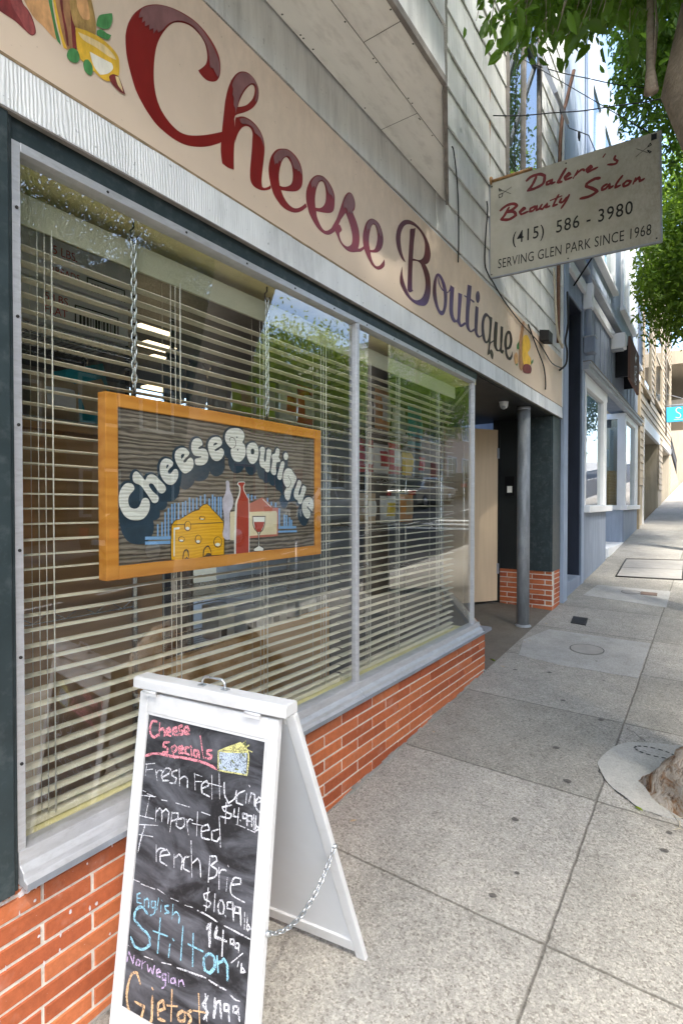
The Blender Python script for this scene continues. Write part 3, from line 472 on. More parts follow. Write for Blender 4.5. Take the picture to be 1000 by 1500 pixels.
WOOD_LETTERS = [[0,[[11091,17514],[11223,17483],[11297,17379],[11288,17284],[11194,17188],[11101,17081],[11061,16940],[11073,16800],[11138,16683],[11270,16630],[11405,16646],[11500,16729],[11569,16872],[11639,16980],[11764,17010],[11875,16946],[11916,16800],[11901,16606],[11816,16437],[11676,16295],[11510,16232],[11321,16227],[11135,16260],[10953,16357],[10825,16522],[10736,16708],[10700,16915],[10714,17100],[10779,17285],[10895,17439],[10999,17500]]],[0,[[11238,17790],[11292,17887],[11386,17927],[11494,17861],[11740,17619],[11796,17742],[11881,17830],[12022,17861],[12165,17806],[12338,17665],[12514,17522],[12603,17400],[12587,17275],[12483,17193],[12365,17184],[12263,17256],[12077,17485],[11978,17530],[11893,17503],[11892,17431],[12047,17240],[12247,17096],[12290,16998],[12246,16874],[12130,16825],[12016,16861],[11904,17019],[11710,17257],[11546,17445],[11356,17511],[11263,17579],[11232,17695]]],[0,[[12639,18463],[12820,18426],[12941,18320],[12895,18203],[12772,18096],[12696,18004],[12711,17917],[12802,17904],[12878,17975],[12971,18081],[13095,18088],[13163,17976],[13149,17797],[13061,17641],[12937,17535],[12784,17500],[12634,17538],[12485,17670],[12369,17864],[12341,18060],[12371,18260],[12490,18416]],[[12622,18138],[12653,18227],[12728,18244],[12712,18168],[12637,18088]]],[0,[[13351,18919],[13543,18889],[13688,18758],[13655,18664],[13508,18537],[13412,18440],[13411,18362],[13508,18381],[13605,18491],[13736,18571],[13851,18508],[13890,18353],[13849,18193],[13717,18055],[13489,17953],[13314,18022],[13158,18206],[13050,18378],[13004,18552],[13036,18732],[13161,18857]],[[13285,18559],[13311,18651],[13413,18690],[13461,18649],[13397,18567],[13317,18485]]],[0,[[14072,19351],[14224,19318],[14325,19195],[14308,19100],[14171,19021],[14103,18962],[14171,18933],[14341,18974],[14497,18942],[14601,18802],[14618,18641],[14564,18475],[14407,18344],[14201,18297],[14016,18308],[13950,18409],[13967,18529],[14101,18578],[14254,18615],[14271,18656],[14135,18654],[13934,18671],[13819,18794],[13771,18947],[13798,19132],[13904,19287]]],[0,[[14977,19488],[15195,19496],[15324,19385],[15341,19247],[15249,19142],[15047,19028],[14939,18964],[14993,18920],[15156,18982],[15304,19064],[15433,18977],[15451,18839],[15339,18664],[15191,18557],[15009,18526],[14829,18588],[14689,18781],[14612,18992],[14620,19209],[14762,19398]],[[14886,19124],[14904,19207],[15012,19264],[15103,19239],[15030,19178]]],[1,[[16079,19968],[16328,19971],[16526,19889],[16617,19742],[16598,19583],[16488,19416],[16615,19323],[16688,19146],[16687,18936],[16576,18744],[16358,18586],[16144,18573],[15969,18651],[15848,18847],[15831,19049],[15936,19134],[15866,19116],[15694,19202],[15542,19378],[15509,19576],[15594,19761],[15800,19910]],[[16148,19616],[16202,19634],[16226,19598],[16201,19557],[16159,19560]],[[16192,19105],[16246,19114],[16271,19072],[16235,19031],[16189,19048]]],[1,[[17099,19460],[17290,19451],[17425,19315],[17490,19132],[17462,18887],[17345,18663],[17134,18529],[16946,18571],[16816,18734],[16753,18967],[16762,19205],[16892,19388]],[[17110,19197],[17193,19175],[17224,19078],[17193,18974],[17109,18941],[17030,18962],[16996,19060],[17030,19161]]],[1,[[17738,19337],[17877,19300],[17897,19165],[17836,18941],[17835,18722],[17895,18671],[17956,18758],[17989,19062],[18017,19216],[18160,19283],[18303,19225],[18302,19031],[18232,18748],[18218,18443],[18177,18274],[18055,18208],[17934,18262],[17854,18368],[17676,18413],[17566,18542],[17539,18757],[17599,19032],[17553,19191],[17620,19291]]],[1,[[18738,19360],[18871,19298],[18870,19121],[18803,18941],[18914,18831],[18891,18741],[18759,18718],[18662,18697],[18618,18491],[18648,18288],[18604,18140],[18473,18105],[18323,18185],[18281,18327],[18346,18562],[18389,18796],[18334,18936],[18411,19057],[18541,19090],[18629,19278]]],[1,[[19138,18781],[19228,18703],[19182,18522],[19091,18251],[19023,17982],[18889,17897],[18757,17957],[18713,18087],[18802,18325],[18936,18626],[19003,18742]]],[1,[[19320,19195],[19435,19159],[19485,19034],[19434,18910],[19319,18852],[19206,18895],[19156,19010],[19206,19141]]],[2,[[19479,18479],[19712,18431],[19853,18287],[20067,18114],[20090,17962],[19946,17743],[19757,17496],[19662,17252],[19592,17040],[19453,16955],[19292,17038],[19211,17216],[19225,17394],[19385,17562],[19294,17619],[19158,17779],[19104,17985],[19159,18224],[19296,18409]]],[2,[[20308,17945],[20454,17882],[20454,17728],[20283,17415],[20234,17229],[20331,17215],[20429,17387],[20503,17605],[20627,17695],[20802,17644],[20827,17488],[20676,17204],[20527,16892],[20403,16783],[20233,16830],[20185,16952],[19993,17043],[19898,17194],[19922,17408],[20066,17655],[20187,17904]]],[2,[[21003,17130],[21260,17085],[21415,16895],[21430,16671],[21310,16433],[21130,16546],[20952,16689],[20886,16642],[21028,16515],[21156,16387],[21130,16166],[20976,16074],[20774,16135],[20575,16363],[20501,16644],[20576,16892],[20776,17065]],[[21003,16830],[21105,16862],[21130,16799],[21054,16761]]]]
WOOD_STROKES = [[6,1.08010801080108,[[15746,19372],[15764,19500],[15885,19558],[16025,19513],[16094,19379],[16076,19223],[15970,19124]]],[6,1.1204481792717087,[[19502,18150],[19478,18074],[19640,17915],[19663,17765],[19547,17611],[19385,17547]]]]
WOOD_PICTURE = [[0,[[12251,16060],[12319,16058],[12316,15624],[12248,15627]]],[0,[[12430,16136],[12499,16134],[12496,15615],[12427,15619]]],[0,[[12571,16489],[12641,16488],[12636,15608],[12566,15612]]],[0,[[12716,16634],[12787,16634],[12781,15601],[12710,15604]]],[0,[[12868,16798],[12939,16798],[12935,16072],[12863,16074]]],[0,[[12996,16831],[13068,16831],[13064,16101],[12991,16103]]],[0,[[13170,16831],[13243,16831],[13240,16213],[13166,16215]]],[0,[[13363,16865],[13437,16865],[13434,16293],[13360,16294]]],[0,[[13496,16915],[13572,16916],[13569,16375],[13493,16376]]],[0,[[13682,17035],[13759,17036],[13756,16474],[13679,16475]]],[0,[[13849,17003],[13926,17003],[13924,16540],[13846,16541]]],[0,[[14031,17038],[14110,17039],[14107,16590],[14029,16591]]],[0,[[14220,17110],[14300,17111],[14298,16710],[14218,16711]]],[0,[[14431,17175],[14512,17176],[14510,16780],[14429,16780]]],[0,[[14661,17009],[14744,17010],[14742,16620],[14660,16621]]],[0,[[14833,17170],[14917,17171],[14914,16512],[14830,16513]]],[0,[[14958,17083],[15043,17084],[15040,16403],[14955,16405]]],[0,[[15147,17085],[15233,17086],[15229,16220],[15143,16222]]],[0,[[15272,17086],[15358,17087],[15354,16181],[15268,16183]]],[0,[[11745,15637],[12845,15598],[12844,15483],[11744,15527]]],[0,[[11744,15464],[12844,15433],[12843,15318],[11743,15354]]],[0,[[16696,17221],[16788,17223],[16786,16853],[16694,16853]]],[0,[[16840,17224],[16933,17225],[16932,16853],[16839,16853]]],[0,[[17044,17185],[17138,17187],[17137,16937],[17043,16936]]],[0,[[17251,17146],[17347,17147],[17346,17022],[17251,17021]]],[0,[[18048,17070],[18149,17071],[18148,16812],[18047,16812]]],[0,[[18301,16899],[18404,16899],[18404,16726],[18301,16726]]],[0,[[18593,16856],[18698,16857],[18697,16637],[18592,16638]]],[0,[[18836,16592],[18942,16592],[18940,15750],[18834,15754]]],[0,[[19191,16300],[19301,16298],[19299,15738],[19190,15742]]],[0,[[19362,16274],[19473,16273],[19472,15732],[19361,15736]]],[0,[[19570,16158],[19682,16156],[19681,15725],[19569,15728]]],[0,[[19710,16042],[19823,16039],[19822,15720],[19709,15724]]],[0,[[18807,15764],[20123,15732],[20122,15617],[18807,15645]]],[0,[[18806,15556],[20158,15533],[20158,15432],[18806,15468]]],[6,[[12859,16035],[13273,16236],[13863,16517],[14147,16583],[14236,16704],[14574,16822],[14886,16562],[15465,16076],[15439,15633],[15502,15411],[15498,14689],[14770,14710],[14747,14776],[14564,14808],[14405,14680],[13661,14673],[13577,14765],[13409,14644],[12828,14694]]],[1,[[12887,16008],[13273,16212],[13863,16489],[14169,16555],[14258,16676],[14574,16790],[14849,16548],[15417,16070],[15391,15635],[15462,15413],[15459,14721],[14794,14737],[14771,14810],[14564,14843],[14382,14717],[13683,14705],[13577,14799],[13388,14679],[12860,14724]]],[6,[[12915,16026],[13521,16034],[14389,16036],[15417,16056],[15417,16027],[14389,16008],[13521,16007],[12915,16000]]],[3,[[12966,15906],[13230,15923],[13229,15846],[13026,15837],[13000,14845],[12948,14849]]],[6,[[13783,15944],[13760,15846],[13697,15776],[13612,15753],[13528,15783],[13467,15857],[13445,15956],[13468,16053],[13530,16123],[13614,16147],[13699,16118],[13761,16044]]],[1,[[13757,15952],[13739,15867],[13688,15807],[13620,15787],[13553,15812],[13504,15876],[13487,15961],[13505,16045],[13555,16105],[13622,16126],[13690,16101],[13740,16038]]],[3,[[13697,15858],[13685,15829],[13650,15809],[13604,15803],[13557,15812],[13524,15835],[13511,15865],[13524,15894],[13558,15914],[13604,15921],[13651,15911],[13685,15888]]],[6,[[14480,16236],[14459,16195],[14401,16165],[14322,16156],[14244,16169],[14188,16201],[14167,16243],[14188,16284],[14245,16314],[14323,16323],[14402,16311],[14459,16279]]],[1,[[14453,16244],[14437,16216],[14392,16197],[14331,16191],[14271,16200],[14227,16221],[14212,16249],[14228,16277],[14272,16296],[14332,16302],[14392,16294],[14437,16272]]],[3,[[14400,16200],[14388,16188],[14357,16180],[14314,16177],[14271,16182],[14239,16191],[14228,16204],[14240,16217],[14271,16225],[14314,16227],[14357,16223],[14388,16213]]],[6,[[13472,15455],[13451,15401],[13394,15363],[13317,15353],[13241,15372],[13186,15416],[13166,15472],[13187,15526],[13242,15563],[13318,15574],[13395,15556],[13451,15512]]],[1,[[13447,15463],[13430,15422],[13386,15394],[13326,15386],[13266,15401],[13223,15434],[13207,15476],[13223,15517],[13267,15546],[13327,15554],[13387,15540],[13431,15506]]],[3,[[13394,15410],[13382,15394],[13351,15383],[13309,15381],[13267,15388],[13237,15402],[13226,15419],[13237,15435],[13268,15445],[13309,15448],[13352,15441],[13382,15427]]],[6,[[14287,15404],[14264,15315],[14202,15252],[14118,15233],[14035,15263],[13975,15332],[13953,15423],[13976,15511],[14037,15573],[14120,15594],[14204,15565],[14265,15496]]],[1,[[14261,15413],[14242,15337],[14193,15284],[14127,15268],[14061,15292],[14014,15350],[13996,15427],[14014,15502],[14063,15555],[14129,15572],[14195,15549],[14243,15490]]],[3,[[14202,15328],[14190,15301],[14156,15283],[14110,15279],[14064,15289],[14030,15311],[14018,15338],[14031,15364],[14064,15382],[14110,15387],[14156,15377],[14190,15355]]],[6,[[15365,15237],[15332,15126],[15243,15050],[15124,15028],[15005,15065],[14920,15152],[14889,15265],[14921,15374],[15007,15450],[15126,15474],[15245,15438],[15333,15351]]],[1,[[15336,15246],[15308,15150],[15234,15083],[15133,15063],[15034,15096],[14962,15171],[14936,15269],[14963,15364],[15035,15431],[15135,15452],[15235,15421],[15309,15345]]],[3,[[15246,15143],[15228,15110],[15180,15089],[15114,15084],[15049,15097],[15002,15125],[14985,15159],[15002,15191],[15050,15213],[15115,15218],[15180,15205],[15229,15178]]],[6,[[13355,14682],[13381,14915],[13453,15045],[13558,15071],[13650,14980],[13662,14741],[13619,14795],[13599,14933],[13549,15021],[13473,14993],[13423,14895],[13396,14685]]],[6,[[14338,14710],[14361,14981],[14520,15128],[14657,15130],[14771,14916],[14794,14755],[14739,14901],[14634,15075],[14542,15074],[14420,14959],[14391,14726]]],[2,[[15559,17715],[15638,17765],[15745,17721],[15771,17604],[15797,17367],[15958,17091],[15984,16851],[15902,16612],[15766,16415],[15790,15780],[15815,15322],[15601,15313],[15417,15441],[15392,15599],[15472,15949],[15448,16420],[15386,16655],[15398,17007],[15546,17244],[15584,17519]]],[5,[[16884,16626],[17784,16621],[18743,16615],[18809,16504],[18794,15843],[18773,15315],[16908,15304]]],[4,[[16930,16448],[17784,16463],[18651,16471],[18729,16373],[18700,15407],[16915,15415]]],[4,[[15793,16454],[16092,16491],[16087,15267],[15788,15283]]],[5,[[16914,16791],[17724,17088],[17910,17005],[18417,16639],[16942,16614]]],[3,[[17785,17025],[18352,16648],[18301,16631],[17754,16991]]],[3,[[16280,17731],[16629,17751],[16669,17663],[16600,17506],[16645,17343],[16839,17059],[16931,16771],[16923,14628],[16732,14593],[16167,14637],[16019,14769],[16045,15770],[16082,16771],[16194,17033],[16306,17256],[16318,17507],[16207,17608]]],[7,[[16291,17700],[16600,17718],[16646,17670],[16554,17525],[16599,17342],[16799,17059],[16885,16771],[16877,14665],[16703,14637],[16195,14676],[16118,14782],[16155,15766],[16193,16771],[16288,17014],[16384,17257],[16396,17521],[16263,17618]]],[6,[[17100,16272],[17951,16256],[17906,15872],[17750,15600],[17559,15460],[17557,14960],[17853,14822],[17809,14680],[17183,14717],[17148,14844],[17448,14946],[17450,15465],[17234,15675],[17116,15938]]],[3,[[17147,16229],[17907,16214],[17862,15881],[17707,15631],[17523,15495],[17521,14946],[17815,14807],[17766,14708],[17213,14740],[17189,14821],[17484,14931],[17486,15497],[17276,15691],[17164,15937]]],[7,[[17205,16011],[17875,15992],[17800,15790],[17608,15559],[17444,15549],[17264,15724]]]]
CHALK_STROKES = [[1,3.600036000360004,[[5042,1163],[5234,1184],[5315,1389],[5252,1599],[5085,1650],[4941,1541]]],[1,3.600036000360004,[[4923,1192],[4903,1566]]],[1,3.600036000360004,[[4922,1412],[4776,1323],[4697,1402],[4680,1537]]],[1,3.600036000360004,[[4606,1436],[4444,1356],[4508,1256],[4620,1326],[4601,1478],[4428,1490]]],[1,3.600036000360004,[[4341,1368],[4180,1295],[4243,1196],[4352,1277],[4336,1410],[4166,1416]]],[1,3.600036000360004,[[3993,1102],[4128,1163],[4102,1244],[3949,1265],[3971,1361],[4119,1389]]],[1,3.600036000360004,[[3889,1285],[3709,1191],[3788,1083],[3894,1164],[3877,1313],[3682,1289]]],[1,3.600036000360004,[[4473,1684],[4681,1742],[4693,1850],[4490,1891],[4503,1998],[4687,2035]]],[1,3.600036000360004,[[4352,1833],[4184,2106]]],[1,3.600036000360004,[[4331,1798],[4194,1741],[4132,1839],[4229,1944]]],[1,3.600036000360004,[[4045,1864],[3874,1770],[3949,1693],[4056,1775],[4022,1921],[3860,1888]]],[1,3.600036000360004,[[3653,1684],[3780,1721],[3779,1872],[3628,1902]]],[1,3.600036000360004,[[3565,1739],[3530,1900]]],[1,3.600036000360004,[[3585,1634],[3558,1659]]],[1,3.600036000360004,[[3293,1715],[3429,1724],[3453,1867],[3328,1902],[3266,1740],[3224,1898]]],[1,3.600036000360004,[[3260,1289],[3069,1867]]],[1,3.600036000360004,[[2784,1597],[2958,1649],[2926,1731],[2752,1743],[2805,1837],[2975,1859]]],[1,3.600036000360004,[[5419,2307],[5023,2139],[4340,2076],[3598,2016],[2959,2004],[2538,2091]]],[5,2.4000240002400024,[[2524,1563],[1749,1179],[1447,1435],[1449,2029],[2482,2108],[2524,1563],[2237,1535],[1472,1394]]],[5,2.4000240002400024,[[1763,1182],[1591,1292],[1421,1173]]],[5,2.4000240002400024,[[1589,1320],[1332,1355]]],[5,2.4000240002400024,[[2527,1680],[2467,2105]]],[5,2.4000240002400024,[[1674,1194],[1574,1089]]],[7,4.200042000420004,[[2437,1808],[2413,1890]]],[7,4.200042000420004,[[2006,1731],[1942,1776]]],[7,4.200042000420004,[[1647,1475],[1583,1530]]],[7,4.200042000420004,[[2297,1982],[2220,1995]]],[7,4.200042000420004,[[1859,1947],[1785,1948]]],[7,4.200042000420004,[[1544,1937],[1512,1970]]],[7,4.200042000420004,[[1605,1152],[1514,1334]]],[0,2.4000240002400024,[[5308,2535],[5326,2870]]],[0,2.4000240002400024,[[5370,2536],[4985,2431]]],[0,2.4000240002400024,[[5331,2703],[5049,2618]]],[0,2.4000240002400024,[[4917,2627],[4819,2914]]],[0,2.4000240002400024,[[4880,2712],[4773,2596],[4662,2585]]],[0,2.4000240002400024,[[4637,2782],[4361,2600],[4293,2464],[4503,2478],[4648,2693],[4584,2862],[4335,2808]]],[0,2.4000240002400024,[[4044,2441],[4241,2544],[4230,2633],[4032,2680],[4079,2841],[4285,2869]]],[0,2.4000240002400024,[[3966,2394],[3894,2860]]],[0,2.4000240002400024,[[3915,2685],[3740,2556],[3611,2618],[3584,2850]]],[0,2.4000240002400024,[[3355,2383],[3279,2840]]],[0,2.4000240002400024,[[3353,2401],[3072,2411]]],[0,2.4000240002400024,[[3313,2611],[3057,2555]]],[0,2.4000240002400024,[[3035,2755],[2776,2609],[2868,2484],[3047,2641],[3007,2866],[2720,2916]]],[0,2.4000240002400024,[[2693,2299],[2624,2951]]],[0,2.4000240002400024,[[2900,2549],[2324,2536]]],[0,2.4000240002400024,[[2436,2186],[2341,2884]]],[0,2.4000240002400024,[[2224,2399],[2175,2731],[2021,2923],[1815,2761],[1765,2524]]],[0,2.4000240002400024,[[1480,2458],[1719,2626],[1733,2854],[1514,2858]]],[0,2.4000240002400024,[[1405,2497],[1414,2779]]],[0,2.4000240002400024,[[1338,2286],[1315,2309]]],[0,2.4000240002400024,[[1309,2754],[1250,2462],[1120,2487],[1107,2788]]],[0,2.4000240002400024,[[1066,2696],[865,2593],[977,2509],[1086,2701],[1017,2849],[904,2932]]],[0,2.4000240002400024,[[1907,2952],[2229,3086],[2145,3180],[1882,3200],[1944,3328],[2277,3354]]],[0,2.4000240002400024,[[2094,2940],[2074,3501]]],[0,2.4000240002400024,[[1788,3036],[1805,3237],[1624,3220]]],[0,2.4000240002400024,[[1634,2971],[1644,3392]]],[0,2.4000240002400024,[[1560,3288],[1536,3310]]],[0,2.4000240002400024,[[1350,3069],[1493,3076],[1466,3209],[1340,3177],[1350,3069],[1308,3363]]],[0,2.4000240002400024,[[1172,3080],[1312,3098],[1291,3248],[1160,3204],[1172,3080],[1147,3349]]],[0,2.4000240002400024,[[1105,3036],[1084,3415]]],[0,2.4000240002400024,[[1034,3046],[1017,3453],[902,3341],[1012,3287]]],[0,2.4000240002400024,[[1677,3429],[1386,3449]]],[0,2.4000240002400024,[[1277,3465],[1029,3483]]],[0,2.4000240002400024,[[5448,3502],[4817,3405]]],[0,2.4000240002400024,[[5072,3464],[5164,4100]]],[0,2.4000240002400024,[[5473,4115],[4820,4063]]],[0,2.4000240002400024,[[4751,3724],[4727,4112]]],[0,2.4000240002400024,[[4736,3842],[4609,3690],[4515,3758],[4478,4050]]],[0,2.4000240002400024,[[4511,3787],[4357,3659],[4224,3717],[4226,4046]]],[0,2.4000240002400024,[[4102,3687],[4116,4256]]],[0,2.4000240002400024,[[4099,3716],[3857,3657],[3840,3801],[4095,3953]]],[0,2.4000240002400024,[[3602,3741],[3877,3839],[3896,4022],[3727,4067],[3579,3941],[3602,3741]]],[0,2.4000240002400024,[[3521,3750],[3393,4156]]],[0,2.4000240002400024,[[3484,3858],[3403,3721],[3283,3720]]],[0,2.4000240002400024,[[3116,3446],[3082,4103]]],[0,2.4000240002400024,[[3274,3805],[2922,3774]]],[0,2.4000240002400024,[[2904,3942],[2609,3808],[2699,3688],[2916,3830],[2886,4109],[2580,4085]]],[0,2.4000240002400024,[[2313,3732],[2529,3844],[2505,4065],[2315,4071],[2253,3942]]],[0,2.4000240002400024,[[2311,3391],[2177,4175]]],[0,2.4000240002400024,[[5444,3333],[5263,3354]]],[0,2.4000240002400024,[[5169,3394],[4948,3404]]],[0,2.4000240002400024,[[4555,3435],[4345,3415]]],[0,2.4000240002400024,[[3972,3387],[3442,3379]]],[0,2.4000240002400024,[[2963,3408],[2651,3418]]],[0,2.4000240002400024,[[5437,4383],[4629,4208]]],[0,2.4000240002400024,[[5137,4307],[5257,4734],[5347,5184]]],[0,2.4000240002400024,[[5354,4668],[4796,4583]]],[0,2.4000240002400024,[[4616,4785],[4557,5245]]],[0,2.4000240002400024,[[4590,4987],[4465,4833],[4258,4807]]],[0,2.4000240002400024,[[4436,5063],[4039,4894],[4177,4785],[4410,4937],[4393,5199],[4121,5239]]],[0,2.4000240002400024,[[3879,4850],[3835,5216]]],[0,2.4000240002400024,[[3865,4963],[3682,4795],[3551,4875],[3550,5222]]],[0,2.4000240002400024,[[3286,4744],[3473,4853],[3464,5139],[3238,5160]]],[0,2.4000240002400024,[[3272,4307],[3131,5272]]],[0,2.4000240002400024,[[3172,4912],[2974,4714],[2869,4827],[2807,5177]]],[0,2.4000240002400024,[[2531,4534],[2517,5232]]],[0,2.4000240002400024,[[2531,4534],[2311,4473],[2263,4572],[2468,4770],[2237,4815],[2257,4988],[2504,5144]]],[0,2.4000240002400024,[[2171,4741],[2112,5305]]],[0,2.4000240002400024,[[2154,4902],[2057,4763],[1911,4749]]],[0,2.4000240002400024,[[1856,4926],[1857,5282]]],[0,2.4000240002400024,[[1867,4599],[1843,4619]]],[0,2.4000240002400024,[[1696,5070],[1385,4950],[1397,4819],[1609,4854],[1715,5103],[1635,5324],[1202,5379]]],[0,2.4000240002400024,[[2430,5484],[2644,5605],[2593,5728],[2365,5741],[2423,5897],[2612,5901]]],[0,2.4000240002400024,[[2500,5394],[2524,6012]]],[0,2.4000240002400024,[[2242,5482],[2231,5946]]],[0,2.4000240002400024,[[2046,5587],[2101,5768],[2046,5942],[1904,5897],[1887,5701],[1974,5565],[2046,5587]]],[0,2.4000240002400024,[[1828,5927],[1804,5946]]],[0,2.4000240002400024,[[1616,5508],[1792,5563],[1776,5720],[1598,5691],[1602,5504],[1535,5967]]],[0,2.4000240002400024,[[1361,5563],[1523,5587],[1521,5748],[1346,5719],[1340,5556],[1268,6013]]],[0,2.4000240002400024,[[1178,5638],[1152,6055]]],[0,2.4000240002400024,[[1089,5690],[1066,6079],[950,5988],[1049,5889]]],[0,2.4000240002400024,[[5482,6020],[5173,6019]]],[0,2.4000240002400024,[[5081,6051],[4524,6032]]],[0,2.4000240002400024,[[4402,5995],[4103,6050]]],[0,2.4000240002400024,[[3852,6089],[3569,6087]]],[0,2.4000240002400024,[[3287,6113],[3015,6084]]],[0,2.4000240002400024,[[2819,6106],[2437,6122],[2095,6176]]],[0,2.4000240002400024,[[1836,6200],[1404,6218],[946,6249]]],[0,2.4000240002400024,[[5531,7916],[5308,7928]]],[0,2.4000240002400024,[[4692,8005],[4359,7974]]],[0,2.4000240002400024,[[3993,7930],[3637,7860]]],[0,2.4000240002400024,[[3398,7858],[2859,7801],[2336,7747]]],[0,2.4000240002400024,[[2223,7759],[1889,7796],[1602,7794]]],[0,2.4000240002400024,[[1453,7868],[1307,7917],[1134,7903]]],[2,2.4000240002400024,[[5089,6321],[5211,6388],[5180,6617],[5009,6593]]],[2,2.4000240002400024,[[5196,6503],[5070,6464]]],[2,2.4000240002400024,[[4907,6384],[4873,6639]]],[2,2.4000240002400024,[[4895,6469],[4779,6374],[4710,6441],[4704,6616]]],[2,2.4000240002400024,[[4441,6358],[4603,6408],[4582,6577],[4419,6526],[4441,6358],[4442,6678],[4634,6827]]],[2,2.4000240002400024,[[4330,6236],[4356,6564]]],[2,2.4000240002400024,[[4212,6374],[4204,6574]]],[2,2.4000240002400024,[[4202,6255],[4175,6275]]],[2,2.4000240002400024,[[3907,6307],[4062,6384],[4012,6455],[3869,6484],[4038,6578]]],[2,2.4000240002400024,[[3753,6230],[3746,6628]]],[2,2.4000240002400024,[[3759,6518],[3614,6386],[3485,6458],[3477,6654]]],[2,4.5000450004500046,[[4723,6797],[4952,6694],[5195,6829],[5245,7112],[4964,7256],[4606,7370],[4509,7597],[4759,7826],[5099,7857],[5301,7661]]],[2,4.5000450004500046,[[4196,6773],[4185,7714]]],[2,4.5000450004500046,[[4418,7192],[3885,7157]]],[2,4.5000450004500046,[[3741,7334],[3756,7677]]],[2,4.5000450004500046,[[3641,7160],[3615,7179]]],[2,4.5000450004500046,[[3312,6712],[3287,7596]]],[2,4.5000450004500046,[[2914,6775],[2843,7604]]],[2,4.5000450004500046,[[3055,7100],[2518,7108]]],[2,4.5000450004500046,[[2295,7085],[2459,7305],[2394,7552],[2207,7565],[2049,7321],[2109,7101],[2295,7085]]],[2,4.5000450004500046,[[2002,7064],[1927,7438]]],[2,4.5000450004500046,[[1948,7232],[1749,7055],[1629,7171],[1593,7528]]],[0,4.5000450004500046,[[2436,6479],[2344,6284],[2293,6895]]],[0,4.5000450004500046,[[2081,6307],[2125,6593],[1726,6566]]],[0,4.5000450004500046,[[1858,6342],[1843,6981]]],[0,2.4000240002400024,[[1489,6433],[1593,6468],[1566,6592],[1458,6529],[1468,6426],[1474,6587]]],[0,2.4000240002400024,[[1308,6477],[1410,6512],[1398,6640],[1295,6605],[1293,6483],[1285,6707]]],[0,2.4000240002400024,[[1147,6686],[1499,7046]]],[0,2.4000240002400024,[[1263,6936],[1285,7075]]],[0,2.4000240002400024,[[1157,6951],[1155,7185],[1024,7111],[1113,7040]]],[3,2.4000240002400024,[[5376,8391],[5331,8083],[5118,8358],[5107,8121]]],[3,2.4000240002400024,[[4968,8189],[5007,8347],[4863,8325],[4841,8173],[4968,8189]]],[3,2.4000240002400024,[[4759,8144],[4746,8369]]],[3,2.4000240002400024,[[4748,8226],[4634,8128]]],[3,2.4000240002400024,[[4542,8182],[4477,8358],[4395,8215],[4310,8355],[4259,8109]]],[3,2.4000240002400024,[[4139,8265],[4002,8187],[4074,8128],[4162,8216],[4129,8345],[3985,8321]]],[3,2.4000240002400024,[[3800,8170],[3931,8228],[3897,8373],[3782,8319],[3800,8170],[3787,8472],[3909,8601]]],[3,2.4000240002400024,[[3693,8187],[3658,8341]]],[3,2.4000240002400024,[[3718,8112],[3692,8131]]],[3,2.4000240002400024,[[3480,8165],[3591,8233],[3578,8339],[3441,8289],[3442,8151],[3382,8322]]],[3,2.4000240002400024,[[3300,8154],[3281,8312]]],[3,2.4000240002400024,[[3293,8207],[3172,8107],[3079,8237]]],[4,4.200042000420004,[[4757,8802],[4919,8547],[5122,8649],[5242,9040],[5230,9438],[5061,9717],[4791,9809],[4601,9650],[4516,9336],[4898,9340]]],[4,4.200042000420004,[[4234,8947],[4198,9547],[4265,9852]]],[4,4.200042000420004,[[4277,8738],[4250,8756]]],[4,4.200042000420004,[[3987,9270],[3727,9086],[3815,8899],[3987,9076],[3941,9446],[3688,9401]]],[4,4.200042000420004,[[3518,8510],[3460,9311]]],[4,4.200042000420004,[[3660,8978],[3279,8858]]],[4,4.200042000420004,[[3080,8890],[3216,9052],[3161,9193],[2976,9120],[2963,8899],[3080,8890]]],[4,4.200042000420004,[[2749,8762],[2890,8870],[2726,8967],[2821,9139]]],[4,4.200042000420004,[[2542,8253],[2427,8955]]],[4,4.200042000420004,[[2677,8734],[2241,8618]]],[0,3.600036000360004,[[2200,8177],[2370,8455],[2170,8590],[2295,8798]]],[0,3.600036000360004,[[2305,8164],[2184,8806]]],[0,3.600036000360004,[[1962,8140],[1944,8659],[1911,8279],[1783,8125],[1702,8564]]],[0,3.600036000360004,[[1498,8120],[1635,8173],[1606,8318],[1469,8265],[1484,8115],[1424,8506]]],[0,3.600036000360004,[[1189,8053],[1323,8105],[1309,8254],[1175,8202],[1176,8048],[1089,8373]]]]
CHALK_FILL = [[6,[[2498,1587],[1506,1418],[1473,2006],[2462,2087]]],[5,[[2450,1531],[1761,1210],[1495,1387]]]]
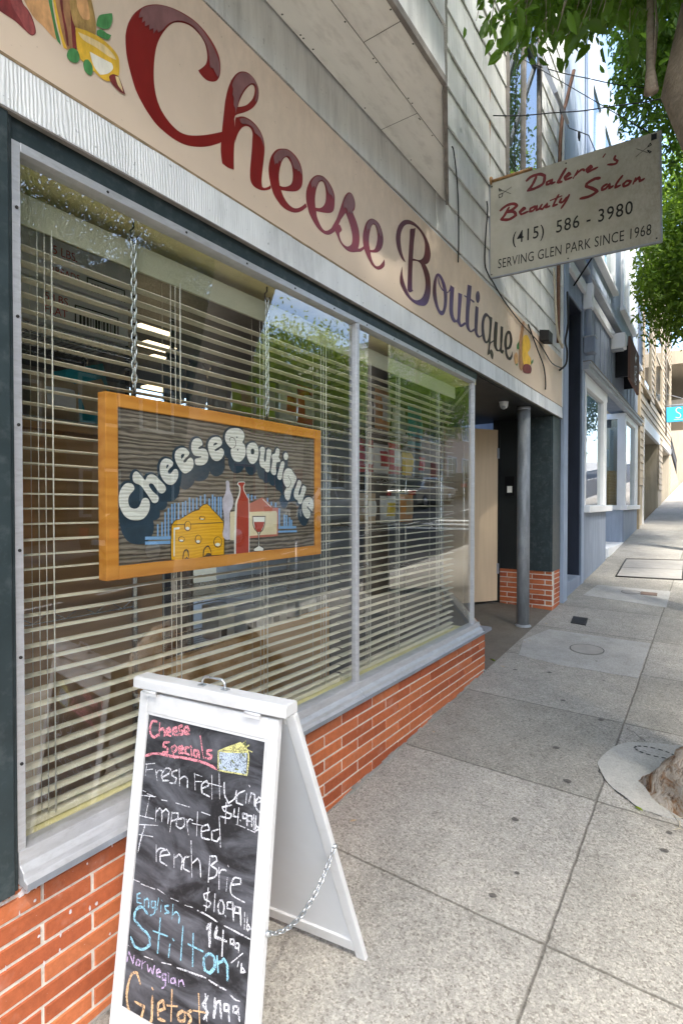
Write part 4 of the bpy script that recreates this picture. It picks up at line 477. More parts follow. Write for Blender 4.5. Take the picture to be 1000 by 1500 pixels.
SALON = [[0,3.1501575078753934,[[3188,43122],[3567,43320],[4224,43285],[4596,43024],[4507,42487],[3949,42292],[3288,42279]]],[0,3.1501575078753934,[[3945,43190],[3665,42673],[3288,42279]]],[0,3.1501575078753934,[[6183,43036],[5867,42589],[5601,42157],[5869,42123]]],[0,3.1501575078753934,[[1034,41372],[1535,41612],[2129,41583],[2424,41335],[1935,41095],[1438,41090],[2132,40937],[2330,40583],[1740,40408],[1098,40598]]],[0,3.1501575078753934,[[1735,41392],[1379,40871],[1098,40598]]],[0,3.1501575078753934,[[8620,41466],[8254,41537],[7784,41388],[7650,41197],[8208,40795],[8460,40532],[7960,40333],[7279,40369]]],[0,2.450122506125306,[[5093,42535],[4746,42463],[4747,42274],[4967,42276],[5184,42541],[5113,42227],[5366,42255]]],[0,2.450122506125306,[[6135,42312],[6538,42488],[6397,42647],[6099,42417],[6188,42164],[6610,42205]]],[0,2.450122506125306,[[7059,42601],[6750,42121]]],[0,2.450122506125306,[[6870,42282],[7128,42467],[7402,42555],[7540,42416]]],[0,2.450122506125306,[[7693,42326],[8080,42462],[7978,42643],[7692,42453],[7779,42206],[8448,42333]]],[0,2.450122506125306,[[8970,43130],[8857,42993]]],[0,2.450122506125306,[[9670,42751],[9623,42538],[9833,42339],[9674,42167],[9188,42286]]],[0,2.450122506125306,[[2719,40758],[3103,40891],[2949,41016],[2622,40787],[2759,40512],[3296,40581]]],[0,2.450122506125306,[[3863,40848],[3486,40773],[3449,40534],[3714,40549],[4013,40839],[3959,40474],[4239,40540]]],[0,2.450122506125306,[[4386,40818],[4202,40552],[4425,40426],[4829,40774],[4702,40473],[4977,40501]]],[0,2.450122506125306,[[5660,41166],[5375,40696],[5250,40416],[5557,40452]]],[0,2.450122506125306,[[5066,40926],[5876,41004]]],[0,2.450122506125306,[[5877,40817],[5736,40582],[5968,40509],[6267,40785]]],[0,2.450122506125306,[[6443,40914],[6234,40518],[5881,40071]]],[0,2.450122506125306,[[9116,40852],[8822,40736],[8791,40513],[9037,40558],[9312,40822],[9282,40477],[9524,40574]]],[0,2.450122506125306,[[10159,41118],[9796,40713],[9686,40397],[10005,40467]]],[0,2.450122506125306,[[10478,40659],[10211,40486],[10276,40289],[10559,40335],[10713,40527],[10478,40659]]],[0,2.450122506125306,[[11023,40648],[10871,40301]]],[0,2.450122506125306,[[10932,40419],[11254,40656],[11302,40329],[11561,40414]]],[1,1.7500875043752186,[[1925,43019],[1229,42736]]],[1,1.7500875043752186,[[1128,43026],[1888,42483]]],[1,1.7500875043752186,[[1229,42736],[886,42708],[928,42437],[1170,42478],[1229,42736]]],[1,1.7500875043752186,[[1128,43026],[884,43245],[966,42980],[1128,43026]]],[1,1.7500875043752186,[[11042,42200],[11772,42621]]],[1,1.7500875043752186,[[11085,42756],[11775,42226]]],[1,1.7500875043752186,[[11772,42621],[11951,42844],[12013,42685],[11772,42621]]],[1,1.7500875043752186,[[11774,42397],[12016,42206],[11927,42136],[11774,42363]]]]
# ================================================================ ground
def zg(x, y=0.):
    if x < 0: z = .05*x
    elif x < 14: z = .05*x+.0012*x*x
    else: z = .05*14+.0012*196+.0836*(x-14)
    return z+.015*max(y, -3.0)
def strip(name, y0, y1, mat, dz=0., x0=-40, x1=150, ny=2, flat_from=None):
    mb = MB(); xs = []; x = x0
    while x < x1+.01: xs.append(x); x += .5 if -4 < x < 20 else 2.
    ys = [y0+(y1-y0)*i/ny for i in range(ny+1)]
    for a, b in zip(xs[:-1], xs[1:]):
        for c, d in zip(ys[:-1], ys[1:]):
            mb.smooth = True; mb.quad((a, c, zg(a, c)+dz), (b, c, zg(b, c)+dz), (b, d, zg(b, d)+dz), (a, d, zg(a, d)+dz))
    o = mb.build(name, mat); return tag(o, kind='structure')
strip('sidewalk', -2.95, .02, M['pave'], ny=6)
def kerb(name, y0, y1, mat):
    mb = MB(); xs = [-40+2*i for i in range(96)]
    for a, b in zip(xs[:-1], xs[1:]):
        za, zb = zg(a, -3), zg(b, -3)
        mb.obox((a, y0, za-.25), (b-a, 0, zb-za), (0, y1-y0, 0), (0, 0, .252))
    tag(mb.build(name, mat), kind='structure')
kerb('kerb', -3.1, -2.95, M['concrete']); kerb('far_kerb', -11.15, -11.0, M['concrete'])
strip('road', -11.0, -3.1, M['asphalt'], dz=-.13, ny=3)
strip('far_sidewalk', -15.0, -11.15, M['concrete'], ny=2)
strip('ground', -120, -15.0, M['concrete'], dz=-.02, ny=4); strip('ground', 12., 90, M['concrete'], dz=-.02, ny=3)
mb = MB()
for x in np.arange(-30, 60, 1.6):
    mb.quad(*[(p, q, zg(p, -3)-.13+.004) for p, q in ((x, -7.1), (x+1., -7.1), (x+1., -6.98), (x, -6.98))])
tag(mb.build('road_marking', M['roadpaint']), kind='structure')
mb = MB()
for xx in (15.5, 16.6, 17.7):
    mb.quad(*[(p, q, zg(p, -3)-.13+.004) for p, q in ((xx, -6.6), (xx+.45, -6.6), (xx+.45, -3.4), (xx, -3.4))])
tag(mb.build('road_marking', M['roadpaint']), kind='structure')
def ground_poly(mb, pts, dz, thick=0):
    mb.quad(*[(x, y, zg(x, y)+dz) for x, y in pts])

# ================================================================ the cheese shop building
B = thing('shop_building', (0, 0, 0), 'shingled storefront building with a brick base, big window and dark recessed entry', 'building')
BX0, BX1 = -6., 7.18
# --- brick bulkhead
def brick_wall(name, O, U, length, z0, z1, parent, seed, first=0., N=None, zfun=None, bl=.3075, rows_from=.577, bh=.0617, depth=.1):
    rr = random.Random(seed); O = Vector(O); U = Vector(U); N = N or Vector((0, -1, 0)); Z = Vector((0, 0, 1)); mo = .0095
    mb = MB(); mm = MB()
    k = 0
    while True:
        zt = rows_from-mo/2+bh*(1-k) if True else 0
        zb = zt-bh+mo
        if zb > z1: k += 1; continue
        if zt < z0: break
        x = first-(bl/2 if k % 2 == 0 else 0)-bl*40
        while x < length:
            a, b = max(x+mo/2, 0), min(x+bl-mo/2, length)
            if b-a > .012 and b > 0:
                top = min(zt, z1)
                j = [rr.uniform(-.0012, .0012) for _ in range(4)]; pr = rr.uniform(-.001, .0012)
                f = [O+U*(a+j[0])+Z*(zb+j[1]), O+U*(b+j[2])+Z*(zb+j[1]), O+U*(b+j[2])+Z*(top+j[3]), O+U*(a+j[0])+Z*(top+j[3])]
                ctr = (f[0]+f[2])/2; c = .0028
                fr = []
                for p in f:
                    q = Vector(p); d = ctr-q
                    q += U*(c if d.dot(U) > 0 else -c)+Z*(c if d.z > 0 else -c); fr.append(q+N*pr)
                bk = [p-N*.006 for p in f]; mb.r = rr.random()
                mb._add(fr+bk, [[0,1,2,3]]+[[i, 4+i, 4+(i+1) % 4, (i+1) % 4] for i in range(4)])
            x += bl
        k += 1
    mm.obox(O+Z*z0-N*.0055, U*length, -N*depth, Z*(z1-z0))
    b = mb.build(name, M['brick'], parent); mm.build('mortar', M['mortar'], b)
    return b
bk = brick_wall('brick_bulkhead', (-6, 0, 0), (1, 0, 0), 10.463, -.4, .612, B, 3, first=6+2.323)
U2 = Vector((1.8, 1.08, 0)).normalized()
brick_wall('brick_bulkhead', (4.466, .004, 0), U2, 2.05, .1, .612, B, 5, N=Vector((U2.y, -U2.x, 0)))
# splashed old paint under the dark post and a rough mortar fillet along the foot of the wall
mb = MB(); rr = random.Random(4)
x = -1.
while x < 4.44:
    dx = rr.uniform(.03, .09); h = rr.uniform(.006, .022)*(1 if rr.random() < .75 else .3); o = rr.uniform(.005, .014)
    x2 = min(x+dx, 4.455)
    mb.obox((x, -o, zg(x)-.05), (x2-x, 0, zg(x2)-zg(x)), (0, o+.003, 0), (0, 0, .05+h)); x = x2
mb.build('mortar_fillet', M['cover'], B)
mb = MB()
for i in range(70):
    a = rr.uniform(.60, .79); z = .635-(.72-a)*.0-rr.uniform(0, .06); s = rr.uniform(.003, .011)
    mb.plate(Vector((a, -.002, z)), Vector((1, 0, 0)), Vector((0, 0, 1)), [[(s*math.cos(q)*rr.uniform(.6, 1.2), s*math.sin(q)*rr.uniform(.4, 1)) for q in np.linspace(0, 5.6, 8)]], 0, .0006+i*.00008)
for i in range(26):
    a = rr.uniform(.55, 1.35); z = rr.uniform(.2, .6); s = rr.uniform(.0012, .0032); th = rr.uniform(0, 3)
    mb.plate(Vector((a, -.002, z)), Vector((1, 0, 0)), Vector((0, 0, 1)), [[(s*math.cos(q)*rr.uniform(.6, 1.2)*(1+abs(math.cos(th))), s*math.sin(q)*(1+3*abs(math.sin(th)))) for q in np.linspace(0, 5.6, 7)]], 0, .0006)
tag(mb.build('flaked_paint', M['oldpaint'], B), kind='stuff')
# --- dark post and header
mb = MB(); mb.box((-.2, -.022, .60), (.702, .16, 2.76)); mb.box((.702, -.012, .60), (.7145, .1, 2.76)); mb.build('corner_post', M['darkpaint'], B, bevel=.004)
mb = MB(); mb.box((.7155, -.004, 2.684), (4.24, .10, 2.742)); mb.build('header_board', M['darkpaint'], B)
# --- white shingle strip, seams
def shingle_run(mb, x0, x1, z0, z1, yb, yt, seed, wmin=.22, wmax=.5, thick=.012, gap=.0022, pts=None):
    rr = random.Random(seed); x = x0+rr.uniform(-wmax, 0)
    while x < x1:
        w_ = rr.uniform(wmin, wmax); a, b = max(x, x0), min(x+w_, x1)
        if b-a > .004:
            j = rr.uniform(-.0015, .0015); mb.r = rr.random(); zb = z0+rr.uniform(-.003, .003)
            mb._add([(a+gap/2, yb+j, zb), (b-gap/2, yb+j, zb), (b-gap/2, yt+j, z1), (a+gap/2, yt+j, z1), (a+gap/2, yb+thick, zb), (b-gap/2, yb+thick, zb), (b-gap/2, yt+thick, z1), (a+gap/2, yt+thick, z1)],
                    [[0,1,2,3],[4,7,6,5],[0,4,5,1],[3,2,6,7],[0,3,7,4],[1,5,6,2]])
        x += w_
mb = MB(); shingle_run(mb, -3, 7.135, 2.746, 2.886, -.026, -.02, 12, .5, .75); mb.build('trim_strip', M['shingle_white'], B)
mb = MB(); mb.box((-3, -.029, 2.741), (7.14, -.010, 2.7455)); mb.build('drip_edge', M['oldwood'], B)
mb = MB(); mb.box((-6, .0, 2.742), (7.14, .2, 7.6)) ; mb.build('upper_wall', M['seam'], B)
# --- upper wall shingles
def courses(mb, x0, x1, z0, z1, h, seed, yb=-.016, yt=-.004, **k):
    z = z0; i = 0
    while z < z1-.01:
        t = min(z+h-.005, z1); shingle_run(mb, x0, x1, z, t, yb, yt, seed+i, **k); z += h; i += 1
mb = MB(); shingle_run(mb, -3, 7.1, 3.40, 3.556, -.014, -.006, 31, .25, .55); shingle_run(mb, -3, 3.60, 3.563, 3.830, -.014, -.004, 32, .3, .6); mb.build('fascia_shingles', M['shingle'], B)
UWX0, UWX1, UWZ0 = 4.92, 6.06, 4.66
mb = MB(); courses(mb, 3.45, UWX0, 3.563, 7.6, .272, 40, wmin=.18, wmax=.36); courses(mb, UWX0, UWX1, 3.563, UWZ0-.05, .272, 70, wmin=.18, wmax=.36); courses(mb, UWX1, 7.12, 3.563, 7.6, .272, 90, wmin=.18, wmax=.36)
mb.build('shingle_siding', M['shingle'], B)
mb = MB(); mb.box((7.10, -.028, 2.89), (7.135, -.0, 7.6)); mb.build('corner_board', M['shingle_white'], B)
# --- upper window: two tall panes and an open awning sash
uw = MB()
for a, b in ((UWX0, UWX0+.035), (5.42, 5.47), (UWX1-.06, UWX1)): uw.box((a, -.035, UWZ0), (b, .03, 7.5))
uw.box((UWX0, -.04, UWZ0-.05), (UWX1, .03, UWZ0))
uwf = uw.build('upper_window', M['oldwood'], B)
mb = MB(); mb.box((UWX0+.03, -.014, UWZ0), (UWX1-.03, -.008, 7.5)); mb.build('pane', M['glass2'], uwf)
mb = MB(); o = Vector((5.47, -.04, 5.75)); 
SV_ = Vector((0, .34, .94)); SN_ = Vector((0, -.028, .01)); o = Vector((5.47, -.30, 5.62))
for (du, dv, lu, lv) in ((0, 0, .53, .05), (0, .75, .53, .05), (0, .05, .05, .70), (.48, .05, .05, .70)): mb.obox(o+Vector((du, 0, 0))+SV_*dv, (lu, 0, 0), SN_, SV_*lv)
mb.build('awning_sash', M['alu_dull'], uwf)
# --- bay overhang: soffit, front face and slanted end
BAYZ = 3.818
mb = MB(); pts = [(-4, -.015), (3.572, -.015), (2.56, -.445), (-4, -.445)]
mb.prism([(x, y, BAYZ) for x, y in pts], (0, 0, .02)); bay = mb.build('bay_soffit', M['soffit'], B)
mb = MB()
def seam(a, b, w_=.0035):
    a, b = Vector((a[0], a[1], BAYZ-.0012)), Vector((b[0], b[1], BAYZ-.0012)); t = (b-a).normalized(); n = Vector((-t.y, t.x, 0))*w_/2
    mb.quad(a+n, b+n, b-n, a-n)
seam((-4, -.245), (3.03, -.245)); 
for x in (.25, 1.47, 2.69): seam((x, -.016), (x, -.244))
for x in (-.3, .92, 2.14): seam((x, -.246), (x, -.444))
for i in range(40):
    x = rr.uniform(-1, 3.2); y = rr.choice((-.03, -.235, -.255, -.43))
    if y > -.445*(3.57-x)/1.0: mb.quad(*[(x+s*.004, y+q*.004, BAYZ-.0012) for s, q in ((-1,-1),(1,-1),(1,1),(-1,1))])
mb.build('soffit_seams', M['seam'], bay)
E0, E1 = Vector((2.56, -.445, 0)), Vector((3.572, -.015, 0)); EU = (E1-E0); EL = EU.length; EU.normalize(); EN = Vector((EU.y, -EU.x, 0))
mb = MB()
mb.obox(Vector((-4, -.452, BAYZ-.03)), (6.56, 0, 0), (0, -.022, 0), (0, 0, .036)); mb.obox(E0+Vector((0, 0, BAYZ-.03))+EN*.007, EU*EL, EN*.022, (0, 0, .036)); mb.build('bay_edge_trim', M['oldwood'], bay)
mb = MB(); mb.box((-4, -.44, BAYZ+.02), (2.55, 0, 7.6)); mb.prism([(2.55, -.44, BAYZ+.02), (3.55, -.01, BAYZ+.02), (2.55, 0, BAYZ+.02)], (0, 0, 3.8)); mb.build('bay_core', M['seam'], bay)
mb = MB(); z = BAYZ+.008; i = 0
while z < 7.4:
    t = z+.265
    rr2 = random.Random(300+i); x = -4
    shingle_run(mb, -4, 2.57, z, t, -.462, -.45, 300+i, .25, .5)
    s = 0.
    while s < EL-.02:
        e = min(s+rr2.uniform(.2, .36), EL); a = E0+EU*(s+.001); b = E0+EU*(e-.001)
        mb._add([a+EN*.018+Vector((0,0,z)), b+EN*.018+Vector((0,0,z)), b+EN*.006+Vector((0,0,t)), a+EN*.006+Vector((0,0,t)), a+Vector((0,0,z)), b+Vector((0,0,z)), b+Vector((0,0,t)), a+Vector((0,0,t))], [[0,1,2,3],[0,4,5,1],[3,2,6,7],[0,3,7,4],[1,5,6,2]]); s = e
    z += .272; i += 1
mb.build('bay_shingles', M['shingle'], bay)
# --- window: aluminium frame, mullion, sill, panes
GY = .02
mb = MB(); mb.box((.7155, -.006, .70), (.738, .05, 2.683)); mb.box((.738, -.008, 2.657), (4.205, .05, 2.683)); mb.box((4.187, -.004, .70), (4.202, .027, 2.657))
wf = mb.build('window_frame', M['alu'], B, bevel=.0015)
for x, z in [(.727, q) for q in (.95, 1.25, 1.55, 1.9, 2.2, 2.5)]+[(q, 2.67) for q in np.arange(1.0, 4.1, .31)]:
    mb = MB(); mb.tube([(x, -.0062 if z < 2.6 else -.0082, z), (x, -.0095, z)], .0045, 8); mb.build('screw', M['iron'], wf)
mb = MB(); mb.box((2.450, -.003, .70), (2.458, .027, 2.657)); mb.box((2.458, -.007, .70), (2.478, .027, 2.657)); mb.build('mullion', M['alu'], wf, bevel=.002)
mb = MB(); prof = [(.05, .706), (-.012, .706), (-.016, .668), (-.036, .655), (-.040, .638), (-.058, .632), (-.058, .614), (.05, .614)]
for (x0, x1) in ((.7155, 2.47), (2.473, 4.30)): mb.prism([(x0, y, z) for y, z in prof], (x1-x0, 0, 0))
sill = mb.build('window_sill', M['alu'], B, bevel=.002)
mb = MB(); mb.prism([(4.30, -.056, .614), (4.462, -.056, .614), (4.462, .05, .614), (4.30, .05, .614)], (0, 0, .025)); mb.obox((.7155, -.0595, .6135), (3.746, 0, 0), (0, .0012, 0), (0, 0, .019)); mb.build('sill_lip', M['alu_dull'], sill)
mb = MB(); mb.box((.738, GY, .706), (2.450, GY+.005, 2.657)); mb.build('window_pane', M['glass'], B)
mb = MB(); mb.box((2.481, GY, .706), (4.184, GY+.005, 2.657)); mb.build('window_pane', M['glass'], B)
# return glass along the splayed entry
P0 = Vector((4.205, .03, 0)); RN = Vector((U2.y, -U2.x, 0))
mb = MB(); mb.obox(P0+Vector((0, 0, .706))+U2*.03, U2*1.98, RN*-.005, (0, 0, 1.95)); mb.build('window_pane', M['glass'], B)
mb = MB(); mb.obox(P0+Vector((0, 0, .66)), U2*2.06, RN*.04, (0, 0, .046)); mb.obox(P0+Vector((0, 0, 2.657)), U2*2.06, RN*.03, (0, 0, .05)); mb.obox(P0+U2*2.03+Vector((0, 0, .66)), U2*.05, RN*.03, (0, 0, 2.0)); mb.build('return_frame', M['alu'], B)
# --- entry recess
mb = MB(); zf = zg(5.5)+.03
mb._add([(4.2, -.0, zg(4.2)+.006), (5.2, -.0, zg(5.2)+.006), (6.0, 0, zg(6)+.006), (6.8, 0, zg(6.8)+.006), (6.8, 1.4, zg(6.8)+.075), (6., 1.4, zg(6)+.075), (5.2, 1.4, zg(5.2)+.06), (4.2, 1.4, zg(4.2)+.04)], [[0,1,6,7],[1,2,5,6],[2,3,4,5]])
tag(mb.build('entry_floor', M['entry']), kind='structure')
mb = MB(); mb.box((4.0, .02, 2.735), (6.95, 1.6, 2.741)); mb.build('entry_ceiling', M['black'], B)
brick_wall('brick_pier', (6.75, .66, 0), (0, -1, 0), .66, .2, .862, B, 8, first=.12, N=Vector((-1, 0, 0)), rows_from=.8215)
brick_wall('brick_pier', (6.752, -.0, 0), (1, 0, 0), .40, .2, .862, B, 9, first=.05, rows_from=.8215)
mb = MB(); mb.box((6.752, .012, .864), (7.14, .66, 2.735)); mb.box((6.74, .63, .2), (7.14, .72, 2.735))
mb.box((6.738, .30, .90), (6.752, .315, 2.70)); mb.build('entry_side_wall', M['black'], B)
mb = MB(); mb.box((6.745, -.006, .864), (6.835, .012, 2.735)); mb.box((6.84, -.004, .864), (7.14, .012, 2.735)); mb.box((6.736, .012, .864), (6.751, .29, 2.735)); mb.build('entry_jamb', M['darkpaint'], B)
D0, D1 = Vector((6.75, .665, 0)), Vector((6.06, 1.10, 0)); DU = (D1-D0).normalized(); DNn = Vector((DU.y, -DU.x, 0))
if DNn.x > 0: DNn = -DNn
mb = MB(); mb.obox(D0+DU*.03+Vector((0, 0, .462)), DU*.80, DNn*.04, (0, 0, 2.145)); pd = mb.build('plywood_door', M['plywood'], B)
mb = MB(); 
for z in (.80, 2.25): mb.obox(D0+DU*.012+DNn*.03+Vector((0, 0, z)), DU*.03, DNn*.018, (0, 0, .13))
mb.build('hinge', M['alu_dull'], pd)
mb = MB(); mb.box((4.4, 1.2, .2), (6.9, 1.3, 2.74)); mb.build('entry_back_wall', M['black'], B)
mb = MB(); mb.box((6.715, .44, 1.78), (6.738, .56, 2.02)); ic = mb.build('intercom', M['blackmetal'], B)
mb = MB(); mb.box((6.709, .47, 1.82), (6.716, .53, 1.90)); mb.build('name_plate', M['chromeplate'], ic)
# small camera under the entry ceiling
cm = thing('dome_camera', (5.55, .2, 2.73), 'little white camera under the dark entry ceiling beside the pipe column', 'camera')
mb = MB(); mb.lathe((5.55, .2, 2.66), [(.006, 0), (.03, .008), (.042, .03), (.045, .06), (.05, .074)], 16); mb.build('housing', M['offwhite'], cm)
mb = MB(); mb.tube([(5.55, .2, 2.69), (5.51, .19, 2.665)], .02, 10); mb.build('lens', M['trim_grey'], cm)
# --- interior shell
mb = MB(); mb.box((-1.5, .30, .05), (7., 5., .20)); mb.build('shop_floor', M['roomfloor'], B)
mb = MB(); mb.box((-1.5, 5., .05), (4.4, 5.1, 3.4)); mb.box((-1.6, .16, .05), (-1.5, 5, 3.4)); mb.box((6.0, 1.31, .05), (6.1, 5, 3.4)); mb.box((4.4, 1.31, 2.9), (6., 1.36, 3.4)); mb.build('shop_wall', M['room'], B)
mb = MB(); mb.box((-1.5, .2, 3.3), (6.1, 5.1, 3.4)); mb.build('shop_ceiling', M['roomceil'], B)
mb = MB(); mb.box((.70, .027, 2.66), (4.3, .20, 2.735)); mb.box((.70, .05, .62), (4.15, .19, .685)); mb.box((.66, .055, .62), (.7145, .2, 2.7)); mb.build('inner_reveal', M['cream'], B)
mb = MB(); mb.box((-1.5, .2, .05), (4.2, .25, .66)); mb.build('inner_wall', M['room'], B)
for (x, y) in ((2.35, 1.75), (2.62, 2.05), (2.9, 2.35), (1.9, 3.2), (3.6, 3.4)):
    mb = MB(); mb.box((x, y, 2.94), (x+.28, y+.13, 2.96)); mb.build('ceiling_light', M['lamp'], B)

# ================================================================ sign over the shop
S = thing('fascia_sign', (1.9, -.012, 2.89), 'long beige fascia sign lettered Cheese Boutique in dark red script above the shop window', 'sign')
mb = MB(); zt = lambda x: 3.545-.0115*(x-1.4)
mb._add([(-3, -.022, 2.892), (7.118, -.022, 2.892), (7.118, -.022, 3.48), (-3, -.022, 3.60), (-3, -.003, 2.892), (7.118, -.003, 2.892), (7.118, -.003, 3.48), (-3, -.003, 3.60)], [[0,1,2,3],[4,7,6,5],[3,2,6,7],[1,5,6,2],[0,3,7,4]])
bd = mb.build('board', M['board'], S)
mb = MB(); mb.box((-3, -.0225, 2.884), (7.118, -.003, 2.8915)); mb.build('board_edge', M['board_edge'], S)
SO, SU, SV = Vector((0, -.022, 0)), Vector((1, 0, 0)), Vector((0, 0, 1))
def m4(lp): return [(a/10000, b/10000) for a, b in lp]
mb = MB()
for i, rec in enumerate(SIGN_LETTERS): mb.plate(SO, SU, SV, [crom(m4(lp), 3) for lp in rec], .0002+i*.00012, .0006)
mb.build('lettering', M['letter'], S)
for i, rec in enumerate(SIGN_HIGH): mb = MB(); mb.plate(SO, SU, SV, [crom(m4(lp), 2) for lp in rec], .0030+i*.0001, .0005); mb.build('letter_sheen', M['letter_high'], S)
for lo, hi in ((0, 2e4), (2e4, 9e9)):
    mb = MB()
    for i, rec in enumerate(SIGN_FOOD):
        if lo <= rec[1][0][0] < hi: mb.cur = rec[0]; mb.plate(SO, SU, SV, [crom(m4(lp), 3) for lp in rec[1:]], .0004+i*.00015, .0005)
    mb.build('painted_food', FOOD, S)

# ================================================================ sandblasted wood sign hung in the window
WX0, WX1, WZ0, WZ1, WY = 1.022, 2.202, 1.424, 2.052, .052
W_ = thing('hanging_wood_sign', ((WX0+WX1)/2, WY+.02, WZ0), 'carved wood sign in an orange frame lettered Cheese Boutique, hanging on chains behind the glass', 'sign')
mb = MB(); fw = .046; fd = .042
for a, b in (((WX0, WY-.004, WZ0), (WX0+fw, WY+fd, WZ1)), ((WX1-fw, WY-.004, WZ0), (WX1, WY+fd, WZ1)), ((WX0+fw, WY-.004, WZ0), (WX1-fw, WY+fd, WZ0+fw)), ((WX0+fw, WY-.004, WZ1-fw), (WX1-fw, WY+fd, WZ1))): mb.box(a, b)
mb.build('frame', M['frameorange'], W_, bevel=.003)
mb = MB(); mb.box((WX0+fw, WY+.005, WZ0+fw), (WX1-fw, WY+fd-.004, WZ1-fw)); mb.build('panel', M['woodsign'], W_)
WO = Vector((0, WY+.005, 0))
def expand(lp, d):
    P = [Vector(p) for p in lp]; n = len(P); A = sum(P[i-1].x*P[i].y-P[i].x*P[i-1].y for i in range(n)); s = 1 if A > 0 else -1; out = []
    for i in range(n):
        t = P[(i+1) % n]-P[i-1]; t = t.normalized() if t.length else Vector((1, 0)); out.append(P[i]+Vector((t.y, -t.x))*d*s)
    return out
mb = MB(); kk = 0
for rec in WOOD_LETTERS:
    k, lp = rec[0], crom(m4(rec[1]), 2); ex = expand(lp, .0065)
    dv = {0: Vector((.003, -.055)), 1: Vector((-.004, -.042)), 2: Vector((-.022, -.030))}[k]
    if rec is WOOD_LETTERS[0]: dv = Vector((.014, -.078))
    for j in range(9): mb.plate(WO, SU, SV, [[p+dv*(j/8)*1. for p in (ex if j else expand(lp, .008))]], .0003+kk*.00001, .0003); kk += 1
mb.build('letter_shadow', M['woodblue'], W_)
mb = MB()
for i, rec in enumerate(WOOD_LETTERS):
    loops = [crom(m4(lp), 3) for lp in rec[1:]]; mb.plate(WO, SU, SV, loops, .002+i*.00005, .0035)
mb.build('lettering', M['woodwhite'], W_)
mb = MB()
for i, rec in enumerate(WOOD_PICTURE): mb.cur = rec[0]; mb.plate(WO, SU, SV, [crom(m4(lp), 2) if len(lp) > 6 else m4(lp) for lp in rec[1:]], .0005+i*.00005, .0003)
mb.cur = 6
for i, (c, wd, pts) in enumerate(WOOD_STROKES): mb.ribbon(WO, SU, SV, crom(m4(pts), 3, False), wd*.0026, .0075)
mb.build('painted_picture', WPIC, W_)
def chain_mesh(mb, a, b, link=.030, r=.0032, wd=.0085, sag=0.):
    a, b = Vector(a), Vector(b); n = max(2, int((b-a).length/(link*.78)))
    P = [a.lerp(b, i/n)+Vector((0, 0, -sag*4*(i/n)*(1-i/n))) for i in range(n+1)]
    for i in range(n):
        c = (P[i]+P[i+1])/2; t = (P[i+1]-P[i]).normalized(); s = t.cross(Vector((.2, 1, .1))).normalized()
        if i % 2: s = t.cross(s).normalized()
        L = link/2
        pth = [c+t*(L*.62*sg)+t*(wd*math.sin(q)*sg)+s*(wd*math.cos(q)*sg) for sg in (1, -1) for q in np.linspace(-.0+math.pi*0, math.pi, 5)]
        pth = [c+t*(L*.55)+t*wd*math.sin(q)+s*wd*math.cos(q) for q in np.linspace(0, math.pi, 5)]+[c-t*(L*.55)-t*wd*math.sin(q)-s*wd*math.cos(q) for q in np.linspace(0, math.pi, 5)]
        mb.tube(pth, r, 6, closed=True)
for cx in (1.145, 1.825):
    mb = MB(); chain_mesh(mb, (cx, WY+.018, 2.605), (cx, WY+.018, WZ1+.03)); c = mb.build('chain', M['steel'], W_)
    mb = MB(); mb.tube([(cx, WY+.018, 2.66), (cx, WY+.018, 2.64), (cx-.012, WY+.018, 2.625), (cx-.012, WY+.018, 2.605), (cx, WY+.018, 2.595), (cx+.013, WY+.018, 2.602), (cx+.018, WY+.018, 2.617)], .0035, 8); mb.build('hook', M['iron'], c); mb = MB(); mb.tube([(cx, WY+.018, WZ1-.002), (cx, WY+.018, WZ1+.035)], .004, 8); mb.build('hook', M['iron'], c)

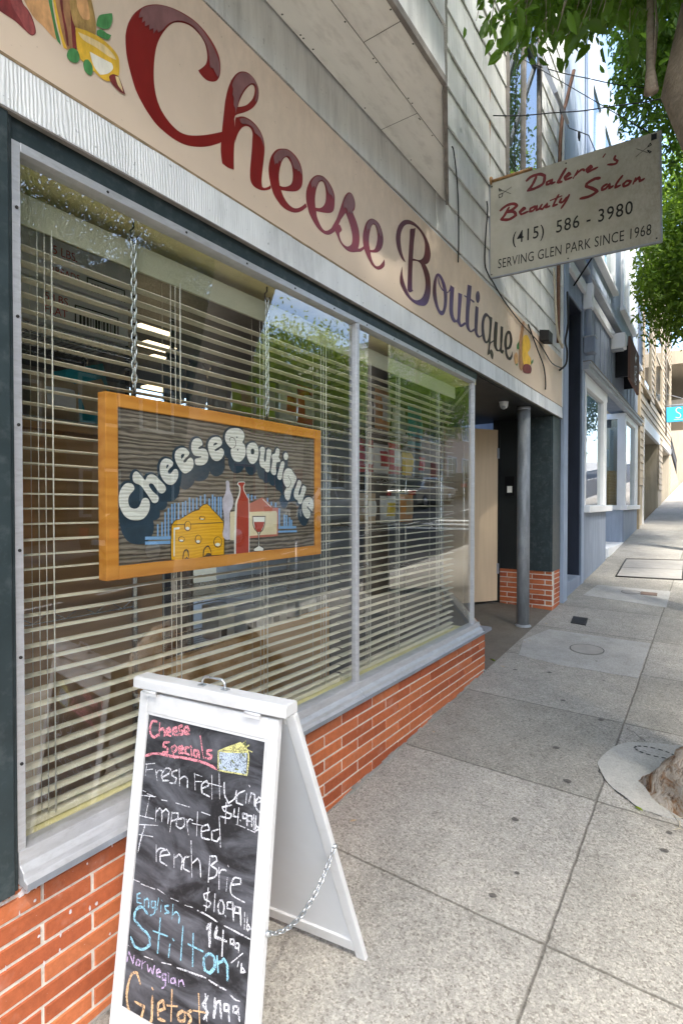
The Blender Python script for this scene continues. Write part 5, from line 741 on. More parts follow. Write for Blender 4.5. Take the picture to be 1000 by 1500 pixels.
# ================================================================ venetian blinds
def blind(x0, x1, label, cords, loc, zlow=.735, tilt=0.0):
    T = thing('venetian_blind', loc, label, 'blind', 'venetian blinds in the shop window')
    mb = MB(); z = zlow; yc = .128; i = 0; rr = random.Random(int(x0*10))
    zs = []
    while z < 2.50: zs.append(z); z += .0466
    for z in zs:
        dz = rr.uniform(-.0015, .0015); e = rr.uniform(-.006, .006); t0 = rr.uniform(-.0015, .0015)
        sec = [(-.021, -.0025+t0), (-.007, .0006), (.007, .0006), (.021, -.0025-t0)]
        for k in range(3):
            (ya, za), (yb, zb) = sec[k], sec[k+1]
            mb.smooth = False
            n = 6
            for q in range(n):
                xa, xb = lerp(x0+e, x1+e, q/n), lerp(x0+e, x1+e, (q+1)/n); sa, sb = [-.0022*math.sin(3*math.pi*(xx-x0)/(x1-x0))**2 for xx in (xa, xb)]
                mb._add([(xa, yc+ya, z+dz+za+sa), (xb, yc+ya, z+dz+za+sb), (xb, yc+yb, z+dz+zb+sb), (xa, yc+yb, z+dz+zb+sa)]+[(xa, yc+ya, z+dz+za+sa-.0026), (xb, yc+ya, z+dz+za+sb-.0026), (xb, yc+yb, z+dz+zb+sb-.0026), (xa, yc+yb, z+dz+zb+sa-.0026)],
                        [[0,1,2,3],[4,7,6,5]]+([[0,4,5,1]] if k == 0 else [])+([[2,6,7,3]] if k == 2 else [])+([[0,3,7,4]] if q == 0 else [])+([[1,5,6,2]] if q == n-1 else []))
    mb.build('slats', M['slat'], T)
    mb = MB(); mb.box((x0-.005, .100, 2.512), (x1+.005, .106, 2.606)); mb.box((x0, .106, 2.54), (x1, .17, 2.60)); mb.build('headrail', M['slat_side'], T, bevel=.002)
    mb = MB(); mb.box((x0, .108, zlow-.045), (x1, .156, zlow-.025)); mb.build('bottom_rail', M['slat'], T, bevel=.003)
    for cx in cords:
        mb = MB()
        for d, y, r in ((-.035, .1035, .0011), (-.014, .1025, .0013), (.008, .1015, .0022), (-.03, .160, .0011)): mb.tube([(cx+d, y, zlow-.03), (cx+d*1.02, y, 1.6), (cx+d, y, 2.53)], r, 5)
        mb.build('cord', M['cord'], T)
    return T
blind(.765, 2.462, 'wide cream slatted blind behind the carved wood sign, left of the window mullion', (.87, 1.36, 1.85, 2.31), (1.6, .13, .69))
blind(2.475, 4.04, 'narrower cream slatted blind behind the clear right pane, beside the entry', (2.76, 3.12, 3.74), (3.25, .13, .69))
mb = MB(); mb.box((2.05, .085, 2.505), (2.10, .10, 2.60)); tag(mb.build('valance_clip', M['slat_side'], None, base=(2.07, .09, 2.5)), 'small cream clip on the blind valance above the carved wood sign', 'clip')
# ================================================================ A-frame board
AA = R_(8); AT = Vector((-math.sin(AA), math.cos(AA), 0)); AN = Vector((math.cos(AA), math.sin(AA), 0)); AR = Vector((1.155, -.64, 1.10))
A = thing('a_frame_board', (1.27, -.33, zg(1.27, -.33)), 'white A-frame chalkboard of cheese specials standing on the sidewalk against the window', 'sidewalk sign')
ft = AR-AN*.14; ft.z = zg(ft.x, ft.y); AD = (ft-AR).normalized(); FN = AD.cross(AT).normalized()
if FN.dot(AN) > 0: FN = -FN
def AP(t, s, n=0): return AR+AT*t+AD*s+FN*n
FL = (ft-AR).length
mb = MB(); th = .02
def bar(t0, t1, s0, s1, n0=0, n1=-.022): mb.obox(AP(t0, s0, n0), AT*(t1-t0), AD*(s1-s0), FN*(n1-n0))
bar(.047, .083, .031, FL-.004); bar(.548, .584, .031, FL-.03); bar(.083, .548, .031, .092); bar(.083, .548, FL-.10, FL-.04)
fp = mb.build('front_panel', M['white'], A, bevel=.003)
mb = MB(); bar(.083, .548, .092, FL-.10, -.006, -.016); cb = mb.build('chalkboard', M['chalkboard'], A)
mb = MB()
for (t0, t1, s0, s1) in ((.083, .089, .092, FL-.1), (.542, .548, .092, FL-.1), (.089, .542, .092, .099)): bar(t0, t1, s0, s1, -.0008, -.006)
mb.build('inner_bead', M['white'], fp)
CO = AP(0, 0, -.006); 
if AT.cross(AD).dot(FN) > 0: CU, CV, csw = AT, AD, False
else: CU, CV, csw = AD, AT, True
def cpt(lp): return [(b, a) if csw else (a, b) for a, b in m4(lp)]
mb = MB()
for i, rec in enumerate(CHALK_FILL): mb.cur = rec[0]; mb.plate(CO, CU, CV, [cpt(rec[1])], .0003+i*.0001, .0002)
for i, (c, wd, pts) in enumerate(globals()['CHALK_STROKES']): mb.cur = c; mb.ribbon(CO, CU, CV, crom(cpt(pts), 4, False) if len(pts) > 2 else [Vector(p) for p in cpt(pts)], wd*(.0021 if c == 1 else .0019), .0009+i*.000004, .3, i)
mb.build('chalk_writing', CHALK, cb)
# cap, hinges, handle
mb = MB(); sec = [(.012, -.024), (.012, .012), (-.004, .020), (-.034, .020), (-.048, .010), (-.048, -.024)]
cap_o = AR+Vector((0, 0, .0))
mb.prism([cap_o+AT*.018+AN*(-.5*0+a+.014)+Vector((0, 0, b+.004)) for a, b in [(-.028, -.024), (-.028, .004), (-.020, .011), (.030, .011), (.037, .004), (.037, -.024)]], AT*.588)
cap = mb.build('top_cap', M['white'], A, bevel=.003)
for t in (.10, .50):
    mb = MB()
    mb.obox(AR+AT*t-AN*.018+Vector((0, 0, -.034)), AT*.055, -AN*.0025, (0, 0, .016)); mb.tube([AR+AT*t-AN*.019+Vector((0, 0, -.022)), AR+AT*(t+.055)-AN*.019+Vector((0, 0, -.022))], .004, 8); mb.build('hinge', M['white'], cap)
mb = MB(); hc = AR+AN*.02+Vector((0, 0, .0155))
for t in (.255, .345): mb.obox(hc+AT*(t-.012)-AN*.008, AT*.024, AN*.016, (0, 0, .003))
mb.tube([hc+AT*.255, hc+AT*.257+Vector((0, 0, .02)), hc+AT*.268+Vector((0, 0, .03)), hc+AT*.332+Vector((0, 0, .03)), hc+AT*.343+Vector((0, 0, .02)), hc+AT*.345], .0038, 8); mb.build('handle', M['steel'], cap)
# back panel
bt = AR+AN*.432-AT*.045; bt.z = zg(bt.x, bt.y); BD = (bt-(AR+AN*.02)).normalized(); BL = (bt-(AR+AN*.02)).length; BN = AT.cross(BD).normalized()
if BN.dot(AN) < 0: BN = -BN
def BP(t, s, n=0): return AR+AN*.02+AT*t+BD*s+BN*n
mb = MB()
def bar2(t0, t1, s0, s1, n0=0, n1=.02): mb.obox(BP(t0, s0, n0), AT*(t1-t0), BD*(s1-s0), BN*(n1-n0))
bar2(.018, .056, .03, BL+.012); bar2(.546, .584, .03, BL-.03); bar2(.056, .546, .03, .07); bar2(.056, .546, BL-.085, BL-.03)
bp = mb.build('back_panel', M['white'], A, bevel=.003)
mb = MB(); bar2(.054, .548, .068, BL-.083, .008, .014); mb.build('back_board', M['offwhite'], A)
mb = MB(); ca, cb2 = AP(.042, FL*.56, -.012), BP(.014, BL*.5, .008); chain_mesh(mb, ca, cb2, .020, .0022, .0058, .075)
for q in (ca, cb2): mb.tube([q+AT*.01, q-AT*.006], .007, 8)
mb.build('chain', M['steel'], A)

# ================================================================ beauty salon projecting sign
SX = 4.5; ST = thing('salon_sign', (SX, -.62, 3.57), 'weathered grey Beauty Salon sign projecting from the shingled wall', 'sign')
mb = MB(); corners = [(.0, 3.588), (1.272, 3.556), (1.259, 4.352), (.0, 4.392)]
mb.prism([(SX+.004, -y, z) for y, z in corners], (.016, 0, 0)); mb.build('panel', M['salon'], ST)
mb = MB(); mb.prism([(SX, -.0, 3.588), (SX, -1.272, 3.556), (SX, -1.272, 3.566), (SX, 0, 3.598)], (.024, 0, 0)); mb.prism([(SX, -1.264, 3.56), (SX, -1.276, 3.56), (SX, -1.263, 4.352), (SX, -1.251, 4.352)], (.024, 0, 0)); mb.prism([(SX-.002, -.0, 3.588), (SX-.002, -.018, 3.588), (SX-.002, -.018, 4.39), (SX-.002, 0, 4.39)], (.026, 0, 0)); mb.build('edge_trim', M['alu_dull'], ST)
SDONE = set()
TO, TU, TV = Vector((SX+.004, 0, 0)), Vector((0, -1, 0)), Vector((0, 0, 1))
for nm, test in (('lettering', lambda c, y, z: c == 0 and z > 4.04+.0*y and (y > .25 and z > 4.20-.03*(y-.25) or z > 4.21)), ('lettering', lambda c, y, z: c == 0), ('scissors', lambda c, y, z: c == 1 and y < .6), ('scissors', lambda c, y, z: c == 1)):
    mb = MB()
    for i, (c, wd, pts) in enumerate(SALON):
        P = m4(pts)
        if pts and not (i in SDONE) and test(c, P[0][0], P[0][1]):
            SDONE.add(i); mb.ribbon(TO, TU, TV, crom(P, 4, False) if len(P) > 2 else [Vector(p) for p in P], wd*.0052*(1.4 if c == 0 else .7), .0008+i*.00003, .10 if c == 0 else 0, i)
    mb.build(nm, M['salonred'] if nm == 'lettering' else M['ink'], ST)
def salon_text(txt, a, b, hgt, bold, sp):
    mb = MB(); a, b = Vector(a), Vector(b); d = (b-a); U = (TU*d.x+TV*d.y).normalized(); V = (TV-U*TV.dot(U)).normalized(); put_text(mb, txt, TO+TU*a.x+TV*a.y, U, V, d.length, hgt, .001, bold, sp); mb.build('lettering', M['ink'], ST)
salon_text('(415)  586 - 3980', (.205, 3.797), (1.085, 3.783), .128, .006, 1.12)
salon_text('SERVING GLEN PARK SINCE 1968', (.085, 3.657), (1.205, 3.626), .078, .0, 1.05)
mb = MB(); mb.tube([(SX+.012, .01, 4.405), (SX+.012, -.36, 4.397)], .016, 10); mb.tube([(SX+.012, .0, 4.41), (SX+.012, -.03, 4.41)], .035, 12); mb.tube([(SX+.012, -.005, 4.30), (SX+.012, -.005, 5.2)], .006, 6); mb.build('pipe_bracket', M['rust'], ST)
rr = random.Random(3)
for y, z in ((.03, 4.36), (.62, 4.345), (1.22, 4.33), (.03, 3.62), (.64, 3.60), (1.24, 3.59)): mb = MB(); mb.tube([(SX+.004, -y, z), (SX+.001, -y, z)], .006, 8); mb.build('bolt', M['iron'], ST)
mb = MB(); mb.box((SX-.003, -1.20, 4.30), (SX+.003, -1.235, 4.34)); mb.tube([(SX, -1.215, 4.33), (5.1, -.0, 5.9)], .0035, 6); mb.build('guy_wire', M['cable'], ST)

# ================================================================ steel pipe column
PC = thing('pipe_column', (5.95, .11, zg(5.95, .11)), 'weathered grey steel pipe column holding up the entry ceiling', 'column')
z0 = zg(5.95)+.0
mb = MB(); mb.lathe((5.95, .11, 0), [(.066, z0+.0), (.066, 1.5), (.066, 2.70)], 28); mb.build('shaft', M['pipe'], PC)
mb = MB(); mb.lathe((5.95, .11, z0-.02), [(.085, 0), (.085, .035), (.07, .05)], 24); mb.build('foot', M['pipe'], PC)
mb = MB(); mb.lathe((5.95, .11, 2.695), [(.064, 0), (.069, .004), (.069, .036)], 24); mb.build('cap', M['alu_dull'], PC)

# ================================================================ things lying in the pavement
def cover(name, mat, pts, label, cat, dz=.0045, rim=None):
    cx = sum(p[0] for p in pts)/len(pts); cy = sum(p[1] for p in pts)/len(pts)
    mb = MB(); n = len(pts); top = [(x, y, zg(x, y)+dz) for x, y in pts]
    mb._add(top+[(x, y, zg(x, y)-.01) for x, y in pts], [list(range(n))]+[[i, (i+1) % n, n+(i+1) % n, n+i][::-1] for i in range(n)])
    o = mb.build(name, mat, None, base=(cx, cy, zg(cx, cy))); tag(o, label, cat)
    return o
def sm2(pts, k=4): return [(p.x, p.y) for p in crom(pts, k)]
tag(cover('smooth_patch', M['patch'], [(5.02, -.12), (5.5, -.03), (5.98, -.16), (5.98, -1.10), (4.96, -1.10), (4.95, -.5)], '', '', .004), kind='structure'); 
tag(cover('smooth_patch', M['patch'], [(7.75, -.16), (8.5, -.22), (8.5, -1.12), (7.55, -1.13)], '', '', .004), kind='structure')
tag(cover('pale_patch', M['patch2'], sm2([(3.436, -1.053), (3.602, -1.085), (3.74, -1.146), (3.825, -1.268), (3.90, -1.5), (3.95, -1.9), (3.1, -1.9), (3.06, -1.40), (3.073, -1.294), (3.128, -1.234), (3.209, -1.143), (3.353, -1.072)]), '', '', .005), kind='structure')
for o in COL.objects:
    if o.name.startswith(('smooth_patch', 'pale_patch')):
        for k in ('label', 'category'):
            if k in o: del o[k]
cv1 = cover('drain_plate', M['iron'], [(6.33, -.30), (6.62, -.27), (6.60, -.43), (6.31, -.46)], 'small dark square drain plate in the sidewalk beside the brick pier', 'drain cover', .009)
mb = MB()
for i in range(6): x = 6.355+i*.042; mb.box((x, -.43, zg(x)+.000), (x+.012, -.30, zg(x)+.0055))
mb.build('slot', M['black'], cv1, base=cv1.location)
cover('drain_plate', M['rustplate'], [(8.12, -.80), (8.30, -.79), (8.30, -.98), (8.12, -.99)], 'small rusty oblong plate in the far pale strip of sidewalk', 'drain cover', .009)
def ring_cover(name, cx, cy, r, label):
    n = 28; mb = MB(); t = [(cx+r*math.cos(2*math.pi*i/n), cy+r*math.sin(2*math.pi*i/n)) for i in range(n)]; q = [(cx+(r-.008)*math.cos(2*math.pi*i/n), cy+(r-.008)*math.sin(2*math.pi*i/n)) for i in range(n)]
    for i in range(n): j = (i+1) % n; mb.quad(*[(p[0], p[1], zg(*p)+.0105) for p in (t[i], t[j], q[j], q[i])])
    o = cover(name, M['cover'], t, label, 'manhole cover', .009); mb.build('rim', M['iron'], o, base=o.location)
ring_cover('round_cover', 5.48, -.62, .15, 'round concrete utility cover in the pale sidewalk patch in front of the entry')
ring_cover('round_cover', 8.2, -.68, .12, 'round utility cover behind the rusty oblong plate')
hx = [(9.2, -.36), (10.85, -.30), (11.1, -1.17), (9.35, -1.22)]
hc = cover('utility_hatch', M['cover'], hx, 'large rectangular sidewalk hatch with a steel rim in front of the blue-grey building', 'hatch', .010)
mb = MB()
for i in range(4):
    a, b = hx[i], hx[(i+1) % 4]; mb.tube([(a[0], a[1], zg(*a)+.012), (b[0], b[1], zg(*b)+.012)], .011, 6)
a, b = (10.0, -.34), (10.2, -1.2); mb.tube([(a[0], a[1], zg(*a)+.008), (b[0], b[1], zg(*b)+.008)], .006, 6)
mb.build('rim', M['iron'], hc, base=hc.location)
# dashed oval pressed in the pale patch
mb = MB(); 
for i in range(16):
    a = 2*math.pi*i/16; b = a+.24; cx, cy = 3.712, -1.315
    pa = [(cx+(.052+s)*math.cos(q), cy+(.105+s)*math.sin(q)) for s, q in ((-.006, a), (.006, a), (.006, b), (-.006, b))]
    mb.quad(*[(p[0], p[1], zg(*p)+.0075) for p in pa[::-1]])
for i in range(4): mb.quad(*[(3.70+d, y, zg(3.66, y)+.0075) for d, y in ((0, -1.25-i*.036), (.012, -1.25-i*.036), (.012, -1.274-i*.036), (0, -1.274-i*.036))][::-1])
mb.v = [(x, y, z) for x, y, z in mb.v]
tag(mb.build('stamped_oval', M['iron'], None, base=(3.68, -1.255, zg(3.68, -1.255))), 'dashed dark oval mark set in the pale patch beside the tree root', 'pavement mark')
# fallen leaves and grit by the wall
rr = random.Random(21)
def fallen(x, y, s, c, lab):
    a = rr.uniform(0, 6); U = Vector((math.cos(a), math.sin(a), .05)); V = Vector((-math.sin(a), math.cos(a), .1)); o = Vector((x, y, zg(x, y)+.008)); mb = MB()
    L = [(-.5, 0), (-.2, .16), (.15, .17), (.5, 0), (.15, -.17), (-.2, -.16)]
    mb._add([o+U*(p*s)+V*(q*s)+Vector((0, 0, .12*s*abs(q)*4)) for p, q in L], [[0,1,2,3],[0,3,4,5]]); tag(mb.build('fallen_leaf', c, None, base=o), lab, 'leaf')
fallen(4.75, .03, .07, M['limeleaf'], 'yellow fallen leaf on the dark entry floor by the brick corner'); fallen(3.05, -1.30, .05, M['limeleaf'], 'small yellow-green fallen leaf on the sidewalk near the tree root')

for i in range(9):
    x, y = rr.uniform(1.6, 6.4), -rr.uniform(.03, .16); a = rr.uniform(0, 6); L = rr.uniform(.012, .03); o = Vector((x, y, zg(x, y)+.006)); U = Vector((math.cos(a), math.sin(a), .1)); V = Vector((-math.sin(a), math.cos(a), .2))
    mb = MB(); mb._add([o-U*L, o+V*L*.4, o+U*L, o-V*L*.4+Vector((0, 0, .004))], [[0,1,2,3]]); tag(mb.build('dry_leaf', M['kraft'], None, base=o), 'tiny dry leaf scrap lying along the foot of the brick wall', 'leaf', 'dry leaf scraps along the wall')
def crack(pts, w_):
    r2 = random.Random(int(pts[0][0]*100)); mb = MB(); P = [Vector(p) for p in pts]; Q = []
    for a, b in zip(P[:-1], P[1:]):
        for k in range(7): q = a.lerp(b, k/7); Q.append(q+Vector((r2.uniform(-.008, .008), r2.uniform(-.008, .008))))
    Q.append(P[-1])
    for a, b in zip(Q[:-1], Q[1:]):
        t = (b-a).normalized(); n = Vector((-t.y, t.x))*w_*r2.uniform(.3, 1.)*.5; mb.quad(*[(p.x, p.y, zg(p.x, p.y)+.0048) for p in (a-n, b-n, b+n, a+n)])
    tag(mb.build('pavement_crack', M['iron'], None, base=(P[0].x, P[0].y, zg(P[0].x, P[0].y))), kind='structure')
crack([(3.971, -1.125), (3.917, -1.193), (3.835, -1.255)], .006); crack([(3.36, -1.06), (3.215, -1.135), (3.12, -1.235), (3.065, -1.30), (3.05, -1.40)], .009); crack([(5.1, -.02), (4.85, -.35), (4.92, -.62)], .004); crack([(4.45, -.12), (4.42, -.35), (4.55, -.52)], .004)

GUM = [(4.713, -.467), (4.194, -.69), (4.006, -.975), (3.46, -.811), (4.757, -.878), (6.572, -.444), (3.122, -.948), (4.63, -.208), (2.64, -.807), (2.289, -.924), (2.115, -.881), (2.783, -1.43), (2.933, -1.439), (5.2, -.75)]
for (x, y) in GUM:
    r = rr.uniform(.009, .020); a0 = rr.uniform(0, 6); n = 11; mb = MB(); P = [(x+r*rr.uniform(.75, 1.1)*math.cos(2*math.pi*i/n+a0), y+1.2*r*rr.uniform(.75, 1.1)*math.sin(2*math.pi*i/n+a0)) for i in range(n)]
    mb.quad(*[(p, q, zg(p, q)+.0055) for p, q in P]); tag(mb.build('gum_spot', M['gum'], None, base=(x, y, zg(x, y))), 'flattened dark gum spot trodden into the sidewalk', 'gum spot', 'gum spots on the sidewalk')

# ================================================================ things inside the window
def wire_shelf(name, x0, x1, y0, y1, zs, zb, zt, label, posts=None):
    T = thing(name, ((x0+x1)/2, (y0+y1)/2, .2), label, 'shelf rack', 'wire racks behind the blinds')
    for (x, y) in ((x0, y0), (x1, y0), (x0, y1), (x1, y1)):
        mb = MB(); mb.tube([(x, y, zb), (x, y, zt)], .0125, 10)
        z = zb+.05
        while z < zt: mb.tube([(x, y, z), (x, y, z+.008)], .0142, 10); z += .05
        mb.build('post', M['chrome'], T)
    for z in zs:
        mb = MB()
        for y in (y0, y1):
            mb.tube([(x0, y, z), (x1, y, z)], .004, 6); mb.tube([(x0, y, z-.04), (x1, y, z-.04)], .004, 6); n = int((x1-x0)/.06); P = [(x0+(x1-x0)*i/n, y, z-(.04 if i % 2 else 0)) for i in range(n+1)]; mb.tube(P, .0025, 5)
        n = int((x1-x0)/.03)
        for i in range(n+1): x = x0+(x1-x0)*i/n; mb.tube([(x, y0, z), (x, y1, z)], .0022, 4, cap=False)
        mb.build('wire_shelf', M['chrome'], T)
    return T
wire_shelf('wire_rack', .72, 1.49, .58, .98, (1.25, 2.02, 2.38), .2, 2.62, 'chrome wire rack with white cartons and teal bags, nearest the dark corner post')
wire_shelf('wire_rack', 1.86, 3.28, .78, 1.18, (.86, 1.16, 1.72, 2.24), .2, 2.7, 'chrome wire rack behind the carved wood sign, holding green bags and white packets')
wire_shelf('wire_rack', 3.62, 5.02, .66, 1.06, (1.10, 1.5, 1.93, 2.29), .2, 2.75, 'chrome wire rack with bright snack bags behind the right pane')
def carton(x0, x1, y0, y1, z0, z1, lab, txts, bar, grp='white bread cartons'):
    T = thing('carton', ((x0+x1)/2, (y0+y1)/2, z0), lab, 'carton', grp)
    mb = MB(); mb.box((x0, y0, z0), (x1, y1, z1)); mb.build('box_body', M['cardboard'], T, bevel=.004)
    mb = MB()
    for (t, x, z, wdt, h) in txts: put_text(mb, t, Vector((x, y0, z)), Vector((1, 0, 0)), Vector((0, 0, 1)), wdt, h, .0012)
    mb.cur = 1; bx, bz, bw, bh = bar; r2 = random.Random(int(bx*100+bz*77))
    for q in ((bx, bz+bh, bw, .006), (bx, bz, .006, bh), (bx+bw-.006, bz, .006, bh)): mb.quad(*[(q[0]+a*q[2], y0-.0012, q[1]+b*q[3]) for a, b in ((0,0),(1,0),(1,1),(0,1))])
    x = bx+.02
    while x < bx+bw-.02:
        w2 = r2.choice((.003, .005, .009)); mb.quad(*[(x+a*w2, y0-.0012, bz+b*(bh-.015)) for a, b in ((0,0),(1,0),(1,1),(0,1))]); x += w2+r2.choice((.004, .007))
    mb.build('print', [M['red_ink'], M['ink']], T)
carton(.78, 1.47, .585, .95, 2.395, 2.56, 'white bread carton printed 5 LBS. FLAT, bottom of its stack', [('5 LBS.', 1.10, 2.49, .10, .030), ('FLAT', 1.10, 2.44, .09, .030)], (1.22, 2.41, .20, .09))
carton(.77, 1.48, .58, .95, 2.565, 2.74, 'white bread carton printed 5 LBS. BREADS, in the middle of the stack', [('5 LBS.', 1.13, 2.68, .10, .034), ('BREADS', 1.12, 2.60, .12, .03)], (1.27, 2.58, .18, .05))
carton(.79, 1.46, .585, .95, 2.745, 2.93, 'white bread carton printed FLAT BREADS, top of the stack', [('FLAT', 1.15, 2.86, .09, .034), ('BREADS', 1.13, 2.80, .13, .025)], (1.29, 2.78, .17, .06))
def bag(name, c, mat, sx, sz, lab, grp=None, sy=.05, tilt=0, patch=None):
    "pillow bag: crimped flat ends, puffed middle"
    c = Vector(c); mb = MB(); nu, nv = 8, 10; vs = []; mb.smooth = True; r2 = random.Random(int(c.x*1000+c.z*300)); ph = r2.uniform(0, 6)
    for side in (1, -1):
        for j in range(nv+1):
            v = j/nv
            for i in range(nu+1):
                u = i/nu; pf = (math.sin(math.pi*u)**.5)*(math.sin(math.pi*v)**.6)
                x = (u-.5)*sx*(1-.10*math.sin(math.pi*v)); z = v*sz; y = -side*sy*pf*(1+.18*math.sin(9*u+5*v+ph))
                vs.append(c+Vector((x*math.cos(tilt)-z*math.sin(tilt), y, z*math.cos(tilt)+x*math.sin(tilt))))
    n1 = (nu+1)*(nv+1); fs = []
    for s in range(2):
        for j in range(nv):
            for i in range(nu):
                a = s*n1+j*(nu+1)+i; f = [a, a+1, a+nu+2, a+nu+1]; fs.append(f if s == 0 else f[::-1])
    mb._add(vs, fs); T = thing(name, c, lab, 'bag', grp); mb.build('bag_body', mat, T)
    if patch:
        mb = MB(); mb.smooth = True; vs = []
        for j in range(7):
            v = .25+.5*j/6
            for i in range(7):
                u = .2+.6*i/6; pf = (math.sin(math.pi*u)**.5)*(math.sin(math.pi*v)**.6); x = (u-.5)*sx*.9; z = v*sz; y = -sy*pf*(1+.18*math.sin(9*u+5*v+ph))-.004
                vs.append(c+Vector((x*math.cos(tilt)-z*math.sin(tilt), y, z*math.cos(tilt)+x*math.sin(tilt))))
        mb._add(vs, [[j*7+i, j*7+i+1, j*7+i+8, j*7+i+7] for j in range(6) for i in range(6)]); mb.build('front_label', patch, T)
bag('snack_bag', (.92, .70, 2.03), M['teal'], .24, .30, 'teal bag nearest the dark corner post', 'snack bags in the window', patch=M['kraft'])
bag('snack_bag', (1.18, .66, 2.03), M['kraft'], .22, .17, 'low kraft paper bag between the two teal bags', 'snack bags in the window', patch=M['snackwhite'])
bag('snack_bag', (1.38, .68, 2.03), M['teal'], .24, .26, 'tilted teal bag next to the carved wood sign', 'snack bags in the window', tilt=.35, patch=M['kraft'])
for i, (x, c) in enumerate(((1.98, 'greyjar'), (2.14, 'greyjar'), (2.30, 'greyjar'))):
    T = thing('glass_jar', (x, .92, 2.25), ['grey jar nearest the carton stack on the rack behind the carved sign', 'middle grey jar of the three on the rack behind the carved sign', 'grey jar beside the green bags on the rack behind the carved sign'][i], 'jar', 'grey jars on the wire rack'); mb = MB(); mb.lathe((x, .92, 2.25), [(.05, 0), (.058, .02), (.058, .22), (.04, .25), (.04, .27)], 18); mb.build('jar_body', M[c], T); mb = MB(); mb.lathe((x, .92, 2.515), [(.044, 0), (.044, .03)], 18); mb.build('lid', M['trim_grey'], T)
for i, (x, c, h, lab) in enumerate(((2.5, 'snackgreen', .2, 'lime bag closest to the grey jars'), (2.72, 'snackgreen', .26, 'taller lime bag in the middle of the rack behind the carved sign'), (2.95, 'snackwhite', .28, 'white snack bag between the lime bag and the striped red bag'), (3.15, 'snackred', .3, 'red snack bag at the right end of the rack behind the carved sign'))): bag('snack_bag', (x, .90, 2.25), M[c], .2, h, lab, 'snack bags in the window', patch=M[['kraft', 'snackwhite', 'snackred', 'snackwhite'][i]])
for i, (x, w2, h, m) in enumerate(((2.2, .13, .20, 'cardboard'), (2.42, .2, .14, 'cardboard'), (2.66, .16, .16, 'snackwhite'), (2.95, .2, .13, 'snackwhite'))):
    T = thing('packet', (x, .85, .87), ['upright white packet at the left of the low wire shelf', 'wide white packet on the low wire shelf', 'grey-white packet right of the wide white packet', 'low grey-white packet at the right of the low wire shelf'][i], 'packet', 'packets on the low wire shelf'); mb = MB(); mb.box((x, .80, .87), (x+w2, .95, .87+h)); mb.build('box_body', M[m], T, bevel=.004); mb = MB(); mb.box((x+.02, .7985, .89), (x+w2*.5, .7998, .93)); mb.build('print', M['ink'], T)
for i, (x, z, sx, h, m, pt, lab) in enumerate(((3.78, 2.30, .28, .30, 'greyjar', 'snackwhite', 'grey snack bag on the top shelf behind the right pane'), (4.10, 2.30, .26, .40, 'snackorange', 'snackwhite', 'tall orange chip bag on the top shelf behind the right pane'), (4.40, 2.30, .24, .25, 'snackwhite', 'greyjar', 'white snack bag between the orange and the teal bags'), (4.72, 2.22, .30, .42, 'teal', 'teal', 'large teal bag on the top shelf near the entry'),
        (3.82, 1.94, .26, .28, 'snackred', 'snackwhite', 'dark red bag at the left of the middle shelf behind the right pane'), (4.08, 1.94, .26, .26, 'snackwhite', 'snackred', 'white bag with a red label on the middle shelf'), (4.32, 1.94, .24, .31, 'snackred', 'snackwhite', 'bright red bag left of the yellow bag'), (4.56, 1.94, .2, .24, 'snackyellow', 'snackyellow', 'yellow bag on the middle shelf behind the right pane'), (4.8, 1.94, .24, .26, 'greyjar', 'snackred', 'grey bag with a red label right of the yellow bag'),
        (3.85, 1.51, .28, .26, 'kraft', 'snackwhite', 'kraft bag at the left of the lower shelf'), (4.2, 1.51, .28, .24, 'snackwhite', 'snackyellow', 'white bag with a yellow label on the lower shelf'), (4.55, 1.51, .26, .26, 'snackorange', 'kraft', 'orange bag at the right of the lower shelf'))): bag('snack_bag', (x, .80, z), M[m], sx, h, lab, 'snack bags in the window', patch=M[pt])
T = thing('wooden_counter', (1.2, .62, .2), 'tall brown panel of a counter standing behind the blinds below the white cartons', 'counter'); mb = MB(); mb.box((.30, .60, .2), (1.655, .64, 1.975)); mb.build('panel', M['brownboard'], T); mb = MB(); mb.box((.30, .56, 1.975), (1.67, .7, 2.0)); mb.build('top_edge', M['brownboard'], T)
T = thing('leaning_board', (2.3, .66, .2), 'low tan wooden board behind the bottom slats above the A-frame', 'board'); mb = MB(); mb._add([(1.70, .62, .2), (3.06, .62, .2), (3.06, .62, .955), (1.70, .62, .90), (1.70, .65, .2), (3.06, .65, .2), (3.06, .65, .955), (1.70, .65, .90)], [[0,1,2,3],[4,7,6,5],[3,2,6,7],[0,3,7,4],[1,5,6,2]]); mb.build('panel', M['tanboard'], T)
T = thing('dark_cabinet', (2.0, 1.5, .2), 'dark glass-doored cabinet further back between the counter and the wire rack', 'cabinet'); mb = MB(); mb.box((1.75, 1.5, .2), (2.6, 2., 1.9)); mb.build('body', M['darkroom'], T)
for x in (1.78, 2.05, 2.32): mb = MB(); mb.box((x, 1.48, .3), (x+.02, 1.5, 1.8)); mb.box((x+.22, 1.48, .3), (x+.24, 1.5, 1.8)); mb.build('door_frame', M['greyjar'], T)

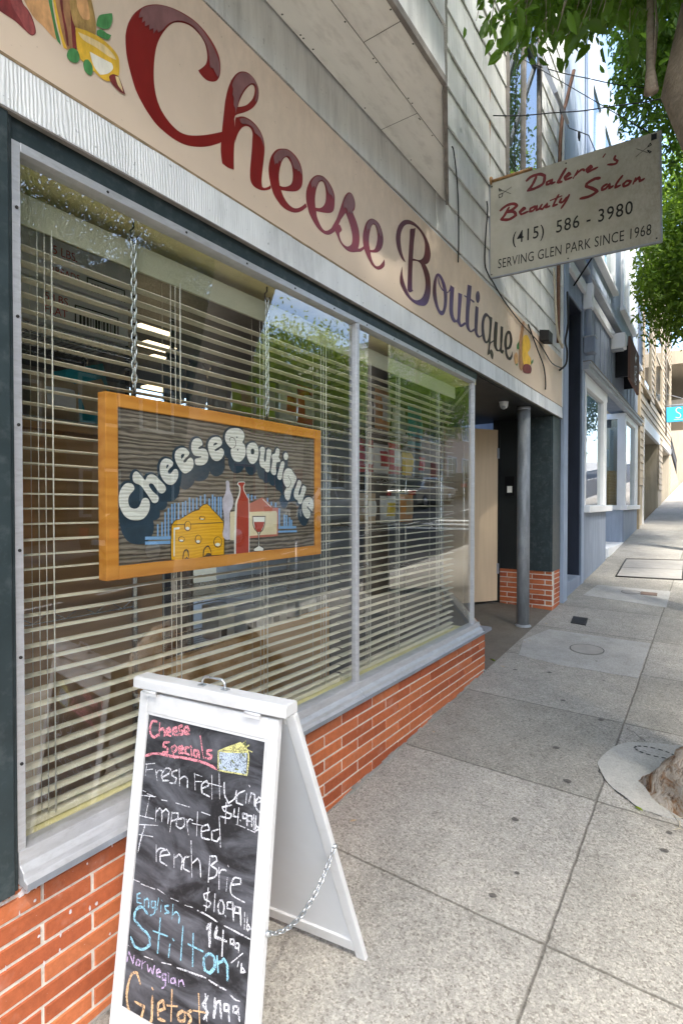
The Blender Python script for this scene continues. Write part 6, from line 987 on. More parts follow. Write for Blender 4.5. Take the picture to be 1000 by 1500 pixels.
# ================================================================ cables and fixtures on the shop wall
def wire(name, pts, r, mat, label, cat='cable', grp=None, sm=4):
    P = [Vector(p) for p in pts]; out = []
    for i in range(len(P)-1):
        p0, p1, p2, p3 = P[max(i-1, 0)], P[i], P[i+1], P[min(i+2, len(P)-1)]
        for j in range(sm):
            t = j/sm; out.append(.5*((2*p1)+(-p0+p2)*t+(2*p0-5*p1+4*p2-p3)*t*t+(-p0+3*p1-3*p2+p3)*t**3))
    out.append(P[-1]); mb = MB(); mb.tube(out, r, 6); return tag(mb.build(name, mat, None, base=P[0]), label, cat, grp)
wire('black_cable', [(3.66, -.03, 4.24), (3.68, -.035, 4.22), (3.74, -.03, 4.10), (3.78, -.03, 3.9), (3.79, -.03, 3.6), (3.78, -.03, 3.46)], .005, M['cable'], 'black cable hanging down the shingles beside the bay overhang onto the sign')
wire('black_cable', [(4.38, -.03, 4.18), (4.385, -.035, 4.1), (4.36, -.03, 3.9), (4.34, -.03, 3.66), (4.40, -.04, 3.58), (4.5, -.04, 3.56), (4.8, -.035, 3.50), (5.3, -.035, 3.44), (6.0, -.04, 3.40), (6.5, -.045, 3.30), (7.05, -.05, 3.35)], .006, M['cable'], 'black cable running from the salon sign along the top of the fascia sign')
wire('black_cable', [(5.6, -.03, 3.50), (5.9, -.04, 3.32), (6.15, -.045, 3.18), (6.25, -.04, 3.02), (6.28, -.03, 2.96)], .007, M['cable'], 'black cable drooping over the painted cheese at the end of the fascia sign')
wire('black_cable', [(6.9, -.04, 3.30), (7.05, -.08, 3.4), (7.02, -.1, 3.55), (7.1, -.06, 3.7), (7.06, -.1, 3.9), (7.1, -.08, 4.3)], .012, M['cable'], 'tangle of black cable at the corner where the shingles meet the blue-grey building')
wire('tan_hose', [(6.55, -.05, 4.4), (6.56, -.07, 3.95), (6.62, -.08, 3.66), (6.85, -.08, 3.56), (6.95, -.06, 3.62)], .014, M['rope'], 'tan hose looped down the shingles under the salon sign', 'hose')
wire('copper_conduit', [(6.78, -.05, 3.60), (6.78, -.05, 5.5), (6.80, -.07, 6.2), (6.9, -.10, 6.5), (7.0, -.16, 6.9)], .022, M['copper'], 'rusty brown conduit pipe running up the shingles beside the upper window', 'pipe')
T = thing('flood_light', (6.12, -.06, 3.50), 'small square black floodlight at the end of the fascia sign', 'lamp'); mb = MB(); mb.obox((6.02, -.03, 3.44), (.16, 0, 0), (0, -.10, -.02), (0, 0, .12)); mb.build('housing', M['cable'], T, bevel=.006); mb = MB(); mb.obox((6.182, -.035, 3.447), (.006, 0, 0), (0, -.09, -.018), (0, 0, .106)); mb.build('lens', M['trim_grey'], T)
# span wires with small festoon lamps, from the wall over the salon sign toward the tree
spans = [((4.55, -.02, 4.98), (5.6, -2.2, 5.15), .10, 'lower twisted span wire from the shingled wall to the trees'), ((3.9, -.02, 6.6), (5.4, -2.6, 4.62), .05, 'long span wire slanting down from the upper shingles past the leaves'), ((6.4, -.05, 5.05), (8.5, -2.4, 6.6), .15, 'sagging span wire with clips in front of the blue-grey building'), ((5.6, -.05, 6.1), (7.5, -2.4, 6.1), .18, 'upper span wire crossing behind the leaves')]
for i, (a, b, sag, lab) in enumerate(spans):
    a, b = Vector(a), Vector(b); P = [a.lerp(b, k/10)+Vector((0, 0, -sag*4*(k/10)*(1-k/10)+.004*(-1)**k)) for k in range(11)]; wire('span_wire', P, .0045, M['cable'], lab, 'wire', 'span wires above the salon sign', 2)
T = thing('festoon_lights', (6.2, -.35, 5.6), 'string of small dark clips and bulbs hanging across the upper shingles', 'string lights')
P = [(5.5, -.06, 6.5), (5.8, -.2, 6.0), (6.1, -.3, 5.65), (6.5, -.42, 5.75), (6.8, -.5, 5.55), (7.1, -.62, 5.62), (7.4, -.75, 5.5), (7.6, -.9, 5.8)]
mb = MB(); mb.tube([Vector(p) for p in P], .005, 5); mb.build('wire', M['cable'], T)
for p, q in zip(P[:-1], P[1:]):
    c = (Vector(p)+Vector(q))/2; mb = MB(); mb.tube([c, c+Vector((.01, .0, -.05)), c+Vector((.02, 0, -.09))], [.012, .015, .006], 8); mb.build('bulb', M['cable'], T)
T = thing('wall_lamp', (7.8, -.45, 5.35), 'white lamp head on a thin arm in front of the blue-grey upper wall', 'lamp'); mb = MB(); mb.tube([(7.75, -.02, 4.6), (7.76, -.3, 5.0), (7.78, -.45, 5.40), (7.74, -.5, 5.48)], .012, 6); mb.build('arm', M['blackmetal'], T); mb = MB(); mb.tube([(7.76, -.46, 5.50), (7.68, -.44, 5.44), (7.58, -.40, 5.36)], [.045, .075, .07], 12); mb.build('lamp_head', M['trim'], T)
# ================================================================ blue-grey building next door
BB = thing('blue_building', (11., .3, .6), 'blue-grey stucco building with white framed shop windows and a dark navy stair recess', 'building')
def bx(mat, parent, name, *boxes, bevel=0):
    mb = MB()
    for a, b in boxes: mb.box(a, b)
    return mb.build(name, mat, parent, bevel=bevel)
bx(M['blue'], BB, 'wall', ((8.44, 0, -.2), (10.62, .3, 1.60)), ((8.44, .003, 1.60), (8.66, .3, 3.66)), ((8.44, .003, 3.66), (15.3, .3, 4.98)), ((7.41, .004, 4.46), (8.44, .3, 4.98)), ((12.9, .002, -.2), (15.3, .3, 1.58)), ((15.2, .001, 1.58), (15.32, .3, 3.66)), ((7.14, .3, 0), (7.41, 1.5, 4.98)), bevel=.006)
bx(M['bluelight'], BB, 'pilaster', ((7.19, -.035, 0), (7.41, .3, 9.)), ((8.43, -.012, .4), (8.60, .0, 4.98)), bevel=.006)
bx(M['navy'], BB, 'stair_recess', ((7.41, .02, .2), (7.425, 1.4, 4.46)), ((8.425, .02, .2), (8.44, 1.4, 4.46)), ((7.41, 1.4, .2), (8.44, 1.45, 4.46)), ((7.425, .02, 4.44), (8.425, 1.4, 4.46)))
bx(M['blue'], BB, 'step', ((7.425, -.004, .1), (8.43, .5, .64)), ((7.425, .5, .1), (8.425, 1.4, .82)), bevel=.01)
bx(M['bluelight'], BB, 'alcove_wall', ((10.62, .9, .4), (12.9, 1., 3.66)), ((10.53, .09, 1.66), (10.62, .9, 3.62)), ((12.89, .02, .6), (12.9, .9, 1.58)), bevel=0)
bx(M['trim'], BB, 'alcove_step', ((11., -.0, .5), (12.9, .9, .86)), bevel=.008)
bx(M['paleroom'], BB, 'shop_inside', ((8.5, .6, 1.4), (10.8, .62, 3.66)), ((12.95, .9, 1.4), (15.3, .92, 3.66)), ((12.95, .3, 1.5), (15.3, .9, 1.52)))
bx(M['tealgrey'], BB, 'alcove_door', ((11.2, .86, .86), (12.1, .9, 3.1)), bevel=.006)
# window 1
wn = bx(M['trim'], BB, 'window', ((8.63, -.02, 1.66), (8.70, .08, 3.48)), ((10.22, -.02, 1.66), (10.52, .08, 3.48)), ((8.70, -.02, 3.42), (10.22, .08, 3.48)), ((8.62, -.018, 3.48), (10.60, .08, 3.62)), bevel=.006)
bx(M['trim'], wn, 'sill', ((8.60, -.09, 1.55), (10.72, .05, 1.655)), bevel=.008); bx(M['glass2'], wn, 'pane', ((8.70, .03, 1.66), (10.22, .036, 3.42)))
wn = bx(M['trim'], BB, 'window', ((12.88, -.03, 1.65), (13.02, .13, 3.62)), ((14.6, -.02, 1.65), (15.2, .08, 3.62)), ((13.02, -.02, 3.48), (14.6, .08, 3.62)), ((12.88, .78, 1.62), (12.95, .86, 3.62)), ((12.88, .13, 3.5), (12.95, .78, 3.62)), bevel=.006)
bx(M['trim'], wn, 'sill', ((12.84, -.08, 1.55), (15.22, .05, 1.65)), ((12.82, .05, 1.55), (12.95, .9, 1.65)), bevel=.008); bx(M['glass2'], wn, 'pane', ((13.02, .03, 1.65), (14.6, .036, 3.48)), ((12.91, .13, 1.65), (12.916, .78, 3.5)))
bx(M['curtain'], BB, 'curtain', ((13.4, .5, 1.62), (13.9, .52, 3.5)), ((14.5, .5, 1.62), (15., .52, 3.5)))
bx(M['trim_grey'], BB, 'window_cornice', ((8.44, -.09, 3.625), (15.34, .0, 3.70)), ((8.44, -.12, 3.70), (15.36, 0, 3.735)), bevel=.005)
bx(M['oldwood'], BB, 'cornice_flashing', ((8.44, -.125, 3.737), (15.36, 0, 3.75)))
bx(M['trim'], BB, 'fascia_band', ((7.42, -.05, 4.72), (15.34, .0, 4.86)), bevel=.005)
bx(M['trim_grey'], BB, 'upper_cornice', ((7.42, -.10, 4.985), (15.36, .0, 5.06)), ((7.42, -.06, 5.06), (15.36, .3, 5.10)), bevel=.006)
mb = MB()
for x in (9.4, 9.9, 10.3, 10.7, 11.1, 13.3, 13.9, 14.5): mb.box((x, -.012, 3.76), (x+.03, .0, 4.70))
mb.build('batten', M['blue'], BB)
bx(M['bluelight'], BB, 'upper_wall', ((7.42, .0, 5.10), (8.7, .3, 9.2)), ((8.7, .0, 5.10), (15.32, .3, 5.62)), ((11.2, 0, 5.62), (12.2, .3, 8.2)), ((14.2, 0, 5.62), (15.32, .3, 8.2)), ((8.7, 0, 8.2), (15.32, .3, 9.2)))
for i, (a, b) in enumerate(((8.7, 11.2), (12.2, 14.2))):
    f = bx(M['trim'], BB, 'upper_window', ((a, -.05, 5.62), (a+.12, .1, 8.2)), ((b-.12, -.05, 5.62), (b, .1, 8.2)), ((a+.12, -.05, 5.62), (b-.12, .1, 5.74)), (((a+b)/2-.05, -.04, 5.74), ((a+b)/2+.05, .1, 8.2)), ((a-.06, -.10, 5.56), (b+.06, .1, 5.62)), bevel=.006)
    bx(M['glass2'], f, 'pane', ((a+.12, .02, 5.74), ((a+b)/2-.05, .026, 8.2)), (((a+b)/2+.05, .02, 5.74), (b-.12, .026, 8.2))); bx(M['paleroom'], f, 'blind', ((a+.1, .2, 5.7), (b-.1, .21, 8.2)))
for P in ([(8.52, -.07, 9.), (8.52, -.07, 4.11)], [(15.2, -.06, 9.), (15.2, -.06, 5.1)]): mb = MB(); mb.tube(P, .045, 12); mb.build('downpipe', M['bluelight'], BB)
bx(M['trim'], BB, 'downpipe_collar', ((8.45, -.13, 4.50), (8.59, -.0, 4.86)), bevel=.01)
T = thing('utility_box', (8.52, -.1, 3.86), 'grey-blue box at the foot of the downpipe on the blue-grey building', 'box'); bx(M['blue'], T, 'box_body', ((8.42, -.17, 3.86), (8.62, -.02, 4.08)), bevel=.008); bx(M['trim_grey'], T, 'lid', ((8.415, -.175, 4.082), (8.625, -.015, 4.10)), bevel=.003)
T = thing('brown_sign', (12.2, -.2, 4.0), 'brown shop sign with a white hummingbird and flower mark on brackets', 'sign')
mb = MB(); mb._add([(11.55, -.26, 4.06), (13.0, -.26, 3.98), (13.0, -.26, 4.80), (11.55, -.26, 4.86), (11.55, -.22, 4.06), (13.0, -.22, 3.98), (13.0, -.22, 4.80), (11.55, -.22, 4.86)], [[0,1,2,3],[4,7,6,5],[3,2,6,7],[0,3,7,4],[1,5,6,2],[0,4,5,1]]); mb.build('panel', M['brownsign'], T)
mb = MB(); O = Vector((0, -.2605, 0))
for lp in ([(12.25, 4.60), (12.36, 4.66), (12.50, 4.80), (12.44, 4.66), (12.60, 4.68), (12.46, 4.60), (12.40, 4.52), (12.33, 4.56)],): mb.plate(O, SU, SV, [lp], .0005, .0006)
for i, (cx, cz, r) in enumerate(((12.3, 4.36, .12), (12.45, 4.28, .13), (12.28, 4.2, .11), (12.5, 4.42, .09), (12.42, 4.16, .09))): mb.ribbon(O, SU, SV, [(cx+r*math.cos(q), cz+r*.7*math.sin(q)) for q in np.linspace(0, 6.2, 16)], .022, .0015+i*.0002)
mb.build('emblem', M['trim'], T); bx(M['blackmetal'], T, 'bracket', ((11.6, -.219, 4.12), (11.66, 0, 4.70))); bx(M['blackmetal'], T, 'bracket', ((12.8, -.219, 4.1), (12.84, 0, 4.7)))
T = thing('white_lamp_box', (11.1, -.1, 4.45), 'white box lamp fixed beside the brown hummingbird sign', 'lamp'); bx(M['trim'], T, 'housing', ((11.0, -.24, 4.52), (11.22, -.0, 4.80)), bevel=.015); bx(M['trim_grey'], T, 'lamp_base', ((11.02, -.2, 4.50), (11.2, -.0, 4.52)))
T = thing('window_placard', (12.85, .42, 2.55), 'small black and white placard in the alcove window of the blue-grey building', 'placard'); mb = MB(); mb.box((12.955, .30, 2.48), (12.965, .68, 2.86)); mb.build('card', M['trim'], T); mb = MB(); mb.box((12.952, .33, 2.50), (12.956, .65, 2.835)); mb.build('card_face', M['cardboard'], T); mb = MB(); put_text(mb, 'EXY', Vector((12.952, .64, 2.70)), Vector((0, -1, 0)), Vector((0, 0, 1)), .28, .10, .0012); put_text(mb, 'ARTS', Vector((12.952, .64, 2.55)), Vector((0, -1, 0)), Vector((0, 0, 1)), .28, .08, .0012); mb.build('print', M['ink'], T)
T = thing('display_goods', (13.1, .5, 1.7), 'brown and black boxes leaning in the alcove window of the blue-grey building', 'goods'); bx(M['brownboard'], T, 'brown_box', ((12.97, .55, 1.66), (13.2, .72, 2.1))); bx(M['ink'], T, 'black_box', ((12.98, .36, 1.66), (13.2, .50, 2.3))); bx(M['tanboard'], T, 'tan_box', ((12.99, .18, 1.66), (13.2, .34, 2.4)))

# ================================================================ beige sided building
BG = thing('beige_building', (20., .3, 1.2), 'beige lap-sided building with a cream garage alcove and tall upstairs windows', 'building')
bx(M['beigeplain'], BG, 'core', ((15.36, .05, .8), (16.49, .6, 9.6)), ((21.37, .05, 1.), (22.84, .6, 9.6)), ((16.49, .05, 3.79), (27.2, .6, 9.6)), ((26.91, .05, 1.2), (27.2, .6, 3.78)))
bx(M['beigeplain'], BG, 'base_wall', ((15.36, .0, .8), (16.5, .05, 2.15)), ((21.35, .0, 1.2), (22.85, .05, 2.3)), bevel=.006)
WINS = [(16.25, 18.3, 4.75, 7.3), (19.5, 22.4, 4.95, 7.4), (24.0, 26.6, 5.1, 7.4)]
mb = MB(); z = 2.16; i = 0
segs = lambda z: [(15.38, 27.2)]
while z < 9.5:
    t = z+.2; sp = [(15.38, 27.2)]
    cuts = []
    if z < 3.95: cuts += [(16.5, 21.35), (22.85, 26.95)]
    for (a, b, c, d) in WINS:
        if t > c and z < d: cuts.append((a, b))
    for (a, b) in cuts: sp = [q for (s, e) in sp for q in ((s, min(e, a)), (max(s, b), e)) if q[1]-q[0] > .02]
    for (s, e) in sp: shingle_run(mb, s, e, z, t-.002, -.03, -.008, 500+i, 2.5, 4.5, .018)
    z += .2; i += 1
mb.build('lap_siding', M['beige'], BG)
bx(M['beige'], BG, 'corner_board', ((15.345, -.05, .9), (15.44, .05, 9.5)), bevel=.004)
bx(M['creamwall'], BG, 'garage_alcove', ((16.5, .02, 1.0), (16.56, 1.4, 3.78)), ((21.3, .02, 1.), (21.36, 1.4, 3.78)), ((16.561, .05, 3.72), (21.299, 1.4, 3.78)), ((16.5, 1.4, 1.), (21.36, 1.46, 3.781)))
bx(M['trim'], BG, 'lintel', ((16.45, -.045, 3.70), (21.42, .05, 4.0)), ((16.42, -.04, 1.), (16.5, .05, 3.7)), ((22.8, -.045, 3.78), (27., .05, 4.0)), bevel=.005)
gd = bx(M['creamwall'], BG, 'garage_door', ((16.6, 1.2, 1.1), (21.2, 1.26, 3.6)), bevel=.004); bx(M['trim_grey'], gd, 'door_panel', *[((16.8+k*1.1, 1.185, 1.3+j*.75), (17.7+k*1.1, 1.2, 1.9+j*.75)) for k in range(4) for j in range(3)])
T_ = bx(M['iron'], BG, 'meter_box', ((16.57, .3, 2.5), (16.65, .6, 2.8)), bevel=.005)
bx(M['creamwall'], BG, 'side_alcove', ((22.85, .02, 1.3), (22.9, 1.2, 3.8)), ((26.85, .02, 1.3), (26.9, 1.2, 3.8)), ((22.901, .05, 3.74), (26.849, 1.2, 3.78)))
sd_ = bx(M['tealgrey'], BG, 'side_door', ((22.9, .7, 1.3), (26.85, .76, 3.74)), bevel=.004); bx(M['steel'], sd_, 'door_knob', ((26.2, .64, 2.6), (26.3, .7, 2.7)))
for (a, b, c, d) in WINS:
    f = bx(M['beigeplain'], BG, 'window', ((a-.0, -.05, c), (a+.12, .04, d)), ((b-.12, -.05, c), (b, .04, d)), ((a+.12, -.05, c), (b-.12, .04, c+.12)), ((a+.12, -.05, d-.12), (b-.12, .04, d)), ((a+.12, -.03, (c+d)/2+.25), (b-.12, .03, (c+d)/2+.33)), bevel=.006)
    bx(M['glass2'], f, 'pane', ((a+.12, -.012, c+.12), (b-.12, -.006, d-.12))); bx(M['darkroom'], f, 'dark_room', ((a+.12, .042, c+.12), (b-.12, .046, d-.12)))
mb = MB(); mb.tube([(23.2, -.1, 4.2), (23.3, -.08, 5.2), (23.2, -.08, 6.5), (23.0, -.08, 8.)], .02, 6); mb.build('conduit', M['cable'], BG)

# ---- stair with black railing, and the cream building beyond
SB = thing('far_building', (34, 1, 2), 'cream building at the far end with an overhanging balcony and dark doors', 'building')
bx(M['creamwall'], SB, 'wall', ((33., 1.6, 2), (46, 8, 6.5)), ((29., 1.2, 8.3), (46, 8, 16)), ((46, .0, 2), (60, 8, 12)), ((29., 3, 2), (33., 8, 8.3)))
bx(M['beigeplain'], SB, 'balcony', ((27.6, -1.3, 7.75), (40., 3, 8.35)), ((30., -.9, 6.3), (40, 1.6, 6.6)), bevel=.01)
bx(M['trim'], SB, 'balcony_wall', ((27.6, -1.3, 8.35), (40, -1.2, 9.2)), ((30., -.9, 6.6), (40, -.82, 7.1)))
bx(M['tealgrey'], SB, 'dark_doors', ((29.2, 2.9, 2.6), (33, 3, 6.2)), ((33.6, 1.5, 3), (36, 1.6, 5.6)), ((37, 1.5, 3), (39.4, 1.6, 5.6)))
mb = MB(); mb.tube([(32.5, .9, 6.3), (32.5, .9, 2.5)], .06, 8); mb.build('post', M['blackmetal'], SB)
T = thing('balcony_plant', (30.6, -.6, 6.6), 'green pot plant on the far balcony', 'plant')
mb = MB(); mb.lathe((30.6, -.62, 6.6), [(.16, 0), (.22, .35), (.22, .4)], 14); mb.build('pot', M['trim'], T)
ST2 = thing('stair_wall', (30, .2, 2.), 'beige stair wall with black railing climbing to the far building', 'stair')
mb = MB(); mb.prism([(27.25, .1, 1.6), (36, .1, 2.3), (36, .1, 3.0), (35.5, .1, 3.0), (27.25, .1, 4.3)], (0, .25, 0)); mb.build('side_wall', M['beige'], ST2)
mb = MB()
for i in range(34):
    x = 27.4+i*.25; zt_ = 4.32-(x-27.25)*.158; mb.tube([(x, .2, zt_-.05), (x, .2, zt_+1.15)], .02, 5)
mb.tube([(27.3, .2, 5.45), (35.8, .2, 4.1)], .035, 6); mb.tube([(27.3, .2, 4.4), (35.8, .2, 3.05)], .03, 6); mb.build('railing', M['blackmetal'], ST2)
T = thing('blue_sign', (24., -.5, 4.8), 'bright blue projecting sign with a thin white letter S', 'sign')
mb = MB(); mb.box((23.97, -1.05, 4.78), (24.03, -.03, 5.35)); mb.build('panel', M['bluesign'], T, bevel=.004)
mb = MB(); O2, U3, V3 = Vector((23.97, 0, 0)), Vector((0, -1, 0)), Vector((0, 0, 1))
mb.ribbon(O2, U3, V3, crom([(.53, 5.26), (.47, 5.30), (.40, 5.285), (.365, 5.22), (.40, 5.14), (.47, 5.09), (.52, 5.02), (.50, 4.945), (.43, 4.92), (.36, 4.95)], 4, False), .026, .001)
mb.plate(O2, U3, V3, [[(.30, 4.855), (.62, 4.855), (.62, 4.87), (.30, 4.87)]], 0, .001); mb.build('lettering', M['trim'], T)
mb = MB(); mb.tube([(24., .02, 5.42), (24., -1.1, 5.42)], .02, 6); mb.build('bracket', M['trim_grey'], T); mb = MB(); mb.tube([(24., .02, 5.9), (24, -1.0, 5.44)], .008, 5); mb.build('stay_wire', M['trim_grey'], T)

# ================================================================ trees
def leaf_cloud(name, mat, parent, pos, nrm=None, size=.08, seed=0, aspect=.45, droop=.35, jitter=.9):
    "many small folded leaves, one mesh; pos: (n,3) world positions"
    g = np.random.default_rng(seed); n = len(pos); b = np.array(base_of(parent))
    pos = np.asarray(pos)-b
    ax = g.normal(size=(n, 3)); ax[:, 2] -= droop*1.6; ax /= np.linalg.norm(ax, axis=1)[:, None]
    rf = g.normal(size=(n, 3)); rf[:, 2] += .8; sd_ = np.cross(ax, rf); sd_ /= np.linalg.norm(sd_, axis=1)[:, None]+1e-9; up = np.cross(sd_, ax)
    s = (size*(.45+.95*g.random(n)**1.3))[:, None]
    A = pos; fold = .18
    P = [A, A+ax*s*.28+sd_*s*aspect*.42+up*s*fold*.6, A+ax*s*.62+sd_*s*aspect*.40+up*s*fold*.5, A+ax*s-up*s*.10, A+ax*s*.62-sd_*s*aspect*.40+up*s*fold*.5, A+ax*s*.28-sd_*s*aspect*.42+up*s*fold*.6]
    V = np.stack(P, 1).reshape(-1, 3).astype(np.float32)
    base = (np.arange(n)*6)[:, None]
    F = np.concatenate([base+np.array([[0, 1, 2, 3]]), base+np.array([[0, 3, 4, 5]])], 1).reshape(-1)
    me = bpy.data.meshes.new(name); me.vertices.add(len(V)); me.vertices.foreach_set('co', V.ravel())
    me.loops.add(len(F)); me.loops.foreach_set('vertex_index', F.astype(np.int32)); me.polygons.add(2*n)
    me.polygons.foreach_set('loop_start', np.arange(0, 8*n, 4, dtype=np.int32)); me.polygons.foreach_set('loop_total', np.full(2*n, 4, dtype=np.int32))
    at = me.attributes.new('rnd', 'FLOAT', 'FACE'); r = g.random(n); at.data.foreach_set('value', np.repeat(r, 2).astype(np.float32))
    me.materials.append(mat); me.update(calc_edges=True); me.validate()
    o = bpy.data.objects.new(name, me); COL.objects.link(o); o.parent = parent; return o
def clumps(g, centre, rad, nclump, per, cr=.45, shell=.55, flat=.8):
    "leaf positions gathered in clumps spread through an uneven ellipsoid"
    out = []; c = np.array(centre); rad = np.array(rad)
    for _ in range(nclump):
        d = g.normal(size=3); d /= np.linalg.norm(d); r = (shell+(1-shell)*g.random())*(.82+.3*g.random())
        q = c+d*rad*r; k = int(per*(.5+g.random())); s = cr*(.6+.8*g.random())
        p = g.normal(size=(k, 3))*np.array([s, s, s*flat])*.5; out.append(q+p)
    return np.concatenate(out)
def tree(loc, label, trunk, crowns, leafmat, size, barkmat=None, name='street_tree', grp=None, filt=None, seed=1, cat='tree', droop=.35, limbs=7):
    g = np.random.default_rng(seed); T = thing(name, loc, label, cat, grp); mb = MB()
    mb.tube(trunk[0], trunk[1], 14); top = Vector(trunk[0][-1]); r0 = trunk[1][-1]
    for (c, rad, nc, per, cr) in crowns:
        for _ in range(limbs):
            d = g.normal(size=3); d /= np.linalg.norm(d); e = Vector(np.array(c)+d*np.array(rad)*.75); m_ = top.lerp(e, .5)+Vector((g.normal()*.15, g.normal()*.15, .25)); P = [top, top.lerp(m_, .6), m_, m_.lerp(e, .55)+Vector((0, 0, .05)), e]
            if filt is not None and not filt(np.array([[*e]]))[0]: continue
            mb.tube(P, [r0*.55, r0*.42, r0*.3, r0*.18, r0*.06], 6)
    tr = mb.build('trunk', barkmat or M['bark'], T)
    pos = np.concatenate([clumps(g, c, rad, nc, per, cr) for (c, rad, nc, per, cr) in crowns])
    if filt is not None: pos = pos[filt(pos)]
    leaf_cloud('crown', leafmat, T, pos, size=size, seed=seed, droop=droop)
    return T, tr
# the ficus at the right edge: root flare, leaning trunk, crown overhead
def near_ok(p):
    lo = np.maximum(4.12, 1.68+.80*np.clip(p[:, 0]+.45*(p[:, 1]+1.2), 3.05, 9))
    lo = np.maximum(lo, np.where(p[:, 1] < -2.2, 4.65+np.maximum(0, -p[:, 1]-3.4)*.75, 0))
    return (p[:, 2] > lo+.12*np.sin(9*p[:, 0]+5*p[:, 1])) & (p[:, 1] < -.50+.05*np.sin(7*p[:, 2])) & ~((np.abs(p[:, 1]+1.6) < .9) & (np.abs(p[:, 0]) < 1.5) & (p[:, 2] < 3.))
def high_ok(p): return near_ok(p) & (p[:, 2] > 4.45)
TN, trk = tree((3.3, -1.8, zg(3.3, -1.8)), 'large leaning ficus with a hanging root, growing by the pale pavement patch',
     ([(3.22, -2.16, -.1), (3.22, -2.15, .25), (3.23, -2.13, .9), (3.25, -2.08, 1.7), (3.29, -1.98, 2.5), (3.33, -1.84, 3.1), (3.37, -1.71, 3.55), (3.40, -1.64, 3.88), (3.46, -1.69, 4.3), (3.5, -1.8, 4.8), (3.5, -1.95, 5.4)], [.32, .27, .235, .22, .22, .23, .26, .30, .27, .24, .2]),
     [((1.6, -4.0, 8.0), (4.8, 2.7, 2.9), 1150, 52, .85), ((1.6, -6.7, 9.3), (4.2, 1.9, 2.1), 420, 52, .85), ((-3.2, -4.2, 7.8), (3.4, 2.7, 2.7), 230, 46, .9), ((3.4, -1.6, 5.2), (1.2, 1.0, .9), 120, 40, .4), ((3.1, -3.7, 6.0), (3.0, 1.5, 1.15), 330, 60, .6)], M['ficus'], .085, filt=near_ok, seed=5, droop=.5, limbs=9)  # outer clusters, out of direct view, added to shade facade, sidewalk and glass
g = np.random.default_rng(77)
# hanging sprays at the crown's edge over the sidewalk
P = []
tw = MB()
for k in range(190):
    x = g.uniform(2.6, 3.9); y = g.uniform(-1.75, -.50); zlo = max(4.05, 1.68+.80*x-.05*0)+max(0, (y+.9))*.62
    top = np.array([x+g.normal()*.1, y-.1+g.normal()*.08, zlo+g.uniform(.25, .7)]); end = np.array([x, y, zlo+g.uniform(-.10, .25)])
    for t in np.linspace(.15, 1, 14): P.append(top*(1-t)+end*t+g.normal(size=3)*.035)
    tw.tube([top+np.array([0, -.12, .25]), top, (top+end)/2, end], [.006, .004, .003, .0015], 5)
leaf_cloud('leaf_spray', M['ficus'], TN, np.array(P), size=.095, seed=9, droop=1.0, aspect=.46); tw.build('twig', M['bark'], TN)
mb = MB(); mb.tube([(3.28, -1.27, 5.2), (3.26, -1.29, 4.7), (3.26, -1.30, 4.4), (3.25, -1.305, 3.95), (3.25, -1.31, 3.82)], [.012, .013, .016, .020, .035], 8)
for dx in (-.04, .05): mb.tube([(3.3, -1.26, 5.1), (3.3+dx*.5, -1.30, 4.6), (3.27+dx, -1.33, 4.2), (3.26+dx*.4, -1.32, 3.95)], .004, 5)
mb.build('hanging_root', M['bark'], TN)
# root flare
from mathutils import noise as mnoise
mb = MB(); rr = random.Random(8); nA, nR = 110, 34; vs = []; mb.smooth = True
for j in range(nR):
    f = j/(nR-1)
    for i in range(nA):
        a = 2*math.pi*i/nA; lob = 1+.16*math.sin(3*a-3.1)+.10*math.sin(7*a+2)+.05*math.sin(13*a)
        R1 = lerp(.235, .69*lob, f**1.1); zz = lerp(.50, -.04, f**1.7)
        c_ = Vector((math.cos(a), math.sin(a), 0)); q = Vector((c_.x*R1*6, c_.y*R1*6, zz*6))
        d = .045*mnoise.fractal(q, .9, 2.1, 4)*min(1, f*3)+.02*mnoise.ridged_multi_fractal(q*.8, 1., 2., 3, 1., 2.)*f*.6
        x = lerp(3.23, 3.36, f)+(R1+d)*c_.x; y = lerp(-2.15, -2.17, f)+(R1+d)*c_.y*1.06; vs.append((x, y, zg(x, y)+zz+d*.7*(1-f*.8)))
mb._add(vs, [[j*nA+i, (j+1)*nA+i, (j+1)*nA+(i+1) % nA, j*nA+(i+1) % nA][::-1] for j in range(nR-1) for i in range(nA)]); mb.build('root_flare', M['root'], TN)
mb = MB()
for k in range(60):
    a = rr.uniform(1.7, 2.6); r = rr.uniform(.62, .74); x = 3.32+r*math.cos(a); y = -2.14+r*math.sin(a); q = rr.uniform(0, 3); mb.tube([(x, y, zg(x, y)+.006), (x+.05*math.cos(q), y+.05*math.sin(q), zg(x, y)+.012)], .0018, 4)
mb.build('dry_needles', M['rope'], TN)
tree((6.9, -2.4, zg(6.9, -2.4)), 'second dark ficus up the sidewalk, its crown behind the salon sign', ([(6.9, -2.5, 0.3), (6.9, -2.5, 2.), (6.95, -2.5, 4.), (6.9, -2.4, 5.6)], [.2, .16, .15, .13]), [((6.9, -1.75, 7.0), (1.5, 1.25, 1.7), 480, 95, .5), ((7.2, -4.0, 8.2), (3.0, 2.2, 2.4), 560, 56, .8)], M['ficus'], .085, seed=12, filt=lambda p: (p[:, 1] < -.62) & (p[:, 2] > 5.35+np.maximum(0, -p[:, 1]-2.6)*.8+.2*np.sin(4*p[:, 0])), droop=.5)  # second cluster added out of direct view to shade sidewalk and blue-grey wall
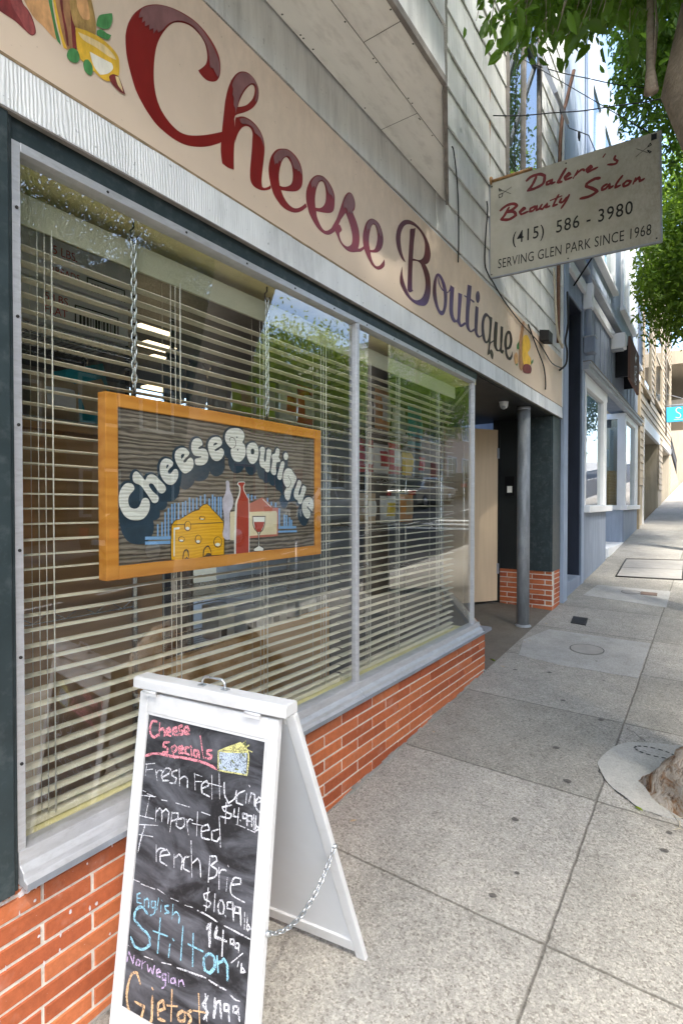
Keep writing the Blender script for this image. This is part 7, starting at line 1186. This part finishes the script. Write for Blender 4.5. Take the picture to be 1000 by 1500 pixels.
tree((11.6, -2.4, zg(11.6, -2.4)), 'round bright green ficus further up the sidewalk, beyond the second one', ([(11.6, -2.55, 0.5), (11.6, -2.5, 2.5), (11.6, -2.4, 4.), (11.6, -2.3, 5.2)], [.2, .15, .14, .12]), [((11.7, -2.15, 6.5), (2.1, 1.8, 1.9), 520, 110, .55), ((11.4, -1.55, 5.7), (1.5, 1.1, 1.05), 160, 110, .5), ((15.6, -4.6, 10.2), (3.4, 2.0, 2.3), 260, 70, .8), ((12.2, -4.4, 7.2), (2.8, 1.8, 1.8), 110, 70, .7)], M['ficus_sun'], .095, seed=13, filt=lambda p: (p[:, 1] < -.36) & (p[:, 2] > 4.55))  # last two clusters added out of direct view to shade facades and sidewalk
tree((17.6, -2.4, zg(17.6, -2.4)), 'street tree with a pale trunk furthest up the sidewalk', ([(17.6, -2.3, .8), (17.6, -2.25, 3.), (17.6, -2.2, 4.4)], [.26, .2, .16]), [((17.8, -2.6, 5.6), (2.8, 1.7, 2.1), 300, 70, .6), ((18.6, -4.8, 7.2), (3.6, 2.2, 2.2), 300, 70, .7)], M['ficus_sun'], .12, seed=14, filt=lambda p: p[:, 1] < -1.1)  # second cluster added out of direct view to shade the far sidewalk
tree((-6.5, -2.4, zg(-6.5, -2.4)), 'street tree behind the camera down the hill', ([(-6.5, -2.5, -.5), (-6.5, -2.5, 2.5), (-6.4, -2.5, 4.8)], [.22, .18, .15]), [((-6.4, -2.7, 6.6), (2.8, 2.2, 2.0), 150, 60, .8)], M['ficus'], .11, seed=15)
# across the street
OPP = [((17.5, -12.2), 'lime-green street tree across the road, seen in the glass', 'limeleaf', (17.2, -12.2, 6.7), (3.2, 2.3, 2.3), 21, 260), ((24.2, -12.3), 'darker green tree across the road, right of the lime-green one', 'ficus_sun', (24.2, -12.3, 7.0), (2.8, 2.2, 2.3), 22, 200), ((31., -12.2), 'green tree across the road near the pale house', 'ficus_sun', (31., -12.2, 7.8), (2.9, 2.3, 2.2), 23, 200), ((3.6, -12.6), 'broad dark shade tree added across the road in front of the grey flat-roofed house', 'darkleaf', (3.6, -12.6, 7.2), (3.6, 2.4, 2.8), 25, 300), ((-4., -12.6), 'broad dark shade tree added across the road in front of the slate-blue house', 'darkleaf', (-4., -12.6, 7.2), (3.6, 2.4, 2.8), 26, 280), ((8.6, -12.6), 'tall dark tree across the road in front of the gabled house', 'darkleaf', (9.4, -12.4, 9.6), (4.2, 2.2, 3.6), 24, 620)]  # broad dark trees added to shade the road; tall crown thickened to block sky
for (x, y), lab, m, c, rad, sd2, nc in OPP:
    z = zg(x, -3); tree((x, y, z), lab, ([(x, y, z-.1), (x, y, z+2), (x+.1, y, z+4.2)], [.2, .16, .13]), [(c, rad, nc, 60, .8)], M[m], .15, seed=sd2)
T = thing('utility_pole', (26.4, -11.6, zg(26.4, -3)), 'wooden utility pole across the road', 'pole'); mb = MB(); mb.tube([(26.4, -11.6, 1.5), (26.4, -11.6, 13.)], [.16, .12], 12); mb.build('pole', M['polewood'], T); bx(M['polewood'], T, 'cross_arm', ((26.3, -12.7, 11.6), (26.5, -10.5, 11.75)))
wire('overhead_wire', [(26.4, -10.6, 11.8), (12, -10.4, 10.4), (-6, -10.6, 10.2)], .015, M['cable'], 'overhead wire along the far side of the road', 'wire', 'overhead wires across the road', 8); wire('overhead_wire', [(26.4, -11.6, 11.2), (12, -11.2, 9.7), (-6, -11.5, 9.6)], .02, M['cable'], 'thicker overhead wire below the other one across the road', 'wire', 'overhead wires across the road', 8)
def house(x0, x1, y1, h, mat, lab, roof='flat', nwin=3, floors=2, trim='trim', z0=None):
    z0 = zg((x0+x1)/2, -3)-.3 if z0 is None else z0; T = thing('house', ((x0+x1)/2, y1, z0), lab, 'house', 'houses across the road'); y0 = y1-8
    bx(M[mat], T, 'wall', ((x0, y0, z0), (x1, y1, z0+h)))
    mb = MB()
    if roof == 'gable': mb.prism([(x0-.3, y0, z0+h), (x1+.3, y0, z0+h), ((x0+x1)/2, y0, z0+h+2.2)], (0, 8.3, 0))
    else: mb.box((x0-.15, y0, z0+h), (x1+.15, y1+.25, z0+h+.35))
    mb.build('roof', M['rooftile' if roof == 'gable' else 'trim_grey'], T)
    for f in range(floors):
        for i in range(nwin):
            wx = x0+(x1-x0)*(i+.5)/nwin; wz = z0+.9+f*3.0; w2 = (x1-x0)/nwin*.28
            if f == 0 and i == nwin-1:
                d = bx(M['redtrim'], T, 'door', ((wx-.5, y1, z0+.2), (wx+.5, y1+.05, z0+2.4))); continue
            fr = bx(M[trim], T, 'window', ((wx-w2-.1, y1, wz-.1), (wx-w2, y1+.08, wz+1.5)), ((wx+w2, y1, wz-.1), (wx+w2+.1, y1+.08, wz+1.5)), ((wx-w2, y1, wz-.1), (wx+w2, y1+.08, wz)), ((wx-w2, y1, wz+1.4), (wx+w2, y1+.08, wz+1.5)), ((wx-.03, y1, wz), (wx+.03, y1+.06, wz+1.4)))
            bx(M['carglass'], fr, 'pane', ((wx-w2, y1, wz), (wx+w2, y1+.03, wz+1.4)))
house(-14, -6.5, -15, 8.5, 'house_c', 'cream house across the road, behind the camera'); house(-6, 1.5, -15, 9, 'house_d', 'slate-blue house across the road, behind the camera')
house(2, 8.6, -15, 8.5, 'house_a', 'grey flat-roofed house across the road'); house(9, 15.6, -15, 8.2, 'house_a', 'dark grey gabled house across the road behind the tall dark tree', 'gable')
house(16.2, 22.2, -15.5, 5.6, 'house_b', 'low pinkish house across the road behind the lime-green tree', 'gable', trim='redtrim'); house(22.6, 29, -15, 6.6, 'house_d', 'slate house across the road behind the darker green tree'); house(29.4, 37, -15, 9.4, 'house_c', 'tall pale house across the road beyond the utility pole'); house(37.5, 46, -15, 7.5, 'house_b', 'pinkish flat house furthest up across the road'); house(46.5, 60, -14, 9.5, 'house_c', 'cream block at the far end of the road')
# parked cars
def car(x, y, mat, lab, facing=1):
    zb = zg(x, -3)-.13; sl = .0024*x+.05 if x < 14 else .0836
    T = thing('parked_car', (x, y, zb), lab, 'car', 'cars parked across the road'); L = 4.3; W2 = .86
    def Pt(u, v, z): return (x+facing*u, y+v, zb+z+sl*facing*u)
    side = [(-2.12, .30), (2.10, .28), (2.15, .55), (2.02, .74), (1.15, .90), (.45, 1.36), (-.95, 1.42), (-1.75, .98), (-2.1, .93), (-2.17, .6)]
    low = [(-2.12, .28), (2.10, .26), (2.16, .50), (2.06, .72), (1.12, .90), (-1.75, .95), (-2.1, .92), (-2.18, .6)]
    mb = MB(); mb._add([Pt(u, -W2, z) for u, z in low]+[Pt(u, W2, z) for u, z in low], [list(range(8))[::-1], [8+i for i in range(8)]]+[[i, (i+1) % 8, 8+(i+1) % 8, 8+i] for i in range(8)])
    cab = [(1.12, .90), (.42, 1.36), (-.95, 1.42), (-1.72, .95)]
    mb._add([Pt(u, -W2*(.96 if z < 1 else .74), z) for u, z in cab]+[Pt(u, W2*(.96 if z < 1 else .74), z) for u, z in cab], [[3,2,1,0],[4,5,6,7]]+[[i, i+1, 5+i, 4+i] for i in range(3)])
    body = mb.build('body', M[mat], T, bevel=.05)
    mb = MB()
    for s in (-1, 1):
        for q in ([(.98, .93), (.42, 1.27), (-.12, 1.32), (-.12, .95)], [(-.2, .95), (-.2, 1.32), (-.88, 1.34), (-1.45, .97)]):
            f = [Pt(u, s*(lerp(W2*.962, W2*.745, (z-.9)/.5)+.012), z) for u, z in q]; mb.quad(*(f if s > 0 else f[::-1]))
    for q in (((1.10, .93), (.46, 1.34)), ((-.99, 1.40), (-1.69, .98))):
        (u1, z1), (u2, z2) = q; k1, k2 = [lerp(W2*.93, W2*.70, (z-.9)/.5) for z in (z1, z2)]; o_ = .012 if u1 > 0 else -.012
        mb.quad(Pt(u1+o_, -k1, z1+.01), Pt(u1+o_, k1, z1+.01), Pt(u2+o_, k2, z2+.01), Pt(u2+o_, -k2, z2+.01))
    mb.build('window', M['carglass'], T)
    for u in (-1.35, 1.35):
        for s in (-1, 1):
            mb = MB(); c = Pt(u, s*.76, .31); mb.tube([(c[0], c[1]-.11, c[2]), (c[0], c[1]+.11, c[2])], .32, 22); w_ = mb.build('wheel', M['tyre'], T); mb = MB(); mb.tube([(c[0], c[1]+s*.09, c[2]), (c[0], c[1]+s*.118, c[2])], .20, 16); mb.build('rim', M['rim'], w_)
    for s in (-1, 1):
        mb = MB(); mb.obox(Pt(-2.19, s*.62-.16, .68), (facing*.06, 0, 0), (0, .32, 0), (0, 0, .2)); mb.build('taillight', M['taillight'], T)
        mb = MB(); mb.obox(Pt(2.06, s*.62-.16, .56), (facing*.08, 0, 0), (0, .32, 0), (0, 0, .13)); mb.build('headlight', M['chromeplate'], T)
    mb = MB(); mb.obox(Pt(-2.195, -.26, .5), (facing*.03, 0, 0), (0, .52, 0), (0, 0, .12)); mb.build('number_plate', M['chromeplate'], T)
car(23.6, -10.0, 'carsilver', 'silver car parked across the road near the darker green tree'); car(15.6, -10., 'carwhite', 'white car with red tail lights parked across the road by the lime-green tree'); car(9.2, -10., 'cardark', 'dark car parked across the road in front of the gabled house'); car(29.6, -10.0, 'cardark', 'dark car parked across the road furthest uphill'); car(2.2, -10., 'carsilver', 'silver car parked across the road furthest downhill')
# double parking meter at the near kerb
T = thing('parking_meter', (5.2, -2.62, zg(5.2, -2.6)), 'twin-headed parking meter at the near kerb, mirrored in the shop window', 'parking meter'); z0 = zg(5.2, -2.6)
mb = MB(); mb.tube([(5.2, -2.62, z0), (5.2, -2.62, z0+.98)], .03, 12); mb.build('pole', M['alu_dull'], T)
for dy in (-.09, .09):
    mb = MB(); mb.lathe((5.2, -2.62+dy, z0+.98), [(.04, 0), (.075, .06), (.08, .16), (.07, .26), (.085, .28), (.08, .36), (.045, .44), (.01, .46)], 16); h = mb.build('meter_head', M['blackmetal'], T); mb = MB(); mb.box((5.12, -2.66+dy, z0+1.27), (5.125, -2.58+dy, z0+1.36)); mb.build('display', M['chromeplate'], h)
